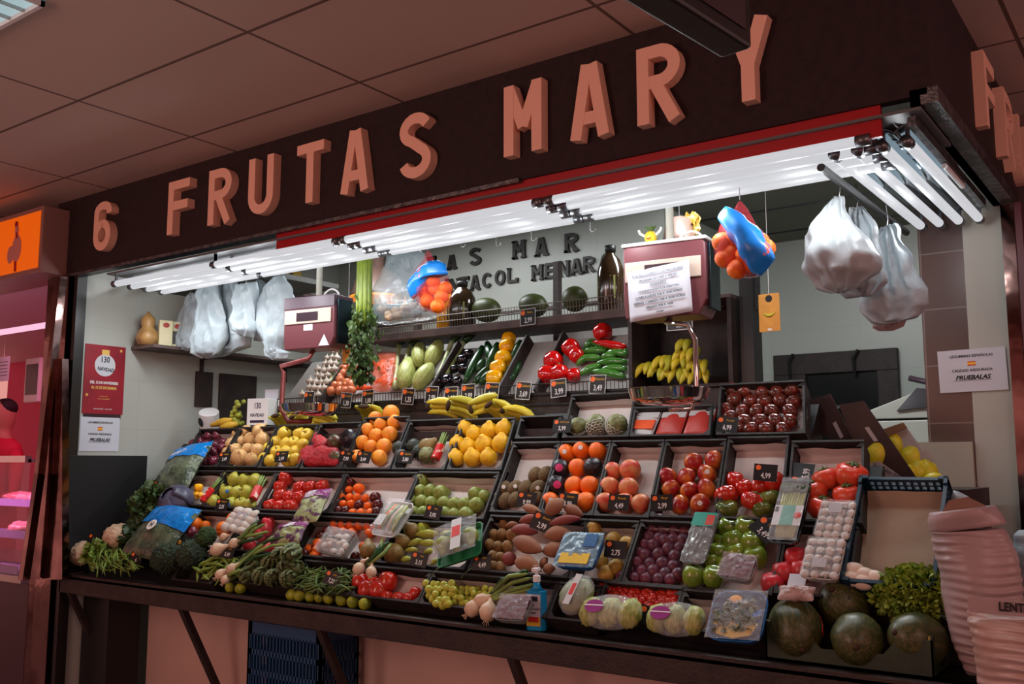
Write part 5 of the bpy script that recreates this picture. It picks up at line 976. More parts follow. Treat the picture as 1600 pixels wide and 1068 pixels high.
def leafy(name, u, v, off, r, sq, n, sz, m, lab, seed, up=(0, 0, 1)):
    t = thing(name, atop(u, v, off), lab, name.replace('_', ' ').split()[-1])
    def fn(q):
        d = Vector((q.gauss(0, 1), q.gauss(0, 1), abs(q.gauss(0, 1)))).normalized(); k = q.uniform(.45, 1)
        return (d.x*r*sq[0]*k, d.y*r*sq[1]*k, d.z*r*sq[2]*k), d+Vector((q.uniform(-.6, .6), q.uniform(-.6, .6), q.uniform(-.4, .6)))
    MB().ball((0, 0, 0), r*.6, 16, 10, sq=sq, amp=.2).obj('heart', m, t, smooth=True); leafcloud(n, fn, sz, seed).obj('leaves', m, t); return t
m_sav = mat('savoy_leaf', lin((70, 92, 46)), .55, lin((52, 74, 36)), 10)
leafy('savoy_cabbage', 240, 787, .0, .10, (1, 1.1, .8), 260, .05, m_sav, 'crinkled green cabbage at the upper left end', 2)
leafy('dark_kale', 222, 838, -.01, .10, (.9, 1.3, .7), 240, .045, m_kale, 'dark feathery kale behind the flat green beans', 4)
# beans: heaps nobody could count
def beanheap(u0, v0, u1, v1, n, L, r, seed, dirs, off0=-.05, off1=.03, quad=None):
    mb = MB(); q = random.Random(seed); c = onS((u0+u1)/2, (v0+v1)/2, 0)
    for i in range(n):
        a = q.random(); b = q.random(); u = u0+(u1-u0)*a; v = v0+(v1-v0)*b+(quad or 0)*a; p = onS(u, v, q.uniform(off0, off1))-c
        t = math.radians(q.gauss(dirs[0], dirs[1])); d = Vector((math.cos(t), 0, 0))+SU*math.sin(t)+SN*q.uniform(-.15, .2); l = L*q.uniform(.7, 1.2); bw = SN*q.uniform(-.01, .02)+SU*q.uniform(-.012, .012)
        mb.tube([p-d*l/2, p-d*l/4+bw*.7, p+bw, p+d*l/4+bw*.7, p+d*l/2], [r*.3, r, r*1.1, r, r*.25], 5)
    return mb, c
m_bean = mat('green_bean', lin((74, 104, 48)), .45, lin((98, 124, 56)), 12); m_fbean = mat('flat_bean', lin((118, 146, 60)), .45, lin((92, 122, 46)), 12); m_broad = mat('broad_bean', lin((120, 144, 56)), .45, lin((98, 124, 46)), 10)
mb, c = beanheap(468, 888, 545, 918, 190, .085, .0042, 1, (10, 38), quad=6); tag(mb.obj('thin_green_beans', m_bean, None, T(*c), True), 'heap of thin dark green beans between artichokes and tomatoes', 'green beans', kind='stuff')
mb, c = beanheap(140, 860, 215, 888, 170, .12, .0045, 2, (-22, 22), .0, .06); tag(mb.obj('flat_green_beans', m_fbean, None, T(*c), True), 'heap of flat green beans in front of the cauliflowers', 'flat beans', kind='stuff')
mb, c = beanheap(308, 872, 372, 900, 44, .11, .0085, 3, (10, 40), -.02, .04); tag(mb.obj('broad_beans', m_broad, None, T(*c), True), 'heap of broad green bean pods right of the broccoli', 'bean pods', kind='stuff')
leaf_b = leafy('flat_bean_leaves', 150, 866, .03, .05, (1.4, .8, .5), 60, .05, m_fbean, 'loose pale green leaves on the flat beans', 9); leaf_b['category'] = 'leaves'
# artichokes
m_art = mat('artichoke_leaf', lin((112, 124, 78)), .55, lin((84, 98, 58)), 12)
def artm(seed):
    mb = MB(); q = random.Random(seed); mb.ball((0, 0, .03), .036, 12, 8, sq=(1, 1, 1.2))
    for ring in range(7):
        z = .0+ring*.013; R = .042*math.cos((ring-1.5)/7*1.35)
        n = 11-ring
        for k in range(n):
            a = 2*math.pi*(k+.5*(ring % 2))/n+q.uniform(-.1, .1); c, s_ = math.cos(a), math.sin(a); w_ = .013
            p0 = Vector((R*.8*c, R*.8*s_, z-.012)); p1 = Vector((R*1.12*c, R*1.12*s_, z+.01)); p2 = Vector((R*.98*c, R*.98*s_, z+.034)); tv = Vector((-s_, c, 0))*w_
            mb.add([p0-tv*.6, p0+tv*.6, p1+tv, p2, p1-tv, p1+Vector((c, s_, 0))*.006], [(0, 1, 2, 5), (0, 5, 4), (5, 2, 3), (4, 5, 3)])
    return mb.mesh('artichoke', m_art, False)
arts = [artm(i) for i in range(3)]; asm = MB().tube([(0, 0, 0), (0, 0, -.05), (.006, 0, -.12)], [.014, .011, .012], 8).mesh('stalk', M_['lpep'])
for i, (x, y, a, off, st) in enumerate([(40, 690, 60, -.02, 0), (170, 725, 100, .0, 0), (235, 672, 80, .01, 0), (345, 630, 40, .04, 1), (290, 745, 70, .01, 0), (355, 755, 85, 0, 0), (60, 745, 110, .0, 0), (20, 800, 90, .0, 0), (110, 810, 95, .01, 0), (200, 815, 80, .01, 0), (310, 815, 70, .01, 0)]):
    p = onS(380+x/4.45, 720+y/4.45, off); o = inst('artichoke', arts[i % 3], T(*p) @ rotM((1, 0, 0), SN) @ RZ(a) @ RX(60) @ RZ(i*50) @ Matrix.Scale(.82 if i != 3 else 1.0, 4))
    tag(o, 'green artichoke, %s of the heap' % ['upper left end', 'second in the upper layer', 'third in the upper layer', 'standing on top with long stalk', 'middle right', 'right end of the middle layer', 'middle left', 'lowest left', 'second in the lowest layer', 'third in the lowest layer', 'right end of the lowest layer'][i], 'artichoke', 'artichokes')
    inst('stalk', asm, RX(180) @ RX(180), o)
# limes
fl = random.Random(1)
for i, (u, v) in enumerate([(456, 929), (469, 930), (486, 931), (500, 932), (514, 934), (534, 937), (552, 940), (570, 943), (360, 917), (376, 919)]):
    p = aZ(u, v, ZT+.022); p.y = max(p.y, Y0+.02)
    o = inst('lime', rnd.choice(K['lime'][0]), T(*p) @ RZ(i*40) @ RY(70) @ Matrix.Scale(.0265, 4)); tag(o, 'yellow green lime on the front rail, %s' % (('%s of the row of eight' % ORD[i+1]) if i < 8 else ['left of the pair under the spring onion', 'right of the pair under the spring onion'][i-8]), 'lime', 'limes on the front rail')
# spring onions with white bulbs
m_bulb = mat('white_bulb', lin((214, 190, 160)), .35, lin((202, 172, 142)), 10, aniso=(3, 3, 1)); m_gst = mat('green_onion_stalk', lin((126, 150, 72)), .4, lin((90, 118, 56)), 10)
def scallion(bulbs, stalks, lab, leafc=None):
    c = onS(bulbs[0][0], bulbs[0][1], bulbs[0][2]); t = thing('spring_onion_bunch', T(*c), lab, 'spring onions', 'spring onion bunches')
    for (u, v, off, r, su, sv) in bulbs:
        p = onS(u, v, off)-c; d = (onS(su, sv, off)-onS(u, v, off)).normalized(); x = d.orthogonal().normalized(); M = Matrix((x, d.cross(x), d)).transposed().to_4x4(); M.translation = p
        MB().lathe([(r*.25, -r*1.02), (r*.7, -r*.8), (r, -r*.1), (r*.85, r*.5), (r*.4, r*1.1), (r*.25, r*1.8), (r*.2, r*2.2)], 20).obj('bulb', m_bulb, t, M, True)
        rt = MB()
        for k in range(7): a_ = k*.9; rt.tube([(0, 0, -r*.95), (r*.2*math.cos(a_), r*.2*math.sin(a_), -r*1.2), (r*.35*math.cos(a_), r*.35*math.sin(a_), -r*1.5)], .0012, 4)
        rt.obj('roots', m_bulb, t, M)
    for k, pts in enumerate(stalks):
        P = [onS(u, v, off)-c for u, v, off in pts]
        fine = []
        for i in range(len(P)-1):
            for q in range(4): fine.append(P[i].lerp(P[i+1], q/4))
        fine.append(P[-1]); n = len(fine); MB().tube(fine, [.009*(1-.35*abs(i/n-.3)) if i < n-1 else .002 for i in range(n)], 7).obj('stalk', m_gst if k % 3 else M_['cuke'], t, smooth=True)
    return t
scallion([(345, 897, .05, .027, 380, 872), (362, 888, .055, .026, 395, 865), (352, 905, .045, .022, 370, 880)], [[(355, 892, .05), (390, 862, .06), (418, 845, .07), (445, 838, .07)], [(360, 888, .05), (395, 865, .06), (425, 852, .06), (455, 850, .05)], [(365, 890, .05), (400, 858, .07), (430, 836, .06)], [(370, 884, .05), (398, 870, .06), (440, 862, .05)]], 'spring onion bunch with brown white bulbs left of the artichokes')
scallion([(340, 858, .06, .035, 375, 845), (366, 848, .055, .026, 390, 835), (350, 838, .05, .02, 385, 828)], [[(372, 843, .06), (395, 820, .07), (405, 812, .06)], [(372, 840, .06), (400, 835, .06), (420, 830, .05)], [(375, 845, .05), (398, 826, .06), (415, 818, .05)], [(372, 848, .05), (395, 843, .06), (412, 836, .05)], [(374, 842, .07), (388, 826, .08), (402, 818, .08)]], 'spring onion bunch with fat white bulb beside the mushroom film tray')
scallion([(561, 888, .06, .028, 575, 872), (580, 893, .06, .024, 582, 872), (567, 877, .07, .012, 585, 868)], [[(572, 880, .06), (590, 865, .07), (602, 850, .07), (608, 845, .06)], [(575, 882, .06), (592, 862, .07), (598, 840, .07)], [(578, 880, .06), (600, 864, .07), (612, 848, .06)], [(572, 882, .06), (584, 868, .08), (594, 850, .08)]], 'spring onion bunch with two white bulbs above the front tomatoes')
scallion([(739, 950, .045, .033, 765, 925), (763, 955, .045, .036, 770, 925), (752, 938, .05, .029, 785, 922)], [[(765, 930, .05), (790, 905, .08), (818, 892, .09), (825, 892, .07)], [(768, 932, .05), (800, 910, .08), (832, 902, .07)], [(770, 934, .05), (805, 920, .07), (838, 912, .06)], [(768, 928, .05), (785, 905, .09), (810, 897, .09)], [(772, 936, .05), (805, 926, .06), (835, 918, .05)], [(766, 928, .05), (795, 900, .1), (825, 896, .08)]], 'large spring onion bunch with three bulbs in front of the grapes')
# grapes
def gbunch(pts, r, lab, seed):
    c = onS(*pts[0][:2], 0); t = thing('grape_bunch', T(*c), lab, 'grapes', 'white grape bunches'); q = random.Random(seed); gm = [MB().ball((0, 0, 0), 1, 10, 8, sq=(1, 1, 1.12)).mesh('grape', M_['grape'])]
    for (u, v, off) in pts:
        p = onS(u, v, off)-c; inst('grape', gm[0], T(*p) @ RX(q.uniform(0, 180)) @ RY(q.uniform(0, 180)) @ Matrix.Scale(r*q.uniform(.9, 1.1), 4), t)
    a = onS(pts[0][0]+8, pts[0][1]-14, 0)-c; MB().tube([a, a+SU*.03+Vector((.01, 0, 0)), a+SU*.05+Vector((.03, 0, 0))], .003, 5).obj('stem', M_['stemg'], t, smooth=True)
q = random.Random(3); g1 = []
for v in range(912, 950, 8):
    for u in range(668, 712, 9):
        if not (v > 930 and (u > 700 or u < 672)): g1.append((u+q.uniform(-2, 2)+(v % 3)*2, v+q.uniform(-2, 2), -.02+q.uniform(0, .03)))
gbunch(g1, .0175, 'white grape bunch in the front tray, left one', 1)
g2 = [(u+q.uniform(-2, 2), v+q.uniform(-2, 2)+(u-710)*.05, -.04+q.uniform(0, .03)) for v in range(918, 946, 8) for u in range(712, 770, 9)]
gbunch(g2, .0145, 'white grape bunch in the front tray, right one beside the spring onions', 2)
# cherry tomatoes
q = random.Random(6); rows = []
for j in range(7):
    v = 914+j*6.2; row = []
    for i in range(15):
        u = 940+i*9.4+(j % 2)*4.5-j*1.5+q.uniform(-2, 2)
        if u < 1072-j*2.2: row.append('%.1f,%.1f,%.2f' % (u, v+(u-940)*.065+q.uniform(-1.5, 1.5), q.uniform(.8, 1.2)))
    rows.append(' '.join(row))
pre = len(COL.objects)
fruits('cherry', 'cherry_tomato', 'tomato', (0, 0, 1), ';'.join(rows), .015, 'tiny red cherry tomato', 'of the cherry tray', 'cherry tomatoes in the front tray', floor=-.045)
# sweet potatoes
def spud(Z, x, y, L, ang, w_, off, i, red=0, lab=None):
    p = onS(Z[0]+x/Z[2], Z[1]+y/Z[2], off); d = Vector((math.cos(math.radians(ang)), 0, 0))+SU*math.sin(math.radians(ang)); sc_ = 4.0/1488/Z[2]; l = L*sc_*1.05
    longv('sweet_potato', M_['rsweet' if red else 'sweet'], p-d*l/2, p+d*l/2, [w_*sc_*k for k in (.08, .35, .5, .56, .5, .34, .07)], lab or 'brown sweet potato, %s in the heap' % (ORD[i] if i < 16 else 'small one at the back'), 'sweet potato', 'sweet potatoes', bow=SN*.008, n=14, k=12)
for i, a in enumerate([(1025, 80, 200, -15, 60, .02, 0), (1200, 65, 170, 60, 105, .07, 0), (1340, 90, 190, -20, 75, .04, 0), (1010, 155, 170, 12, 62, .02, 1), (1275, 165, 240, 15, 62, .06, 1), (970, 240, 230, -3, 85, .04, 1), (1225, 270, 210, 8, 105, .04, 0), (880, 198, 110, 10, 45, .0, 0), (990, 350, 280, -15, 115, .06, 0), (1195, 390, 170, 10, 100, .03, 0), (862, 460, 120, -20, 95, .03, 1), (990, 495, 210, -8, 110, .05, 0), (1065, 532, 85, -15, 48, .06, 0), (1160, 535, 85, 15, 70, .03, 0), (1120, 485, 90, 80, 50, .02, 0), (1310, 130, 110, 20, 60, .0, 0)]):
    spud(Z5, *a[:6], i+1, a[6])
# pale long peppers
for i, (x, y, L, a, w_) in enumerate([(225, 265, 220, 5, 60), (380, 262, 130, 5, 45), (140, 330, 130, 25, 48), (235, 335, 150, 5, 52), (110, 385, 120, 8, 36), (245, 400, 90, 20, 44), (290, 478, 80, 55, 36), (70, 458, 90, 12, 45), (150, 235, 90, 40, 42)]):
    p = onS(Z5[0]+x/Z5[2], Z5[1]+y/Z5[2], -.02); d = Vector((math.cos(math.radians(a)), 0, 0))+SU*math.sin(math.radians(a)); sc_ = 4.3/1488/Z5[2]; l = L*sc_
    o = longv('pepper', M_['lpep'], p-d*l/2, p+d*l/2, [w_*sc_*k for k in (.1, .3, .5, .55, .48, .2)], 'pale yellow green pepper beside the chayote tray, %s' % ORD[i+1], 'pepper', 'pale green peppers', bow=SN*.006, k=8)
fruits('lime', 'lime', 'lime', Z5, '110,232 205,225', .036, 'dull green round fruit', 'above the pale peppers', 'dull green fruit')
# mixed bits tray
for i in range(12):
    u = 868+rc.uniform(0, 40); v = 922+rc.uniform(0, 20); o = MB().ball((0, 0, 0), .009, 8, 6, sq=(1.3, 1, .8), amp=.3, seed=i).obj('dried_fruit', M_['gold'] if i % 3 else m_car, None, T(*onS(u, v, -.055)), True); tag(o, 'small dried fruit bit in the tray behind the hand gel bottle', 'dried fruit', 'dried bits in the mixed tray')
# ================================================================== packed goods
m_tray = mat('white_tray', lin((196, 200, 200)), .4); m_btray = mat('black_tray', lin((24, 24, 26)), .3); m_bluetray = mat('blue_tray', lin((22, 84, 140)), .35); m_gtray = mat('green_tray', lin((30, 110, 66)), .4)
m_teal = mat('teal_label', lin((30, 150, 130)), .4); m_wrapf = mat('glossy_film', lin((232, 238, 240)), .07, alpha=.22, spec=1, bump=1, bscale=45); m_pur = mat('purple_label', lin((140, 30, 120)), .4); m_yl = mat('yellow_print', lin((214, 180, 20)), .4)
def quad(tl, tr, br, bl, off=.02, at=onS):
    P = [at(*q_, off) for q_ in (bl, br, tr, tl)]; c = sum(P, Vector())/4; x = ((P[1]-P[0])+(P[2]-P[3])).normalized(); z = x.cross(((P[3]-P[0])+(P[2]-P[1]))).normalized(); M = Matrix.Translation(c) @ rotM(x, z)
    W = ((P[1]-P[0]).length+(P[2]-P[3]).length)/2; H = ((P[3]-P[0]).length+(P[2]-P[1]).length)/2; return M, W, H
def rrect(W, H, r, n=5):
    pts = []
    for cx, cy, a in ((W/2-r, H/2-r, 0), (-W/2+r, H/2-r, 90), (-W/2+r, -H/2+r, 180), (W/2-r, -H/2+r, 270)): pts += [(cx+r*math.cos(math.radians(a+90*k/n)), cy+r*math.sin(math.radians(a+90*k/n))) for k in range(n+1)]
    return pts
def traybody(t, W, H, d, m, r=.02):
    b = MB(); A = rrect(W*.88, H*.88, r); B = rrect(W, H, r*1.2); B2 = rrect(W*.95, H*.95, r*1.1); A2 = rrect(W*.85, H*.85, r); n = len(A)
    vs = [(x, y, 0) for x, y in A]+[(x, y, d) for x, y in B]+[(x, y, d) for x, y in B2]+[(x, y, .004) for x, y in A2]
    fs = [tuple(range(n-1, -1, -1)), tuple(range(3*n, 4*n))]+[(k*n+i, k*n+(i+1) % n, (k+1)*n+(i+1) % n, (k+1)*n+i) for k in range(3) for i in range(n)]
    b.add(vs, fs); return b.obj('tray', m, t)
def film(t, W, H, z, m=None, dome=.006, amp=.004, seed=0, name='film'):
    return MB().sheet(lambda a, b: ((a-.5)*W*.97, (b-.5)*H*.97, z+dome*math.sin(math.pi*a)*math.sin(math.pi*b)+amp*noise.noise(Vector((a*9, b*9, seed)))), 20, 20).obj(name, m or m_wrapf, t, smooth=True)
def packtray(name, pts, lab, cat, grp, m, d=.03, off=.0, r=.02):
    M, W, H = quad(*pts, off=off); t = thing(name, M, lab, cat, grp); traybody(t, W, H, d, m, r); return t, W, H
# mushroom trays
m_mw = mat('white_mushroom_cap', lin((204, 196, 186)), .6, lin((184, 172, 160)), 14)
mush = MB().lathe([(.3, -.6), (.32, -.15), (.95, -.12), (1, .1), (.8, .5), (.4, .72), (.05, .8)], 14).mesh('mushroom', m_mw)
def mtray(pts, lab, nx, ny, off):
    t, W, H = packtray('mushroom_tray', pts, lab, 'mushroom tray', 'wrapped mushroom trays', m_tray, .03, off)
    for i in range(nx):
        for j in range(ny):
            inst('mushroom', mush, T(-W*.38+W*.76*i/(nx-1)+rc.uniform(-.003, .003), -H*.4+H*.8*j/(ny-1), .03) @ RX(rc.uniform(-70, 20)) @ RY(rc.uniform(-30, 30)) @ Matrix.Scale(W/nx*.52, 4), t)
    film(t, W, H, .045, None, .008, .006); MB().box((-W*.2, -H*.3 if 'lower' in lab else H*.1, .052), (W*.18, -H*.08 if 'lower' in lab else H*.36, .053)).obj('barcode_label', mat('pale_label', lin((180, 176, 180)), .5, alpha=.8), t)
mtray([(1292, 791), (1345, 794), (1328, 852), (1271, 848)], 'film wrapped mushroom tray, the upper one beside the blue crate', 4, 5, .0)
mtray([(1268, 849), (1326, 852), (1314, 916), (1254, 910)], 'film wrapped mushroom tray, lower one above the striped melons', 4, 5, .012)
mtray([(380, 800), (411, 811), (385, 838), (352, 831)], 'film wrapped white tray left above the pink tomatoes', 3, 4, .02)
# mushroom punnet (dark film) in the tangerines
t, W, H = packtray('mushroom_punnet', [(526, 834), (564, 838), (545, 880), (496, 864)], 'clear clamshell punnet of pale mushrooms among the tangerines', 'mushroom punnet', None, mat('clear_tray', lin((150, 150, 146)), .15, alpha=.5), .04, .0)
for i in range(14): inst('mushroom', mush, T(rc.uniform(-.36, .36)*W, rc.uniform(-.36, .36)*H, .03) @ RX(rc.uniform(-60, 60)) @ Matrix.Scale(.018, 4), t)
film(t, W, H, .055, None, .01, .006); text('CHAMPIÑON', .018, m_ink, t, T(0, 0, .068), 'label_print', .0004)
# broccolini tray
t, W, H = packtray('broccolini_tray', [(1216, 757), (1262, 757), (1262, 858), (1216, 855)], 'black tray of green broccolini stems with teal label', 'broccolini tray', None, m_btray, .03, .02)
for i in range(9):
    x = -W*.34+W*.68*i/8; MB().tube([(x*.8, -H*.4, .025), (x, 0, .032), (x*1.05, H*.3, .03)], [.005, .006, .005], 6).obj('stem', M_['lpep'], t, smooth=True)
    lump('', 0, .016, (1, 1.2, .9), 5, .25, i, 14).obj('floret', m_bro2, t, T(x*1.1, H*.34+rc.uniform(-.015, .01), .032), True)
MB().box((-W*.48, -H*.26, .042), (W*.48, H*.04, .0435)).obj('label_sleeve', m_tray, t); MB().box((-W*.22, -H*.26, .0435), (W*.22, H*.04, .0445)).obj('teal_panel', m_teal, t); MB().box((-W*.45, -H*.06, .0435), (-W*.34, H*.02, .0445)).obj('barcode', m_ink, t)
MB().ball((0, 0, 0), .014, 12, 6, sq=(1, 1, .1)).obj('food_picture', m_tr, t, T(W*.33, -H*.11, .0445), True); film(t, W, H, .044, None, .003, .003)
# asparagus film pack on plums
t, W, H = packtray('film_pack', [(1092, 806), (1128, 808), (1104, 887), (1062, 884)], 'long clear film pack with teal label over the plums', 'film pack', None, mat('grey_tray', lin((96, 104, 100)), .2), .02, .02)
film(t, W, H, .025, mat('silvery_film', lin((150, 160, 160)), .08, alpha=.6, spec=1, bump=1.2, bscale=30), .01, .01); MB().box((-W*.45, H*.2, .034), (W*.45, H*.47, .035)).obj('label', m_teal, t); MB().box((W*.1, H*.22, .035), (W*.42, H*.42, .0355)).obj('food_picture', m_tr, t)
# blue tray on sweet potatoes, blue round tray front
t, W, H = packtray('blue_food_tray', [(888, 838), (950, 840), (934, 896), (868, 892)], 'blue food tray under glossy film on the sweet potatoes', 'food tray', None, m_bluetray, .03, .05, .03)
film(t, W, H, .035, mat('pale_blue_film', lin((150, 190, 205)), .08, alpha=.55, spec=1, bump=1, bscale=25), .008, .008, 2); MB().box((-W*.35, -H*.42, .04), (W*.35, -H*.14, .042)).obj('yellow_print', m_yl, t); MB().box((W*.1, H*.05, .042), (W*.4, H*.4, .044)).obj('blue_panel', m_bluetray, t)
t, W, H = packtray('blue_salad_tray', [(1122, 930), (1206, 932), (1196, 1014), (1106, 1006)], 'blue salad tray with leaves and yellow band at the front edge', 'salad tray', None, m_bluetray, .03, .07, .04)
leafcloud(160, lambda q: ((q.uniform(-.34, .34)*W, q.uniform(-.3, .2)*H, .03), (q.uniform(-1, 1), q.uniform(-1, 1), .3)), .022, 3).obj('salad_leaves', mat('grey_green_leaf', lin((120, 140, 110)), .5, lin((88, 112, 84)), 20), t)
MB().prism([(-W*.4, -H*.15), (-W*.3, -H*.38), (0, -H*.45), (W*.3, -H*.38), (W*.4, -H*.15)], .032, .036).obj('yellow_band', m_yl, t); MB().lathe([(.014, .036), (.014, .038)], 16).obj('blue_sticker', m_bstick, t, T(W*.34, H*.05, 0)); MB().ball((0, 0, 0), .018, 12, 6, sq=(1.2, .8, .1)).obj('sun_print', mat('sun_orange', lin((230, 160, 40)), .5), t, T(-W*.08, H*.32, .034), True)
text('Ensalada', .022, m_chalk, t, T(-W*.05, H*.26, .037), 'label_print', .0004, shear=.3); film(t, W, H, .04, None, .004, .004)
# chayote tray, grape punnets, snack packs
t, W, H = packtray('pear_tray', [(676, 845), (752, 822), (762, 864), (700, 888)], 'green tray of wrapped pears over the pale peppers', 'pear tray', None, m_gtray, .02, .05)
for i in range(3): MB().lathe([(r_*.036, z*.036) for r_, z in PR], 16).obj('pear', M_['pear'], t, T(-W*.3+W*.3*i, 0, .045) @ RX(90), True)
film(t, W, H, .07, None, .015, .008); MB().box((-W*.02, -H*.45, .088), (W*.2, H*.42, .09)).obj('red_white_label', m_tray, t); MB().box((.0, -H*.1, .09), (W*.18, H*.2, .091)).obj('red_panel', m_fl, t)
def clampack(pts, lab, off, m_in, n=12, r=.013):
    t, W, H = packtray('clear_punnet', pts, lab, 'punnet', 'clear punnets of small dark fruit', mat('clear_tray', lin((150, 150, 146)), .15, alpha=.5), .03, off)
    for i in range(n): inst('berry', MB().ball((0, 0, 0), 1, 10, 7).mesh('berry', m_in), T(rc.uniform(-.4, .4)*W, rc.uniform(-.38, .38)*H, .025) @ Matrix.Scale(r*rc.uniform(.8, 1.2), 4), t)
    film(t, W, H, .042, mat('silvery_film2', lin((190, 180, 190)), .08, alpha=.4, spec=1, bump=1.2, bscale=40), .008, .01, 5)
clampack([(1139, 872), (1188, 878), (1180, 918), (1122, 908)], 'clear punnet of dark berries over the green tomatoes', .05, M_['plum'])
clampack([(786, 936), (836, 938), (828, 978), (780, 974)], 'clear punnet of dark grapes left of the blue hand gel', .04, M_['plum'])
# three flat packs under the right pan
for i, (pts, lab, ca, cb_) in enumerate([([(996, 640), (1032, 640), (1024, 681), (984, 681)], 'flat white and green sachet, leftmost pack below the right scale pan', m_tray, m_pkg), ([(1036, 640), (1076, 640), (1066, 678), (1028, 680)], 'flat red sachet, middle pack below the right scale pan', m_fl, m_tr), ([(1080, 636), (1118, 634), (1114, 678), (1070, 679)], 'flat red sachet, rightmost pack below the right scale pan', m_fl, m_tr)]):
    M, W, H = quad(*pts, off=-.03); t = thing('food_sachet', M, lab, 'sachet', 'sachets below the scale')
    MB().sheet(lambda a, b: ((a-.5)*W, (b-.5)*H, .012*math.sin(math.pi*a)*math.sin(math.pi*b)), 10, 10).obj('pouch', cb_ if i else ca, t, solid=.008, smooth=True)
    MB().box((-W*.48, H*.34, .006), (W*.48, H*.48, .01)).obj('black_header', m_ink, t); MB().box((-W*.48, H*.12, .006), (W*.48, H*.33, .012)).obj('white_panel', m_tray, t)
    if not i: MB().box((-W*.45, -H*.3, .012), (W*.45, H*.02, .016)).obj('orange_picture', m_car, t)
    else: MB().ball((0, H*.13, .012), .012, 10, 6, sq=(1.4, .7, .3)).obj('red_emblem', m_fl, t, smooth=True)
# lettuce heart packs
m_lh = mat('lettuce_heart', lin((176, 180, 110)), .5, lin((136, 150, 72)), 9, aniso=(14, 4, 4)); m_lh2 = mat('green_heart', lin((120, 132, 70)), .5, lin((86, 104, 50)), 9)
def lpack(pts, n, lab, off, mm, label, W0=.04, ax=0):
    M, W, H = quad(*pts, off=off); t = thing('lettuce_pack', M, lab, 'lettuce pack', 'film wrapped lettuce hearts')
    for i in range(n):
        x = -W/2+W*(i+.5)/n; lump('', 0, 1, (W/n*.58, H*.46, W0), 2.2, .14, i+int(W*100), 28).obj('lettuce_heart', mm, t, T(x, 0, W0), True)
    MB().ball((0, 0, W0), 1, 26, 16, sq=(W*.53, H*.52, W0*1.12), amp=.06, fq=5).obj('film', m_wrapf, t, smooth=True)
    if label == 'p':
        MB().lathe([(.03, 0), (.03, .002)], 24).obj('round_label', m_pur, t, T(-W*.18, -H*.05, W0*2.14) @ Matrix.Diagonal((1.2, .85, 1, 1))); MB().box((-.036, -.002, .0), (.036, .002, .003)).obj('label_stripe', m_chalk, t, T(-W*.18, -H*.03, W0*2.14))
    else: MB().box((-W*.1, -H*.4, W0*2.1), (W*.12, H*.4, W0*2.12)).obj('label_band', m_tray, t); MB().box((-W*.06, -H*.15, W0*2.12), (W*.08, H*.15, W0*2.14)).obj('red_print', m_fl, t)
lpack([(918, 940), (1008, 944), (1006, 994), (914, 988)], 3, 'wrapped pack of three lettuce hearts with purple label, left one', .03, m_lh, 'p')
lpack([(1022, 952), (1108, 956), (1104, 1006), (1018, 998)], 3, 'wrapped pack of three lettuce hearts with purple label, right one', .03, m_lh, 'p')
lpack([(900, 906), (940, 912), (918, 972), (872, 962)], 1, 'wrapped green lettuce hearts with red print beside the hand gel', .05, m_lh2, 'r', .035)
# hand gel
p = aZ(850, 978, ZT); p.y = Y0+.05
gel = thing('hand_gel_bottle', T(-2.07, Y0+.06, ZT) @ RZ(12) @ Matrix.Diagonal((.9, .9, .88, 1)), 'blue hand gel pump bottle standing on the front rail', 'bottle')
m_gel = mat('blue_gel', lin((24, 150, 210)), .1, alpha=.9); MB().rbox((-.042, -.024, 0), (.042, .024, .165), .014).obj('bottle_body', m_gel, gel, bevel=.004)
MB().lathe([(.03, .165), (.014, .185), (.014, .2)], 16).obj('neck', m_gel, gel, smooth=True); MB().lathe([(.016, .2), (.016, .225), (.006, .23), (.006, .245)], 14).box((-.012, -.03, .245), (.012, .012, .258)).obj('pump', m_white, gel)
MB().box((-.036, -.026, .02), (.026, -.0245, .15)).obj('label', m_paper, gel); MB().box((-.036, -.0268, .02), (.026, -.026, .055)).obj('orange_band', m_yl, gel); MB().box((-.028, -.0272, .036), (.018, -.0268, .058)).obj('red_box', m_fl, gel)
MB().box((-.024, -.0272, .122), (.014, -.026, .142)).obj('dark_logo', m_nav, gel)
for i, s_ in enumerate(['GEL', 'HIDROALCOHOLICO', 'MANOS']): text(s_, .012, m_ink, gel, T(-.005, -.027, .105-.016*i) @ RX(90), 'label_print', .0003, sx=.55)
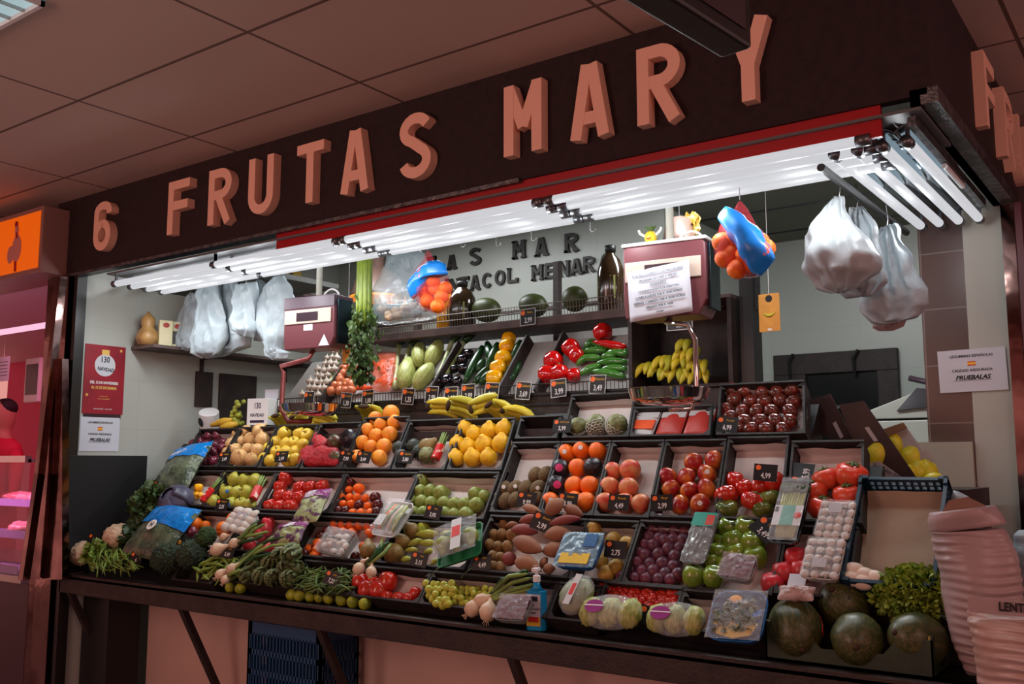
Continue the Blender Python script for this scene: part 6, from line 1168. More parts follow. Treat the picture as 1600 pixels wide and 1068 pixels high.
# salad bags
m_sal = mat('salad_in_bag', lin((150, 160, 110)), .4, lin((84, 40, 80)), 22, bump=.5, bscale=40, pos=(.5, .58)); m_purf = mat('purple_film', lin((130, 50, 110)), .2, lin((200, 190, 200)), 9, bump=1, bscale=30, pos=(.55, .62))
def pillow(pts, d, m, lab, top=None, mtop=None, off=.05, grp='salad bags', name='salad_bag'):
    M, W, H = quad(*pts, off=off); t = thing(name, M, lab, 'salad bag', grp)
    b = MB(); n, k = 18, 18; vs = []
    for s_ in (1, -1):
        def f(a, c, s_=s_): return ((a-.5)*W*(1+.04*math.sin(c*9)), (c-.5)*H, s_*d*abs(math.sin(math.pi*a))**.5*abs(math.sin(math.pi*min(1, c*1.0)))**.45*(1+.35*noise.noise(Vector((a*6, c*6, W*50))))+.004*noise.noise(Vector((a*22, c*22, W*50))))
        b.sheet(f, n, k)
    b.obj('pouch', m, t, smooth=True)
    if top:
        b = MB(); b.sheet(lambda a, c: ((a-.5)*W*1.01, (top+(1-top)*c-.5)*H, .003+d*abs(math.sin(math.pi*a))**.5*abs(math.sin(math.pi*min(1, top+(1-top)*c)))**.45*(1+.35*noise.noise(Vector((a*6, (top+(1-top)*c)*6, W*50))))+.004*noise.noise(Vector((a*22, (top+(1-top)*c)*22, W*50)))), 18, 8); b.obj('coloured_top', mtop, t, smooth=True)
    return t, W, H
pillow([(478, 770), (516, 762), (498, 815), (455, 818)], .03, m_sal, 'salad bag with purple top corner over the red tomatoes', .72, m_purf)
pillow([(440, 822), (482, 812), (468, 850), (418, 852)], .03, m_sal, 'purple printed salad bag lying above the artichokes', .7, m_purf, .05)
m_bt = mat('blue_film_print', lin((10, 110, 190)), .2, lin((20, 130, 210)), 6, bump=1, bscale=25); m_gb = mat('greenish_bagged_leaf', lin((96, 108, 84)), .18, lin((60, 72, 56)), 14, bump=.8, bscale=40)
t, W, H = pillow([(256, 712), (314, 695), (310, 760), (248, 768)], .055, m_gb, 'blue topped vegetable bag beside the red onions', .66, m_bt, .03)
text('HUERTA', .03, m_stick, t, T(0, H*.2, .068) @ RZ(12), 'bag_print', .0004, shear=.2)
t, W, H = pillow([(228, 788), (292, 806), (276, 868), (212, 862)], .055, m_gb, 'blue topped vegetable bag with round H badge', .55, m_bt, .06)
MB().lathe([(.032, .0), (.032, .003)], 24).obj('round_badge', m_stick, t, T(0, -H*.02, .068)); text('H', .04, m_ink, t, T(0, -H*.02, .072), 'badge_print', .0005, bold=.001)
M, W, H = quad((610, 786), (646, 790), (625, 845), (588, 838), off=.05); t = thing('soup_vegetable_tray', M, 'film wrapped tray of soup vegetables left of the green pears', 'vegetable tray'); traybody(t, W, H, .02, m_tray)
for i in range(7):
    x = -W*.35+W*.7*i/6; MB().tube([(x, -H*.35, .03), (x*.9, 0, .036), (x*.8+.01, H*.36, .03)], [.008, .009, .007], 7).obj('vegetable_stick', [m_gst, m_car, M_['lpep'], M_['cuke'], m_bulb, m_gst, M_['lpep']][i], t, smooth=True)
film(t, W, H, .045, None, .008, .008); MB().box((-W*.42, -H*.3, .046), (-W*.1, H*.0, .048)).obj('white_label', m_tray, t)
# asparagus bundles
def aspar(a, b, lab, off=.01):
    p0 = onS(*a, off); p1 = onS(*b, off); z = (p1-p0).normalized(); x = Vector((1, 0, 0)); x = (x-z*x.dot(z)).normalized(); M = Matrix((x, z.cross(x), z)).transposed().to_4x4(); M.translation = p0; L = (p1-p0).length
    t = thing('asparagus_bundle', M, lab, 'asparagus', 'asparagus bundles in red wrap')
    for k in range(9):
        an = k*.7; r_ = .013*(k > 0); MB().tube([(r_*math.cos(an), r_*math.sin(an), 0), (r_*math.cos(an), r_*math.sin(an), L*.8), (r_*1.3*math.cos(an), r_*1.3*math.sin(an), L)], [.0055, .0055, .002], 6).obj('spear', m_gst, t, smooth=True)
    MB().lathe([(.02, 0), (.024, .005), (.024, L*.5), (.02, L*.55)], 12).obj('red_wrap', mat('red_wrap', lin((190, 24, 24)), .3, lin((226, 214, 200)), 22, pos=(.6, .64)), t)
aspar((316, 784), (346, 748), 'asparagus bundle in red wrap left of the yellow green apples', .0); aspar((395, 780), (412, 745), 'asparagus bundle in red wrap right of the yellow green apples', .02); aspar((680, 718), (696, 678), 'asparagus bundle in red wrap beside the quinces', -.02)
# red net heaps, mango, avocados, wrapped items
m_rnet = mat('crumpled_red_net', lin((200, 44, 54)), .5, lin((176, 30, 44)), 18, bump=1, bscale=60)
for i, (rows, lab) in enumerate([([(495, 676, 500, 676, .01), (490, 688, 515, 690, .03), (488, 700, 512, 702, .03), (500, 706, 508, 706, .01)], 'crumpled red net bag, upper one beside the yellow apples'), ([(478, 697, 528, 700, .02), (472, 708, 534, 706, .035), (466, 720, 530, 720, .035), (465, 727, 522, 727, .015)], 'crumpled red net bag, lower one beside the yellow apples')]):
    silthing('red_net_bag', rows, onS, SN, m_rnet, lab, 'net bag', 'crumpled red nets', n=30, amp=.03, fq=22, seed=i, sub=4, off=-.02)
def one(name, kind, u, v, r, off, lab, cat, rot=(0, 50), st=None):
    me = K[kind][0][0]; o = inst(name, me, T(*onS(u, v, off)) @ rotM((1, 0, 0), SN) @ RZ(rot[0]) @ RX(-90+rot[1]) @ Matrix.Scale(r, 4)); tag(o, lab, cat)
    for pn, pm in K[kind][1]: inst(pn, pm, Matrix.Identity(4), o)
    return o
K['gmango'] = ([MB().ball((0, 0, 0), 1, 18, 12, sq=(.9, .85, 1.2), amp=.05).mesh('mango', fmat('green_mango_skin', (78, 84, 50), (120, 60, 50), .35, 8))], [])
one('mango', 'gmango', 523, 690, .045, -.02, 'dark green mango above the red nets', 'mango', (60, 0)); one('mango', 'gmango', 524, 714, .04, -.02, 'green mango lying between the red nets and price card', 'mango', (80, 0))
o = one('wrapped_papaya', 'wrapped', 546, 685, .052, -.01, 'large dark wrapped fruit with a salmon patch, top row', 'fruit'); inst('salmon_patch', sticker(mat('salmon_patch', lin((230, 100, 70)), .35), .9), rotM((1, 0, 0), (0, .25, 1)) @ RY(-35), o)
for i, (u, v) in enumerate([(624, 700), (646, 697), (655, 706), (626, 714)]): one('avocado', 'avocado', u, v, .04, -.03, 'black avocado, %s of the top row avocado crate' % ['upper left', 'top middle', 'right', 'lower left'][i], 'avocado', (70+30*i, 20))
one('pear', 'brown_pear', 668, 697, .042, -.02, 'brown green pear beside the red wrapped asparagus', 'pear', (-50, 10)); one('custard_apple', 'custard', 667, 711, .042, -.02, 'yellow green custard apple below the brown pear', 'custard apple')
one('orange_slice', 'lorange', 556, 714, .02, .0, 'orange piece leaning behind two price cards', 'orange')
for i, (x, y) in enumerate([(1070, 105), (1050, 160), (1030, 180), (1085, 165)]): o = inst('mini_pepper', K['ypep'][0][0], T(*onS(90+x/4.853, 740+y/4.853, -.02)) @ RX(40*i) @ Matrix.Scale(.025 if i < 1 else .018, 4)); tag(o, 'small orange yellow pepper above the purple cabbage, %s' % ORD[i+1], 'pepper', 'small orange peppers')
one('red_radicchio', 'red_onion', 300, 830, .03, .02, 'small red radicchio left of the bright broccoli', 'radicchio'); one('carrot_end', 'lorange', 277, 846, .02, .03, 'cut orange squash end above the dark broccoli', 'squash')
for i, (u, v) in enumerate([(1028, 790),]): pass
# ================================================================== right end: blue crate, melon box, sacks, cartons
m_bcr = mat('dark_blue_crate', lin((14, 48, 68)), .4)
def netcrate(M, W, L, H, lab, liner, mm=m_bcr, name='plastic_crate', t=.012):
    o = thing(name, M, lab, 'crate', 'blue plastic crates')
    MB().box((-W/2, 0, 0), (W/2, L, t)).obj('base', mm, o)
    def wall(ax, s, nm):
        b = MB(); ln = W if ax == 'x' else L; n = int(ln/.022)
        def bx_(a0, a1, z0, z1):
            if ax == 'x': b.box((a0-W/2, (0 if s < 0 else L-t), z0), (a1-W/2, (t if s < 0 else L), z1))
            else: b.box(((-W/2 if s < 0 else W/2-t), a0, z0), ((-W/2+t if s < 0 else W/2), a1, z1))
        bx_(0, ln, 0, H*.22); bx_(0, ln, H*.86, H); bx_(0, ln, H*.42, H*.48); bx_(0, ln, H*.64, H*.7)
        for i in range(n+1): bx_(ln*i/n-.0035 if i else 0, ln*i/n+.0035 if i < n else ln, H*.2, H*.88)
        bx_(0, .03, 0, H*1.08); bx_(ln-.03, ln, 0, H*1.08); b.obj(nm, mm, o)
    for s in (-1, 1): wall('x', s, 'end_wall'); wall('y', s, 'side_wall')
    if liner: MB().sheet(lambda a, b: ((a-.5)*(W-2*t-.006), t+.004+b*(L-2*t-.01), t+.004+.004*noise.noise(Vector((a*4, b*5, 1)))+(.5*(max(0, b-.9))*H*6)), 16, 20).obj('paper_liner', mat('brown_paper', lin((160, 142, 120)), .8, lin((148, 130, 110)), 5, bump=.3, bscale=9), o, smooth=True)
    return o
pA = onS(1395, 905, -.06); netcrate(Matrix.Translation(S(-.835, .30, -.075)) @ rotM((1, 0, 0), SN), .285, .425, .1, 'blue plastic crate with brown paper liner leaning at the right end', True)
tag(MB().box((-.93, Y0+.3, ZT), (-.56, Y0+.42, 1.02)).obj('wooden_prop', m_dark), 'dark prop block behind the blue crate', 'prop')
for i, (x, y, a) in enumerate([(920, 775, 80), (1025, 825, 70), (905, 855, 85), (1120, 855, 60), (1010, 885, 90)]):
    o = inst('egg', K['egg'][0][0], T(*onS(1180+x/5.935, 760+y/5.935, .0)) @ rotM((1, 0, 0), SN) @ RZ(a) @ RX(90) @ Matrix.Scale(.031, 4)); tag(o, 'pale oval egg shaped turnip above the curly lettuce, %s' % ['upper left', 'upper middle', 'lower left', 'rightmost', 'lower middle'][i], 'egg', 'pale eggs')
gbx = thing('melon_carton', T(-.93, Y0+.05, ZT) @ RZ(0), 'dark green and yellow cardboard tray holding four striped melons', 'carton')
m_gc = mat('green_carton', lin((28, 44, 32)), .5, lin((40, 60, 36)), 14); m_yc = mat('yellow_carton_inside', lin((172, 158, 70)), .6)
Wb, Lb = .50, .30
MB().box((-Wb/2, 0, 0), (Wb/2, Lb, .008)).obj('base', m_gc, gbx)
for nm, y0, s in (('front_wall', 0, 1), ('back_wall', Lb-.006, -1)):
    b = MB(); pr = [(-Wb/2, 0), (Wb/2, 0), (Wb/2, .11), (Wb*.3, .1), (Wb*.22, .055), (-Wb*.15, .05), (-Wb*.28, .1), (-Wb/2, .12)]; b.prism([(x, z) for x, z in pr], 0, .005, T(0, y0+.005, 0) @ RX(90)); w_ = b.obj(nm, m_gc, gbx)
    MB().prism([(x*.995, z) for x, z in pr], 0, .001, T(0, y0+.007, 0) @ RX(90)).obj('yellow_lining', m_yc, w_)
for x in (-Wb/2, Wb/2-.005): MB().box((x, 0, 0), (x+.005, Lb, .12)).obj('side_wall', m_gc, gbx)
for x in (-Wb/2+.005, Wb/2-.012): MB().box((x, .005, .01), (x+.006, Lb-.006, .118)).obj('yellow_side_lining', m_yc, gbx)
for s in (-1, 1): MB().prism([(0, 0), (.09, 0), (.06, .05), (.0, .05)], 0, .003, T(s*.16-.03, .012, .095) @ RX(35)).obj('flap', m_yc, gbx)
m_smel = bpy.data.materials.new('striped_melon_skin'); m_smel.use_nodes = True; nt = m_smel.node_tree; b_ = nt.nodes['Principled BSDF']; b_.inputs['Roughness'].default_value = .4
tc = nt.nodes.new('ShaderNodeTexCoord'); mp = nt.nodes.new('ShaderNodeMapping'); mp.inputs['Scale'].default_value = (80, 80, 7); nz = nt.nodes.new('ShaderNodeTexNoise'); nz.inputs['Scale'].default_value = 1.4; nz.inputs['Detail'].default_value = 5
cr = nt.nodes.new('ShaderNodeValToRGB'); cr.color_ramp.elements[0].position = .45; cr.color_ramp.elements[0].color = (*lin((56, 66, 32)), 1); cr.color_ramp.elements[1].position = .8; cr.color_ramp.elements[1].color = (*lin((112, 100, 60)), 1)
nt.links.new(tc.outputs['Object'], mp.inputs[0]); nt.links.new(mp.outputs[0], nz.inputs['Vector']); nt.links.new(nz.outputs['Fac'], cr.inputs[0]); nt.links.new(cr.outputs[0], b_.inputs['Base Color'])
def smelon(c, r, d, lab, ln=1.25, st=False):
    d = Vector(d).normalized(); x = d.orthogonal().normalized(); M = Matrix((x, d.cross(x), d)).transposed().to_4x4(); M.translation = c
    o = MB().ball((0, 0, 0), r, 28, 20, sq=(1, 1, ln), amp=.03, fq=2).obj('striped_melon', m_smel, None, M, True); tag(o, lab, 'melon', 'striped melons in the carton')
    MB().tube([(0, 0, r*ln*.97), (0, 0, r*ln*1.05)], [.012, .006], 8).obj('stem_scar', M_['stemb'], o, smooth=True)
    if st:
        s_ = MB().sheet(lambda a, b: ((r*1.015)*math.cos(2.2+a*.35)*math.cos(b*.9-.4), (r*1.015)*math.sin(2.2+a*.35)*math.cos(b*.9-.4), r*ln*1.01*math.sin(b*.9-.4)), 6, 8).obj('brand_sticker', m_tr, o, smooth=True, solid=.001)
tcam = lambda p: (CAMP-Vector(p)).normalized()
smelon((-1.10, Y0+.10, ZT+.10), .083, (.45, -.7, -.55), 'striped melon with red sticker, front left of the carton', 1.2, True)
smelon((-.905, Y0+.09, ZT+.085), .078, (.25, -1, -.1), 'striped melon, front middle of the carton', 1.15)
smelon((-.735, Y0+.13, ZT+.095), .078, (-.5, -.8, .3), 'striped melon, front right of the carton under the curly lettuce', 1.25)
smelon((-.985, Y0+.24, ZT+.155), .082, (-.15, -.7, .6), 'striped melon behind the front two, below the mushroom tray', 1.2)
ft = leafy('curly_lettuce', 1400, 935, .02, .11, (1.25, .8, .9), 1700, .02, m_lv2, 'bright yellow green curly lettuce above the striped melons', 7); ft['category'] = 'lettuce'; ft.matrix_world = Matrix.Translation(Vector((-.755, Y0+.24, ZT+.20))) @ rotM((1, 0, 0), (0, -.8, .7))
# small bag of eggs/garlic on melons
t, W, H = pillow([(1222, 915), (1268, 918), (1275, 938), (1212, 936)], .025, mat('bagged_garlic', lin((196, 176, 172)), .4, lin((150, 120, 116)), 18, bump=.8, bscale=50), 'small clear bag of pale garlic beside the melons', None, None, .07, 'small bags', 'garlic_bag')
t, W, H = quad((1236, 897), (1262, 897), (1256, 920), (1228, 916), off=0); o = thing('small_card', t, 'grey card tucked under the lower mushroom tray', 'card'); MB().box((-W/2, -H/2, 0), (W/2, H/2, .002)).obj('card', m_paper, o)
# white and pinkish sacks
def atSack(Y): return lambda u, v, off: aY(u, v, Y)
def sack(rows, Y, lab, m, ridge=.012, fq=92, seed=0, name='lentil_sack', amp=.012):
    mb, c = sil(rows, atSack(Y), (0, -1, 0), n=44, amp=amp, fq=9, seed=seed, sub=22)
    for i, (x, y, z) in enumerate(mb.v):
        k = ridge*(math.sin(z*fq*2.6+2.2*noise.noise(Vector((x*9, z*3, seed)))))*(.5+.5*noise.noise(Vector((x*6, y*6, z*4)))*1.5); mb.v[i] = (x*(1+k*1.5), y+k*(-1 if y < 0 else 1), z)
    t = thing(name, T(*c), lab, 'sack', 'plastic sacks at the right end'); mb.obj('sack_body', m, t, smooth=True); return t, c
t, c = sack([(1512, 1052, 1590, 1052, .05), (1490, 1000, 1598, 1000, .09), (1472, 930, 1600, 930, .1), (1462, 870, 1592, 870, .1), (1456, 830, 1572, 825, .09)], Y0+.16, 'tall pinkish lentil sack with rolled rim at the right end', m_bagp)
mb, c2 = sil([(1453, 832, 1572, 818, .095), (1452, 812, 1568, 800, .105), (1456, 800, 1560, 788, .1), (1462, 806, 1552, 796, .085), (1466, 815, 1546, 806, .075)], atSack(Y0+.16), (0, -1, 0), n=40, amp=.02, fq=12, sub=3); mb.obj('rolled_rim', m_bagp, t, T(*(c2-c)), True)
MB().prism([(-.07, -.02), (.07, -.02), (.05, .04), (.0, .055), (-.05, .035)], 0, .003, T(*(aY(1508, 805, Y0+.12)-c)) @ RX(80) @ RZ(-10)).obj('carton_piece', mat('brown_card', lin((128, 92, 76)), .7), t)
t2, c = sack([(1524, 1066, 1700, 1080, .05), (1520, 1030, 1705, 1030, .08), (1522, 990, 1700, 990, .08), (1514, 965, 1700, 960, .06), (1512, 952, 1698, 945, .02)], Y0+.02, 'low clear sack of brown lentils with printed header at the front right', mat('lentil_plastic', lin((176, 140, 128)), .3, lin((196, 170, 164)), 5, bump=.5, bscale=12), .012, 92, 3)
MB().box((-.12, -.004, -.02), (.12, 0, .02)).obj('header_label', m_bagp, t2, T(*(aY(1590, 950, Y0-.075)-c)))
text('LENTEJA', .032, m_ink, t2, T(*(aY(1592, 950, Y0-.085)-c)) @ RX(90), 'printed_word', .0004, bold=.001, sx=.8)
t3, c = sack([(1570, 1000, 1700, 1000, .05), (1576, 930, 1700, 930, .08), (1580, 870, 1700, 870, .09), (1582, 835, 1690, 830, .06), (1590, 828, 1660, 822, .02)], Y0+.28, 'white sack partly hidden at the right edge', m_bag, .008, 60, 5)
t4, c = sack([(1478, 812, 1530, 812, .03), (1480, 790, 1528, 792, .05), (1482, 772, 1515, 776, .04), (1488, 765, 1500, 768, .01)], Y0+.5, 'crumpled clear plastic bag behind the tall sack', m_bag, .003, 40, 6, 'crumpled_bag', .02)
tag(MB().box((-.97, Y0+.44, ZT-.02), (-.3, Y0+.62, ZT+.3)).obj('sack_support', m_dark), 'dark block behind the sacks', 'support')
# melon cartons with yellow melons, leaning behind the display
m_cb = mat('brown_carton', lin((58, 38, 32)), .6, lin((48, 32, 28)), 12); m_cw = mat('white_carton', lin((168, 160, 160)), .6); m_kr = mat('kraft_board', lin((120, 86, 62)), .7)
YC = Y0+.86
def board(pts, Y0_, th, m, lab, slot=None, cat='carton panel', tilt=0):
    P = [aY(u, v, Y0_) for u, v in pts]; c = sum(P, Vector())/len(P); t = thing('melon_box_panel', T(*c), lab, cat, 'leaning melon cartons')
    MB().prism([((p-c).x, (p-c).z) for p in P], 0, th, RX(90)).obj('panel', m, t)
    if slot: 
        Q = [aY(u, v, Y0_-th-.001)-c for u, v in slot]; MB().prism([(q_.x, q_.z) for q_ in Q], 0, .002, T(0, -th, 0) @ RX(90)).obj('hand_slot', m_cw, t)
    return t
def sbox(pts, Ya, Yb, m, lab):
    P = [aY(u, v, Ya) for u, v in pts]; c = sum(P, Vector())/4; return P, c
board([(1264, 625), (1298, 615), (1336, 690), (1310, 690), (1275, 672)], 3.86, .012, m_cb, 'dark brown leaning carton side, the left one', [(1301, 661), (1306, 658), (1318, 682), (1313, 685)])
board([(1312, 632), (1350, 626), (1437, 752), (1425, 765), (1330, 680)], 3.84, .012, m_cb, 'dark brown leaning carton side, long middle one', [(1351, 668), (1357, 666), (1372, 688), (1366, 690)])
board([(1376, 672), (1412, 660), (1478, 755), (1455, 765), (1400, 700)], 4.0, .012, m_cw, 'white printed carton side leaning at the right', [(1440, 706), (1448, 702), (1462, 720), (1454, 724)])
board([(1376, 672), (1412, 660), (1418, 668), (1384, 684)], 3.98, .014, m_kr, 'kraft inner flap of the white carton')
board([(1358, 724), (1374, 720), (1436, 764), (1400, 768), (1356, 760)], 3.78, .01, m_cw, 'pale carton side with printed lines above the blue crate')
pt = COL.objects[-2] if False else None
tx = thing('printed_panel', fr(aY(1388, 745, 3.765), (1, 0, -.45), (0, -1, 0)), 'small printed lines on the pale carton side', 'print'); [text(s_, .022, m_nav, tx, T(0, .02-.026*i, 0), 'printed_line', .0004, sx=.8) for i, s_ in enumerate(['Estimados clientes,', 'medida de precaucion', 'antes de abrir'])]
for i, (u, v, Y, r, a) in enumerate([(1330, 676, 3.9, .05, 20), (1368, 712, 3.84, .055, 20), (1398, 694, 4.0, .05, -10), (1420, 718, 4.0, .06, 30), (1432, 740, 3.98, .055, 15), (1450, 738, 4.0, .055, -15), (1418, 742, 3.94, .045, 25), (1455, 752, 3.96, .045, 60), (1440, 757, 3.9, .04, 80)]):
    o = inst('yellow_melon', K['yellow_melon'][0][i % 3], T(*aY(u, v, Y)) @ RY(a) @ Matrix.Scale(r*.85, 4)); tag(o, 'yellow melon in the leaning cartons, %s' % ['behind the left dark side', 'between the two dark sides', 'highest at the right', 'largest at the right', 'below the largest', 'rightmost', 'half hidden by the dark side', 'low right corner', 'lowest above the blue crate'][i], 'melon', 'yellow melons')
tag(MB().box((-1.3, 3.86, 0), (-.72, 4.28, 1.40)).obj('back_counter', m_dark), 'dark counter block carrying the melon cartons', 'counter')
tag(MB().box((-1.24, 3.72, 0), (-.9, 3.85, 1.42)).obj('back_block', m_black), 'black block behind the large tomatoes', 'block')
# oven frame on rear wall, white machine
ov = thing('wall_hatch', T(*aY(1308, 610, 6.4)), 'dark framed open hatch on the rear wall', 'hatch')
P = [aY(u, v, 6.38)-aY(1308, 610, 6.4) for u, v in ((1210, 556), (1403, 544), (1406, 690), (1212, 690))]
x0, x1, z1 = P[0].x, P[1].x, P[0].z; zi = -.33
MB().box((x0, -.05, z1-.14), (x1, -.01, z1)).box((x0, -.05, zi), (x0+.22, -.01, z1-.14)).box((x1-.13, -.05, zi), (x1, -.01, z1-.14)).obj('frame', m_dark, ov, bevel=.004)
MB().box((x0+.2, -.02, zi), (x1-.1, -.005, z1-.12)).obj('dark_opening', mat('deep_black', lin((6, 6, 8)), .3), ov); MB().box((x0+.24, -.06, -.12), (x1-.35, -.03, -.10)).obj('bar', m_galv, ov)
for x in (x0+.12, x0+.55): MB().tube([(x, -.06, z1-.16), (x, -.08, z1-.05), (x+.03, -.07, z1-.0)], .012, 6).obj('latch', m_black, ov)
mc = thing('office_machine', T(*aY(1410, 672, 5.05)), 'cream office machine with dark tinted window behind the tiled pillar', 'machine')
m_mc = mat('machine_cream', lin((166, 166, 156)), .5); MB().box((-.22, 0, -.10), (.3, .35, .05)).obj('base', m_mc, mc, bevel=.006); MB().prism([(-.28, .06), (.3, .06), (.3, .16), (.1, .2)], 0, .3, T(0, .3, 0) @ RX(90)).obj('lid', m_mc, mc, bevel=.004)
MB().prism([(-.02, .10), (.22, .12), (.24, .19), (.08, .21)], 0, .01, RX(90)).obj('tinted_window', m_tealm, mc); MB().tube([(.05, -.02, .26), (.25, -.03, .2), (.42, -.03, .12)], .015, 6).obj('cable', m_lcd, mc, smooth=True)
tag(MB().box((-1.9, 4.97, 0), (-.67, 5.3, 1.55)).obj('rear_counter', m_mc), 'cream rear counter carrying the office machine', 'counter')
# dark device and cables by the upright
dv = thing('wall_switch_box', T(*aY(1160, 440, 4.05)), 'black switch box beside the dark upright', 'switch box'); MB().box((-.0, -.02, -.14), (.07, .02, .12)).obj('box_body', m_black, dv, bevel=.004); MB().tube([(.04, 0, -.14), (.045, .0, -.4), (.07, 0, -.75)], .004, 5).obj('cable', m_black, dv)
cy = thing('ceiling_cable_box', T(*aY(1288, 295, 5.6)), 'small yellowish cable box on the inner ceiling', 'cable box'); MB().box((-.06, -.04, -.04), (.06, .04, .05)).obj('box_body', mat('yellowed_plastic', lin((160, 150, 90)), .5), cy, bevel=.005)
bk = thing('inner_lamp_basket', T(*aY(1062, 372, 4.6)), 'brown hanging lamp shade with dried plant behind the right scale', 'lamp'); MB().lathe([(.1, -.04), (.09, .0), (.07, .1), (.02, .12)], 20).obj('shade', mat('brown_shade', (.1, .06, .05)), bk, smooth=True); leafcloud(30, lambda q: ((q.uniform(.04, .1), 0, q.uniform(0, .06)), (q.uniform(-.2, .6), 0, 1)), .06, 2).obj('dried_leaves', M_['gold'], bk); MB().tube([(0, 0, .1), (0, 0, .6)], .003, 5).obj('cord', m_black, bk)
# ================================================================== crates under the counter
def crate_low(u, v, z0, h, lab):
    p = aY(u, v, Y0+.06)
    netcrate(T(-3.52, Y0+.10, z0) @ RZ(0), .50, .24, h, lab, False, mat('navy_crate', lin((20, 70, 110)), .45))
crate_low(0, 0, .33, .42, 'dark blue slatted plastic crate standing under the counter, upper one'); crate_low(0, 0, .0, .32, 'dark blue plastic crate under the upper one below the counter')
# ================================================================== left neighbour: butcher's stall
struct(MB().box((-11, 5.4, 0), (-5.45, 5.5, 3.06)).obj('wall_butcher', mat('magenta_wall', lin((200, 30, 90)), .6, emit=(.5, .01, .1), estr=.0)))
struct(MB().box((-11, 2.9, 2.62), (-5.45, 5.4, 2.66)).obj('ceiling_butcher', mat('pinkish_white', lin((220, 190, 200)), .6)))
area('butcher_lamp_light', (-7.3, 4.2, 2.55), (-7.3, 4.2, 0), 2.6, 22, (1, .25, .45), 1.6)
area('butcher_case_light', (-6.7, 3.1, 1.5), (-6.7, 3.3, 0), .9, 16, (1, .45, .75), .2)
for i, (z, y) in enumerate([(2.36, 3.1)]): tag(MB().tube([(-8.6, y, z), (-5.75, y, z)], .02, 8).obj('pink_tube_lamp', mat('pink_tube', (.1, .02, .05), .5, emit=(1, .55, .75), estr=1.0), None), 'glowing pink tube above the butcher window', 'lamp')
ob = thing('lit_orange_sign', T(*aY(40, 375, 2.80)), 'orange lit box sign with a pink hen, beside the brown fascia', 'sign')
c_ = aY(40, 375, 2.80); xR = aY(65, 380, 2.80).x-c_.x; zT_ = aY(65, 321, 2.80).z-c_.z; zB = aY(65, 424, 2.80).z-c_.z
MB().box((-1.6, .0, zB), (xR, .26, zT_)).obj('box_frame', mat('sign_box_metal', lin((150, 110, 104)), .4), ob, bevel=.006); MB().box((-1.55, -.004, zB+.03), (xR-.025, .0, zT_-.03)).obj('lit_panel', mat('orange_panel', lin((235, 96, 10)), .5, emit=(1, .16, .0), estr=.45), ob)
m_hen = mat('hen_pink', lin((214, 140, 130)), .6); m_hr = mat('hen_red', lin((170, 20, 24)), .6); hx = aY(25, 385, 2.79).x-c_.x; hz = -.02
hb = MB(); hb.ball((hx, -.006, hz-.02), .07, 16, 10, sq=(.8, .1, 1.2)).obj('hen_body', m_hen, ob, smooth=True); MB().ball((hx-.005, -.008, hz+.09), .03, 12, 8, sq=(.7, .2, 1.3)).obj('hen_head', m_hen, ob, smooth=True); MB().ball((hx-.07, -.006, hz-.05), .05, 12, 8, sq=(.8, .1, 1.1)).obj('hen_tail', m_hen, ob, smooth=True)
MB().ball((hx-.012, -.01, hz+.13), .02, 10, 6, sq=(1, .2, 1)).obj('comb', m_hr, ob, smooth=True); MB().ball((hx+.002, -.012, hz+.06), .016, 10, 6, sq=(.6, .2, 1.4)).obj('wattle', m_hr, ob, smooth=True); MB().tube([(hx, -.008, hz-.1), (hx+.005, -.008, hz-.16)], .008, 6).obj('legs', m_hr, ob)
# slanted glass frame of the case
gfr = thing('slanted_case_frame', (0, 0, 0), 'tall slanted steel frame of the butcher case beside the columns', 'frame')
def slat(p, w, m, nm): MB().tube(p, w, 4).obj(nm, m, gfr)
slat([aY(97, 432, Y0-.06), aY(62, 740, Y0-.10)], .03, m_mirror, 'slanted_post'); slat([aY(62, 740, Y0-.10), aY(38, 905, Y0-.12)], .03, m_mirror, 'slanted_post')
b = MB(); Pq = [aY(u, v, Y0-.06) for u, v in ((82, 560), (97, 560), (97, 905), (28, 905))]; b.add(Pq+[p+Vector((0, .04, 0)) for p in Pq], [(0, 1, 2, 3), (7, 6, 5, 4), (0, 4, 5, 1), (1, 5, 6, 2), (2, 6, 7, 3), (3, 7, 4, 0)]); b.obj('mirror_side', m_mirror, gfr)
for z in (2.35, 1.6): pass
mc_ = thing('meat_case', T(-6.9, 3.0, 0), 'butcher display case with trays of pink meat under glass', 'display case')
MB().box((-1.6, .05, 0), (1.1, .9, .78)).obj('case_base', mat('dark_pink_metal', lin((70, 44, 54)), .4), mc_); MB().box((-1.6, .0, .78), (1.1, .9, .82)).obj('case_deck', m_steel, mc_); MB().box((-1.6, .0, 1.5), (1.1, .35, 1.52)).obj('glass_shelf', m_chrome, mc_)
MB().box((-1.6, .01, .82), (1.1, .016, 1.5)).obj('glass_front', mat('case_glass', lin((230, 210, 235)), .03, alpha=.12, spec=1), mc_)
MB().box((-1.6, -.02, 1.5), (1.1, .02, 1.54)).obj('top_rail', m_chrome, mc_)
m_meat = mat('pink_meat', lin((226, 130, 150)), .35, lin((190, 70, 90)), 10); rc = random.Random(2)
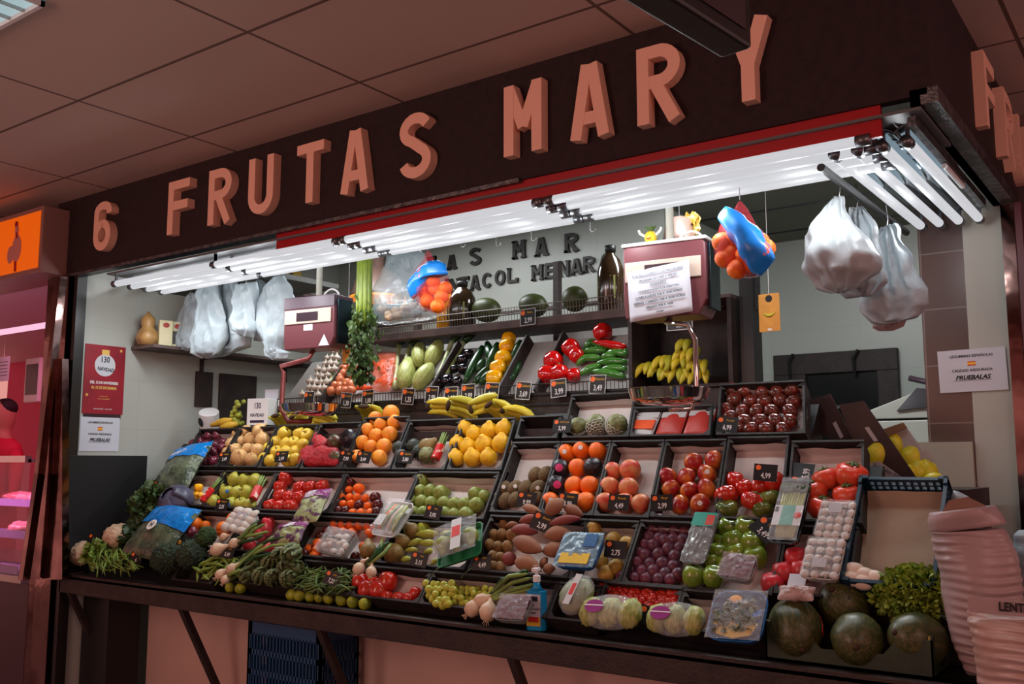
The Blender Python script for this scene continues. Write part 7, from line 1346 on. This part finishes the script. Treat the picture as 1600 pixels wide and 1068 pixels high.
for i in range(22):
    x = -7.4+rc.uniform(0, 1.7); lvl = rc.choice([0, 1, 2]); z = .87+lvl*.2; y = 3.12+lvl*.15
    z = [.87, 1.07, 1.26][lvl]; o = MB().ball((0, 0, 0), rc.uniform(.06, .1), 14, 10, sq=(1.3, .9, .5), amp=.35, fq=2, seed=i).obj('meat_cut', m_meat, None, T(-7.45+.075*i+rc.uniform(-.02, .02), y, z), True); tag(o, 'pink raw meat cut on the %s tray, %s along the case' % (['lowest', 'middle', 'top'][lvl], (ORD+['sixteenth', 'seventeenth', 'eighteenth', 'nineteenth', 'twentieth', 'twenty-first', 'twenty-second'])[i+1]), 'meat', 'cuts of meat in the case')
for lvl in range(3): tag(MB().box((-1.5, 0, 0), (1.0, .28, .02)).box((-1.5, -.005, 0), (1.0, .0, .05)).obj('meat_tray', mat('lilac_tray', lin((150, 110, 170)), .4), None, T(-6.9, 3.03+.15*lvl, .825+.19*lvl)), 'lilac tray rail under the meat, %s level' % ['lowest', 'middle', 'top'][lvl], 'tray')
wp = thing('price_list_sheet', fr(aY(5, 578, 4.2), (1, 0, 0), (0, -1, 0)), 'pink lit paper price list hanging in the butcher stall', 'sheet'); MB().box((-.16, -.1, 0), (.11, .12, .002)).obj('sheet', m_paper, wp); MB().tube([(-.0, .12, 0), (0, .5, 0)], .002, 4).obj('string', m_stick, wp); [MB().box((-.1, .07-.03*i, .002), (.08, .075-.03*i, .003)).obj('printed_line', m_ink, wp) for i in range(5)]
b2 = thing('wall_scale_display', T(*aY(48, 595, 4.6)), 'white framed scale display in the pink butcher stall', 'scale'); MB().box((-.12, 0, -.2), (.14, .06, .22)).obj('frame', m_white, b2, bevel=.01); MB().box((-.09, -.004, -.13), (.12, .0, .16)).obj('screen', m_lcd, b2)
lb = thing('light_banner', T(*aY(30, 485, 4.8)), 'pale banner panel above the butcher', 'panel'); MB().box((-1.2, 0, -.14), (.42, .02, .17)).obj('panel', m_paper, lb)
# the butcher
pz = aY(5, 650, 4.35); person = thing('person', T(pz.x-.0, 4.35, 0), 'person in red shirt and pale blue mask with black apron strap behind meat case', 'person')
hz = pz.z
m_skin = mat('person_skin', lin((190, 130, 110)), .5); m_hair = mat('dark_hair', lin((30, 22, 22)), .7); m_shirt = mat('red_shirt', lin((196, 30, 60)), .7); m_mask = mat('blue_mask', lin((150, 180, 215)), .6)
body = MB(); prf = [(.13, .14, .0), (.15, .13, .45), (.17, .12, .8), (.16, .11, 1.0), (.2, .12, 1.2), (.225, .12, 1.36), (.19, .1, 1.44), (.075, .07, 1.49), (.06, .062, 1.53)]
sc_ = (hz-.02)/1.64
vs = []; n = 20
for rx, ry, z in prf+[(.058, .066, 1.56), (.07, .09, 1.6), (.078, .1, 1.65), (.078, .1, 1.7), (.07, .09, 1.75), (.03, .04, 1.79)]:
    for k in range(n): a = 2*math.pi*k/n; vs.append((rx*math.cos(a)*sc_, ry*math.sin(a)*sc_, z*sc_))
L_ = len(vs)//n; body.add(vs, [(i*n+k, i*n+(k+1) % n, (i+1)*n+(k+1) % n, (i+1)*n+k) for i in range(L_-1) for k in range(n)]+[tuple(range(n-1, -1, -1)), tuple(range((L_-1)*n, L_*n))])
body.obj('body', m_skin, person, smooth=True, sub=1)
tor = MB(); vs = [(rx*1.08*math.cos(2*math.pi*k/n)*sc_, ry*1.12*math.sin(2*math.pi*k/n)*sc_, z*sc_) for rx, ry, z in prf[1:8] for k in range(n)]; tor.add(vs, [(i*n+k, i*n+(k+1) % n, (i+1)*n+(k+1) % n, (i+1)*n+k) for i in range(6) for k in range(n)])
for s in (-1, 1): tor.tube([(s*.19*sc_, 0, 1.38*sc_), (s*.25*sc_, 0, 1.3*sc_), (s*.28*sc_, -.02, 1.05*sc_), (s*.2*sc_, -.25, .98*sc_)], [.06, .065, .052, .042], 10)
tor.obj('shirt', m_shirt, person, smooth=True)
for s in (-1, 1): MB().tube([(s*.2*sc_, -.25, .98*sc_), (s*.14*sc_, -.38, .97*sc_), (s*.12, -.44, .96*sc_)], [.035, .03, .034], 8).obj('forearm', m_skin, person, smooth=True); [MB().tube([(s*.12+(k-1.5)*.014, -.45, .96*sc_), (s*.12+(k-1.5)*.016, -.50, .95*sc_), (s*.12+(k-1.5)*.016, -.52, .93*sc_)], [.009, .008, .006], 6).obj('finger', m_skin, person, smooth=True) for k in range(4)]
MB().ball((0, .02, 1.725*sc_), .104, 20, 14, sq=(.9, 1.0, .85), amp=.04).obj('hair', m_hair, person, smooth=True)
MB().ball((0, -.035, 1.69*sc_), .078, 18, 12, sq=(.92, .95, 1.05)).obj('face', m_skin, person, smooth=True); MB().ball((0, -.058, 1.645*sc_), .07, 16, 10, sq=(1.02, .95, .75)).obj('mask', m_mask, person, smooth=True)
for s in (-1, 1): MB().ball((s*.028, -.112, 1.70*sc_), .009, 8, 6, sq=(1.3, .6, .7)).obj('eye', m_ink, person, smooth=True); MB().ball((s*.076, -.01, 1.685*sc_), .018, 8, 6, sq=(.4, .8, 1.2)).obj('ear', m_skin, person, smooth=True); MB().tube([(s*.05, -.125, 1.42*sc_), (s*.09, -.145, 1.3*sc_), (s*.1, -.15, 1.0*sc_)], .012, 4).obj('apron_strap', m_ink, person)
# ================================================================== hall: louvred ceiling lamp, hanging screen
lp = thing('louvred_ceiling_lamp', T(-3.95, 1.50, ZC), 'pale blue louvred ceiling lamp at the top left corner', 'lamp')
c1 = aZ(72, 0, ZC); c2 = aZ(0, 40, ZC)
MB().box((-.6, -.3, -.004), (.6, .3, .0)).obj('diffuser', mat('lamp_diffuser', (.3, .35, .36), .5, emit=(.55, .8, .85), estr=.55), lp)
g = MB(); g.box((-.6, -.3, -.02), (.6, -.285, 0)).box((-.6, .285, -.02), (.6, .3, 0)).box((-.6, -.3, -.02), (-.585, .3, 0)).box((.585, -.3, -.02), (.6, .3, 0)); g.obj('frame', m_white, lp)
g = MB()
for i in range(13): g.box((-.59+i*.098, -.29, -.016), (-.586+i*.098, .29, -.004))
for i in range(7): g.box((-.59, -.29+i*.096, -.016), (.59, -.286+i*.096, -.004))
g.obj('louvre', m_steel, lp)
pL = (c1+c2)/2; dlt = lp.location; dx = (aZ(0, 40, ZC)-Vector((0, 0, 0))); lp.location = (aZ(36, 20, ZC).x-.45, aZ(36, 20, ZC).y-.30, ZC)
hs = thing('hanging_screen', T(*aZ(1095, 25, 2.3)), 'black screen housing hanging from the ceiling before the letter Y', 'screen')
cS = aZ(1095, 25, 2.3); A_ = aZ(1165, 80, 2.3)-cS; B_ = aZ(1025, -8, 2.3)-cS; d_ = (A_-B_); th = math.degrees(math.atan2(d_.y, d_.x))
M_s = RZ(th); MB().box((-.9, -.0, 0), (A_.length, .07, .42), M_s).obj('housing', m_black, hs, bevel=.008); MB().box((-.88, .0, .03), (A_.length-.03, .002, .39), T(0, 0, 0) @ M_s @ T(0, -.003, 0)).obj('screen_glass', m_lcd, hs)
MB().tube([(-.2, .03, .42), (-.2, .03, ZC-2.3)], .02, 8, M_s).obj('pole', m_black, hs)
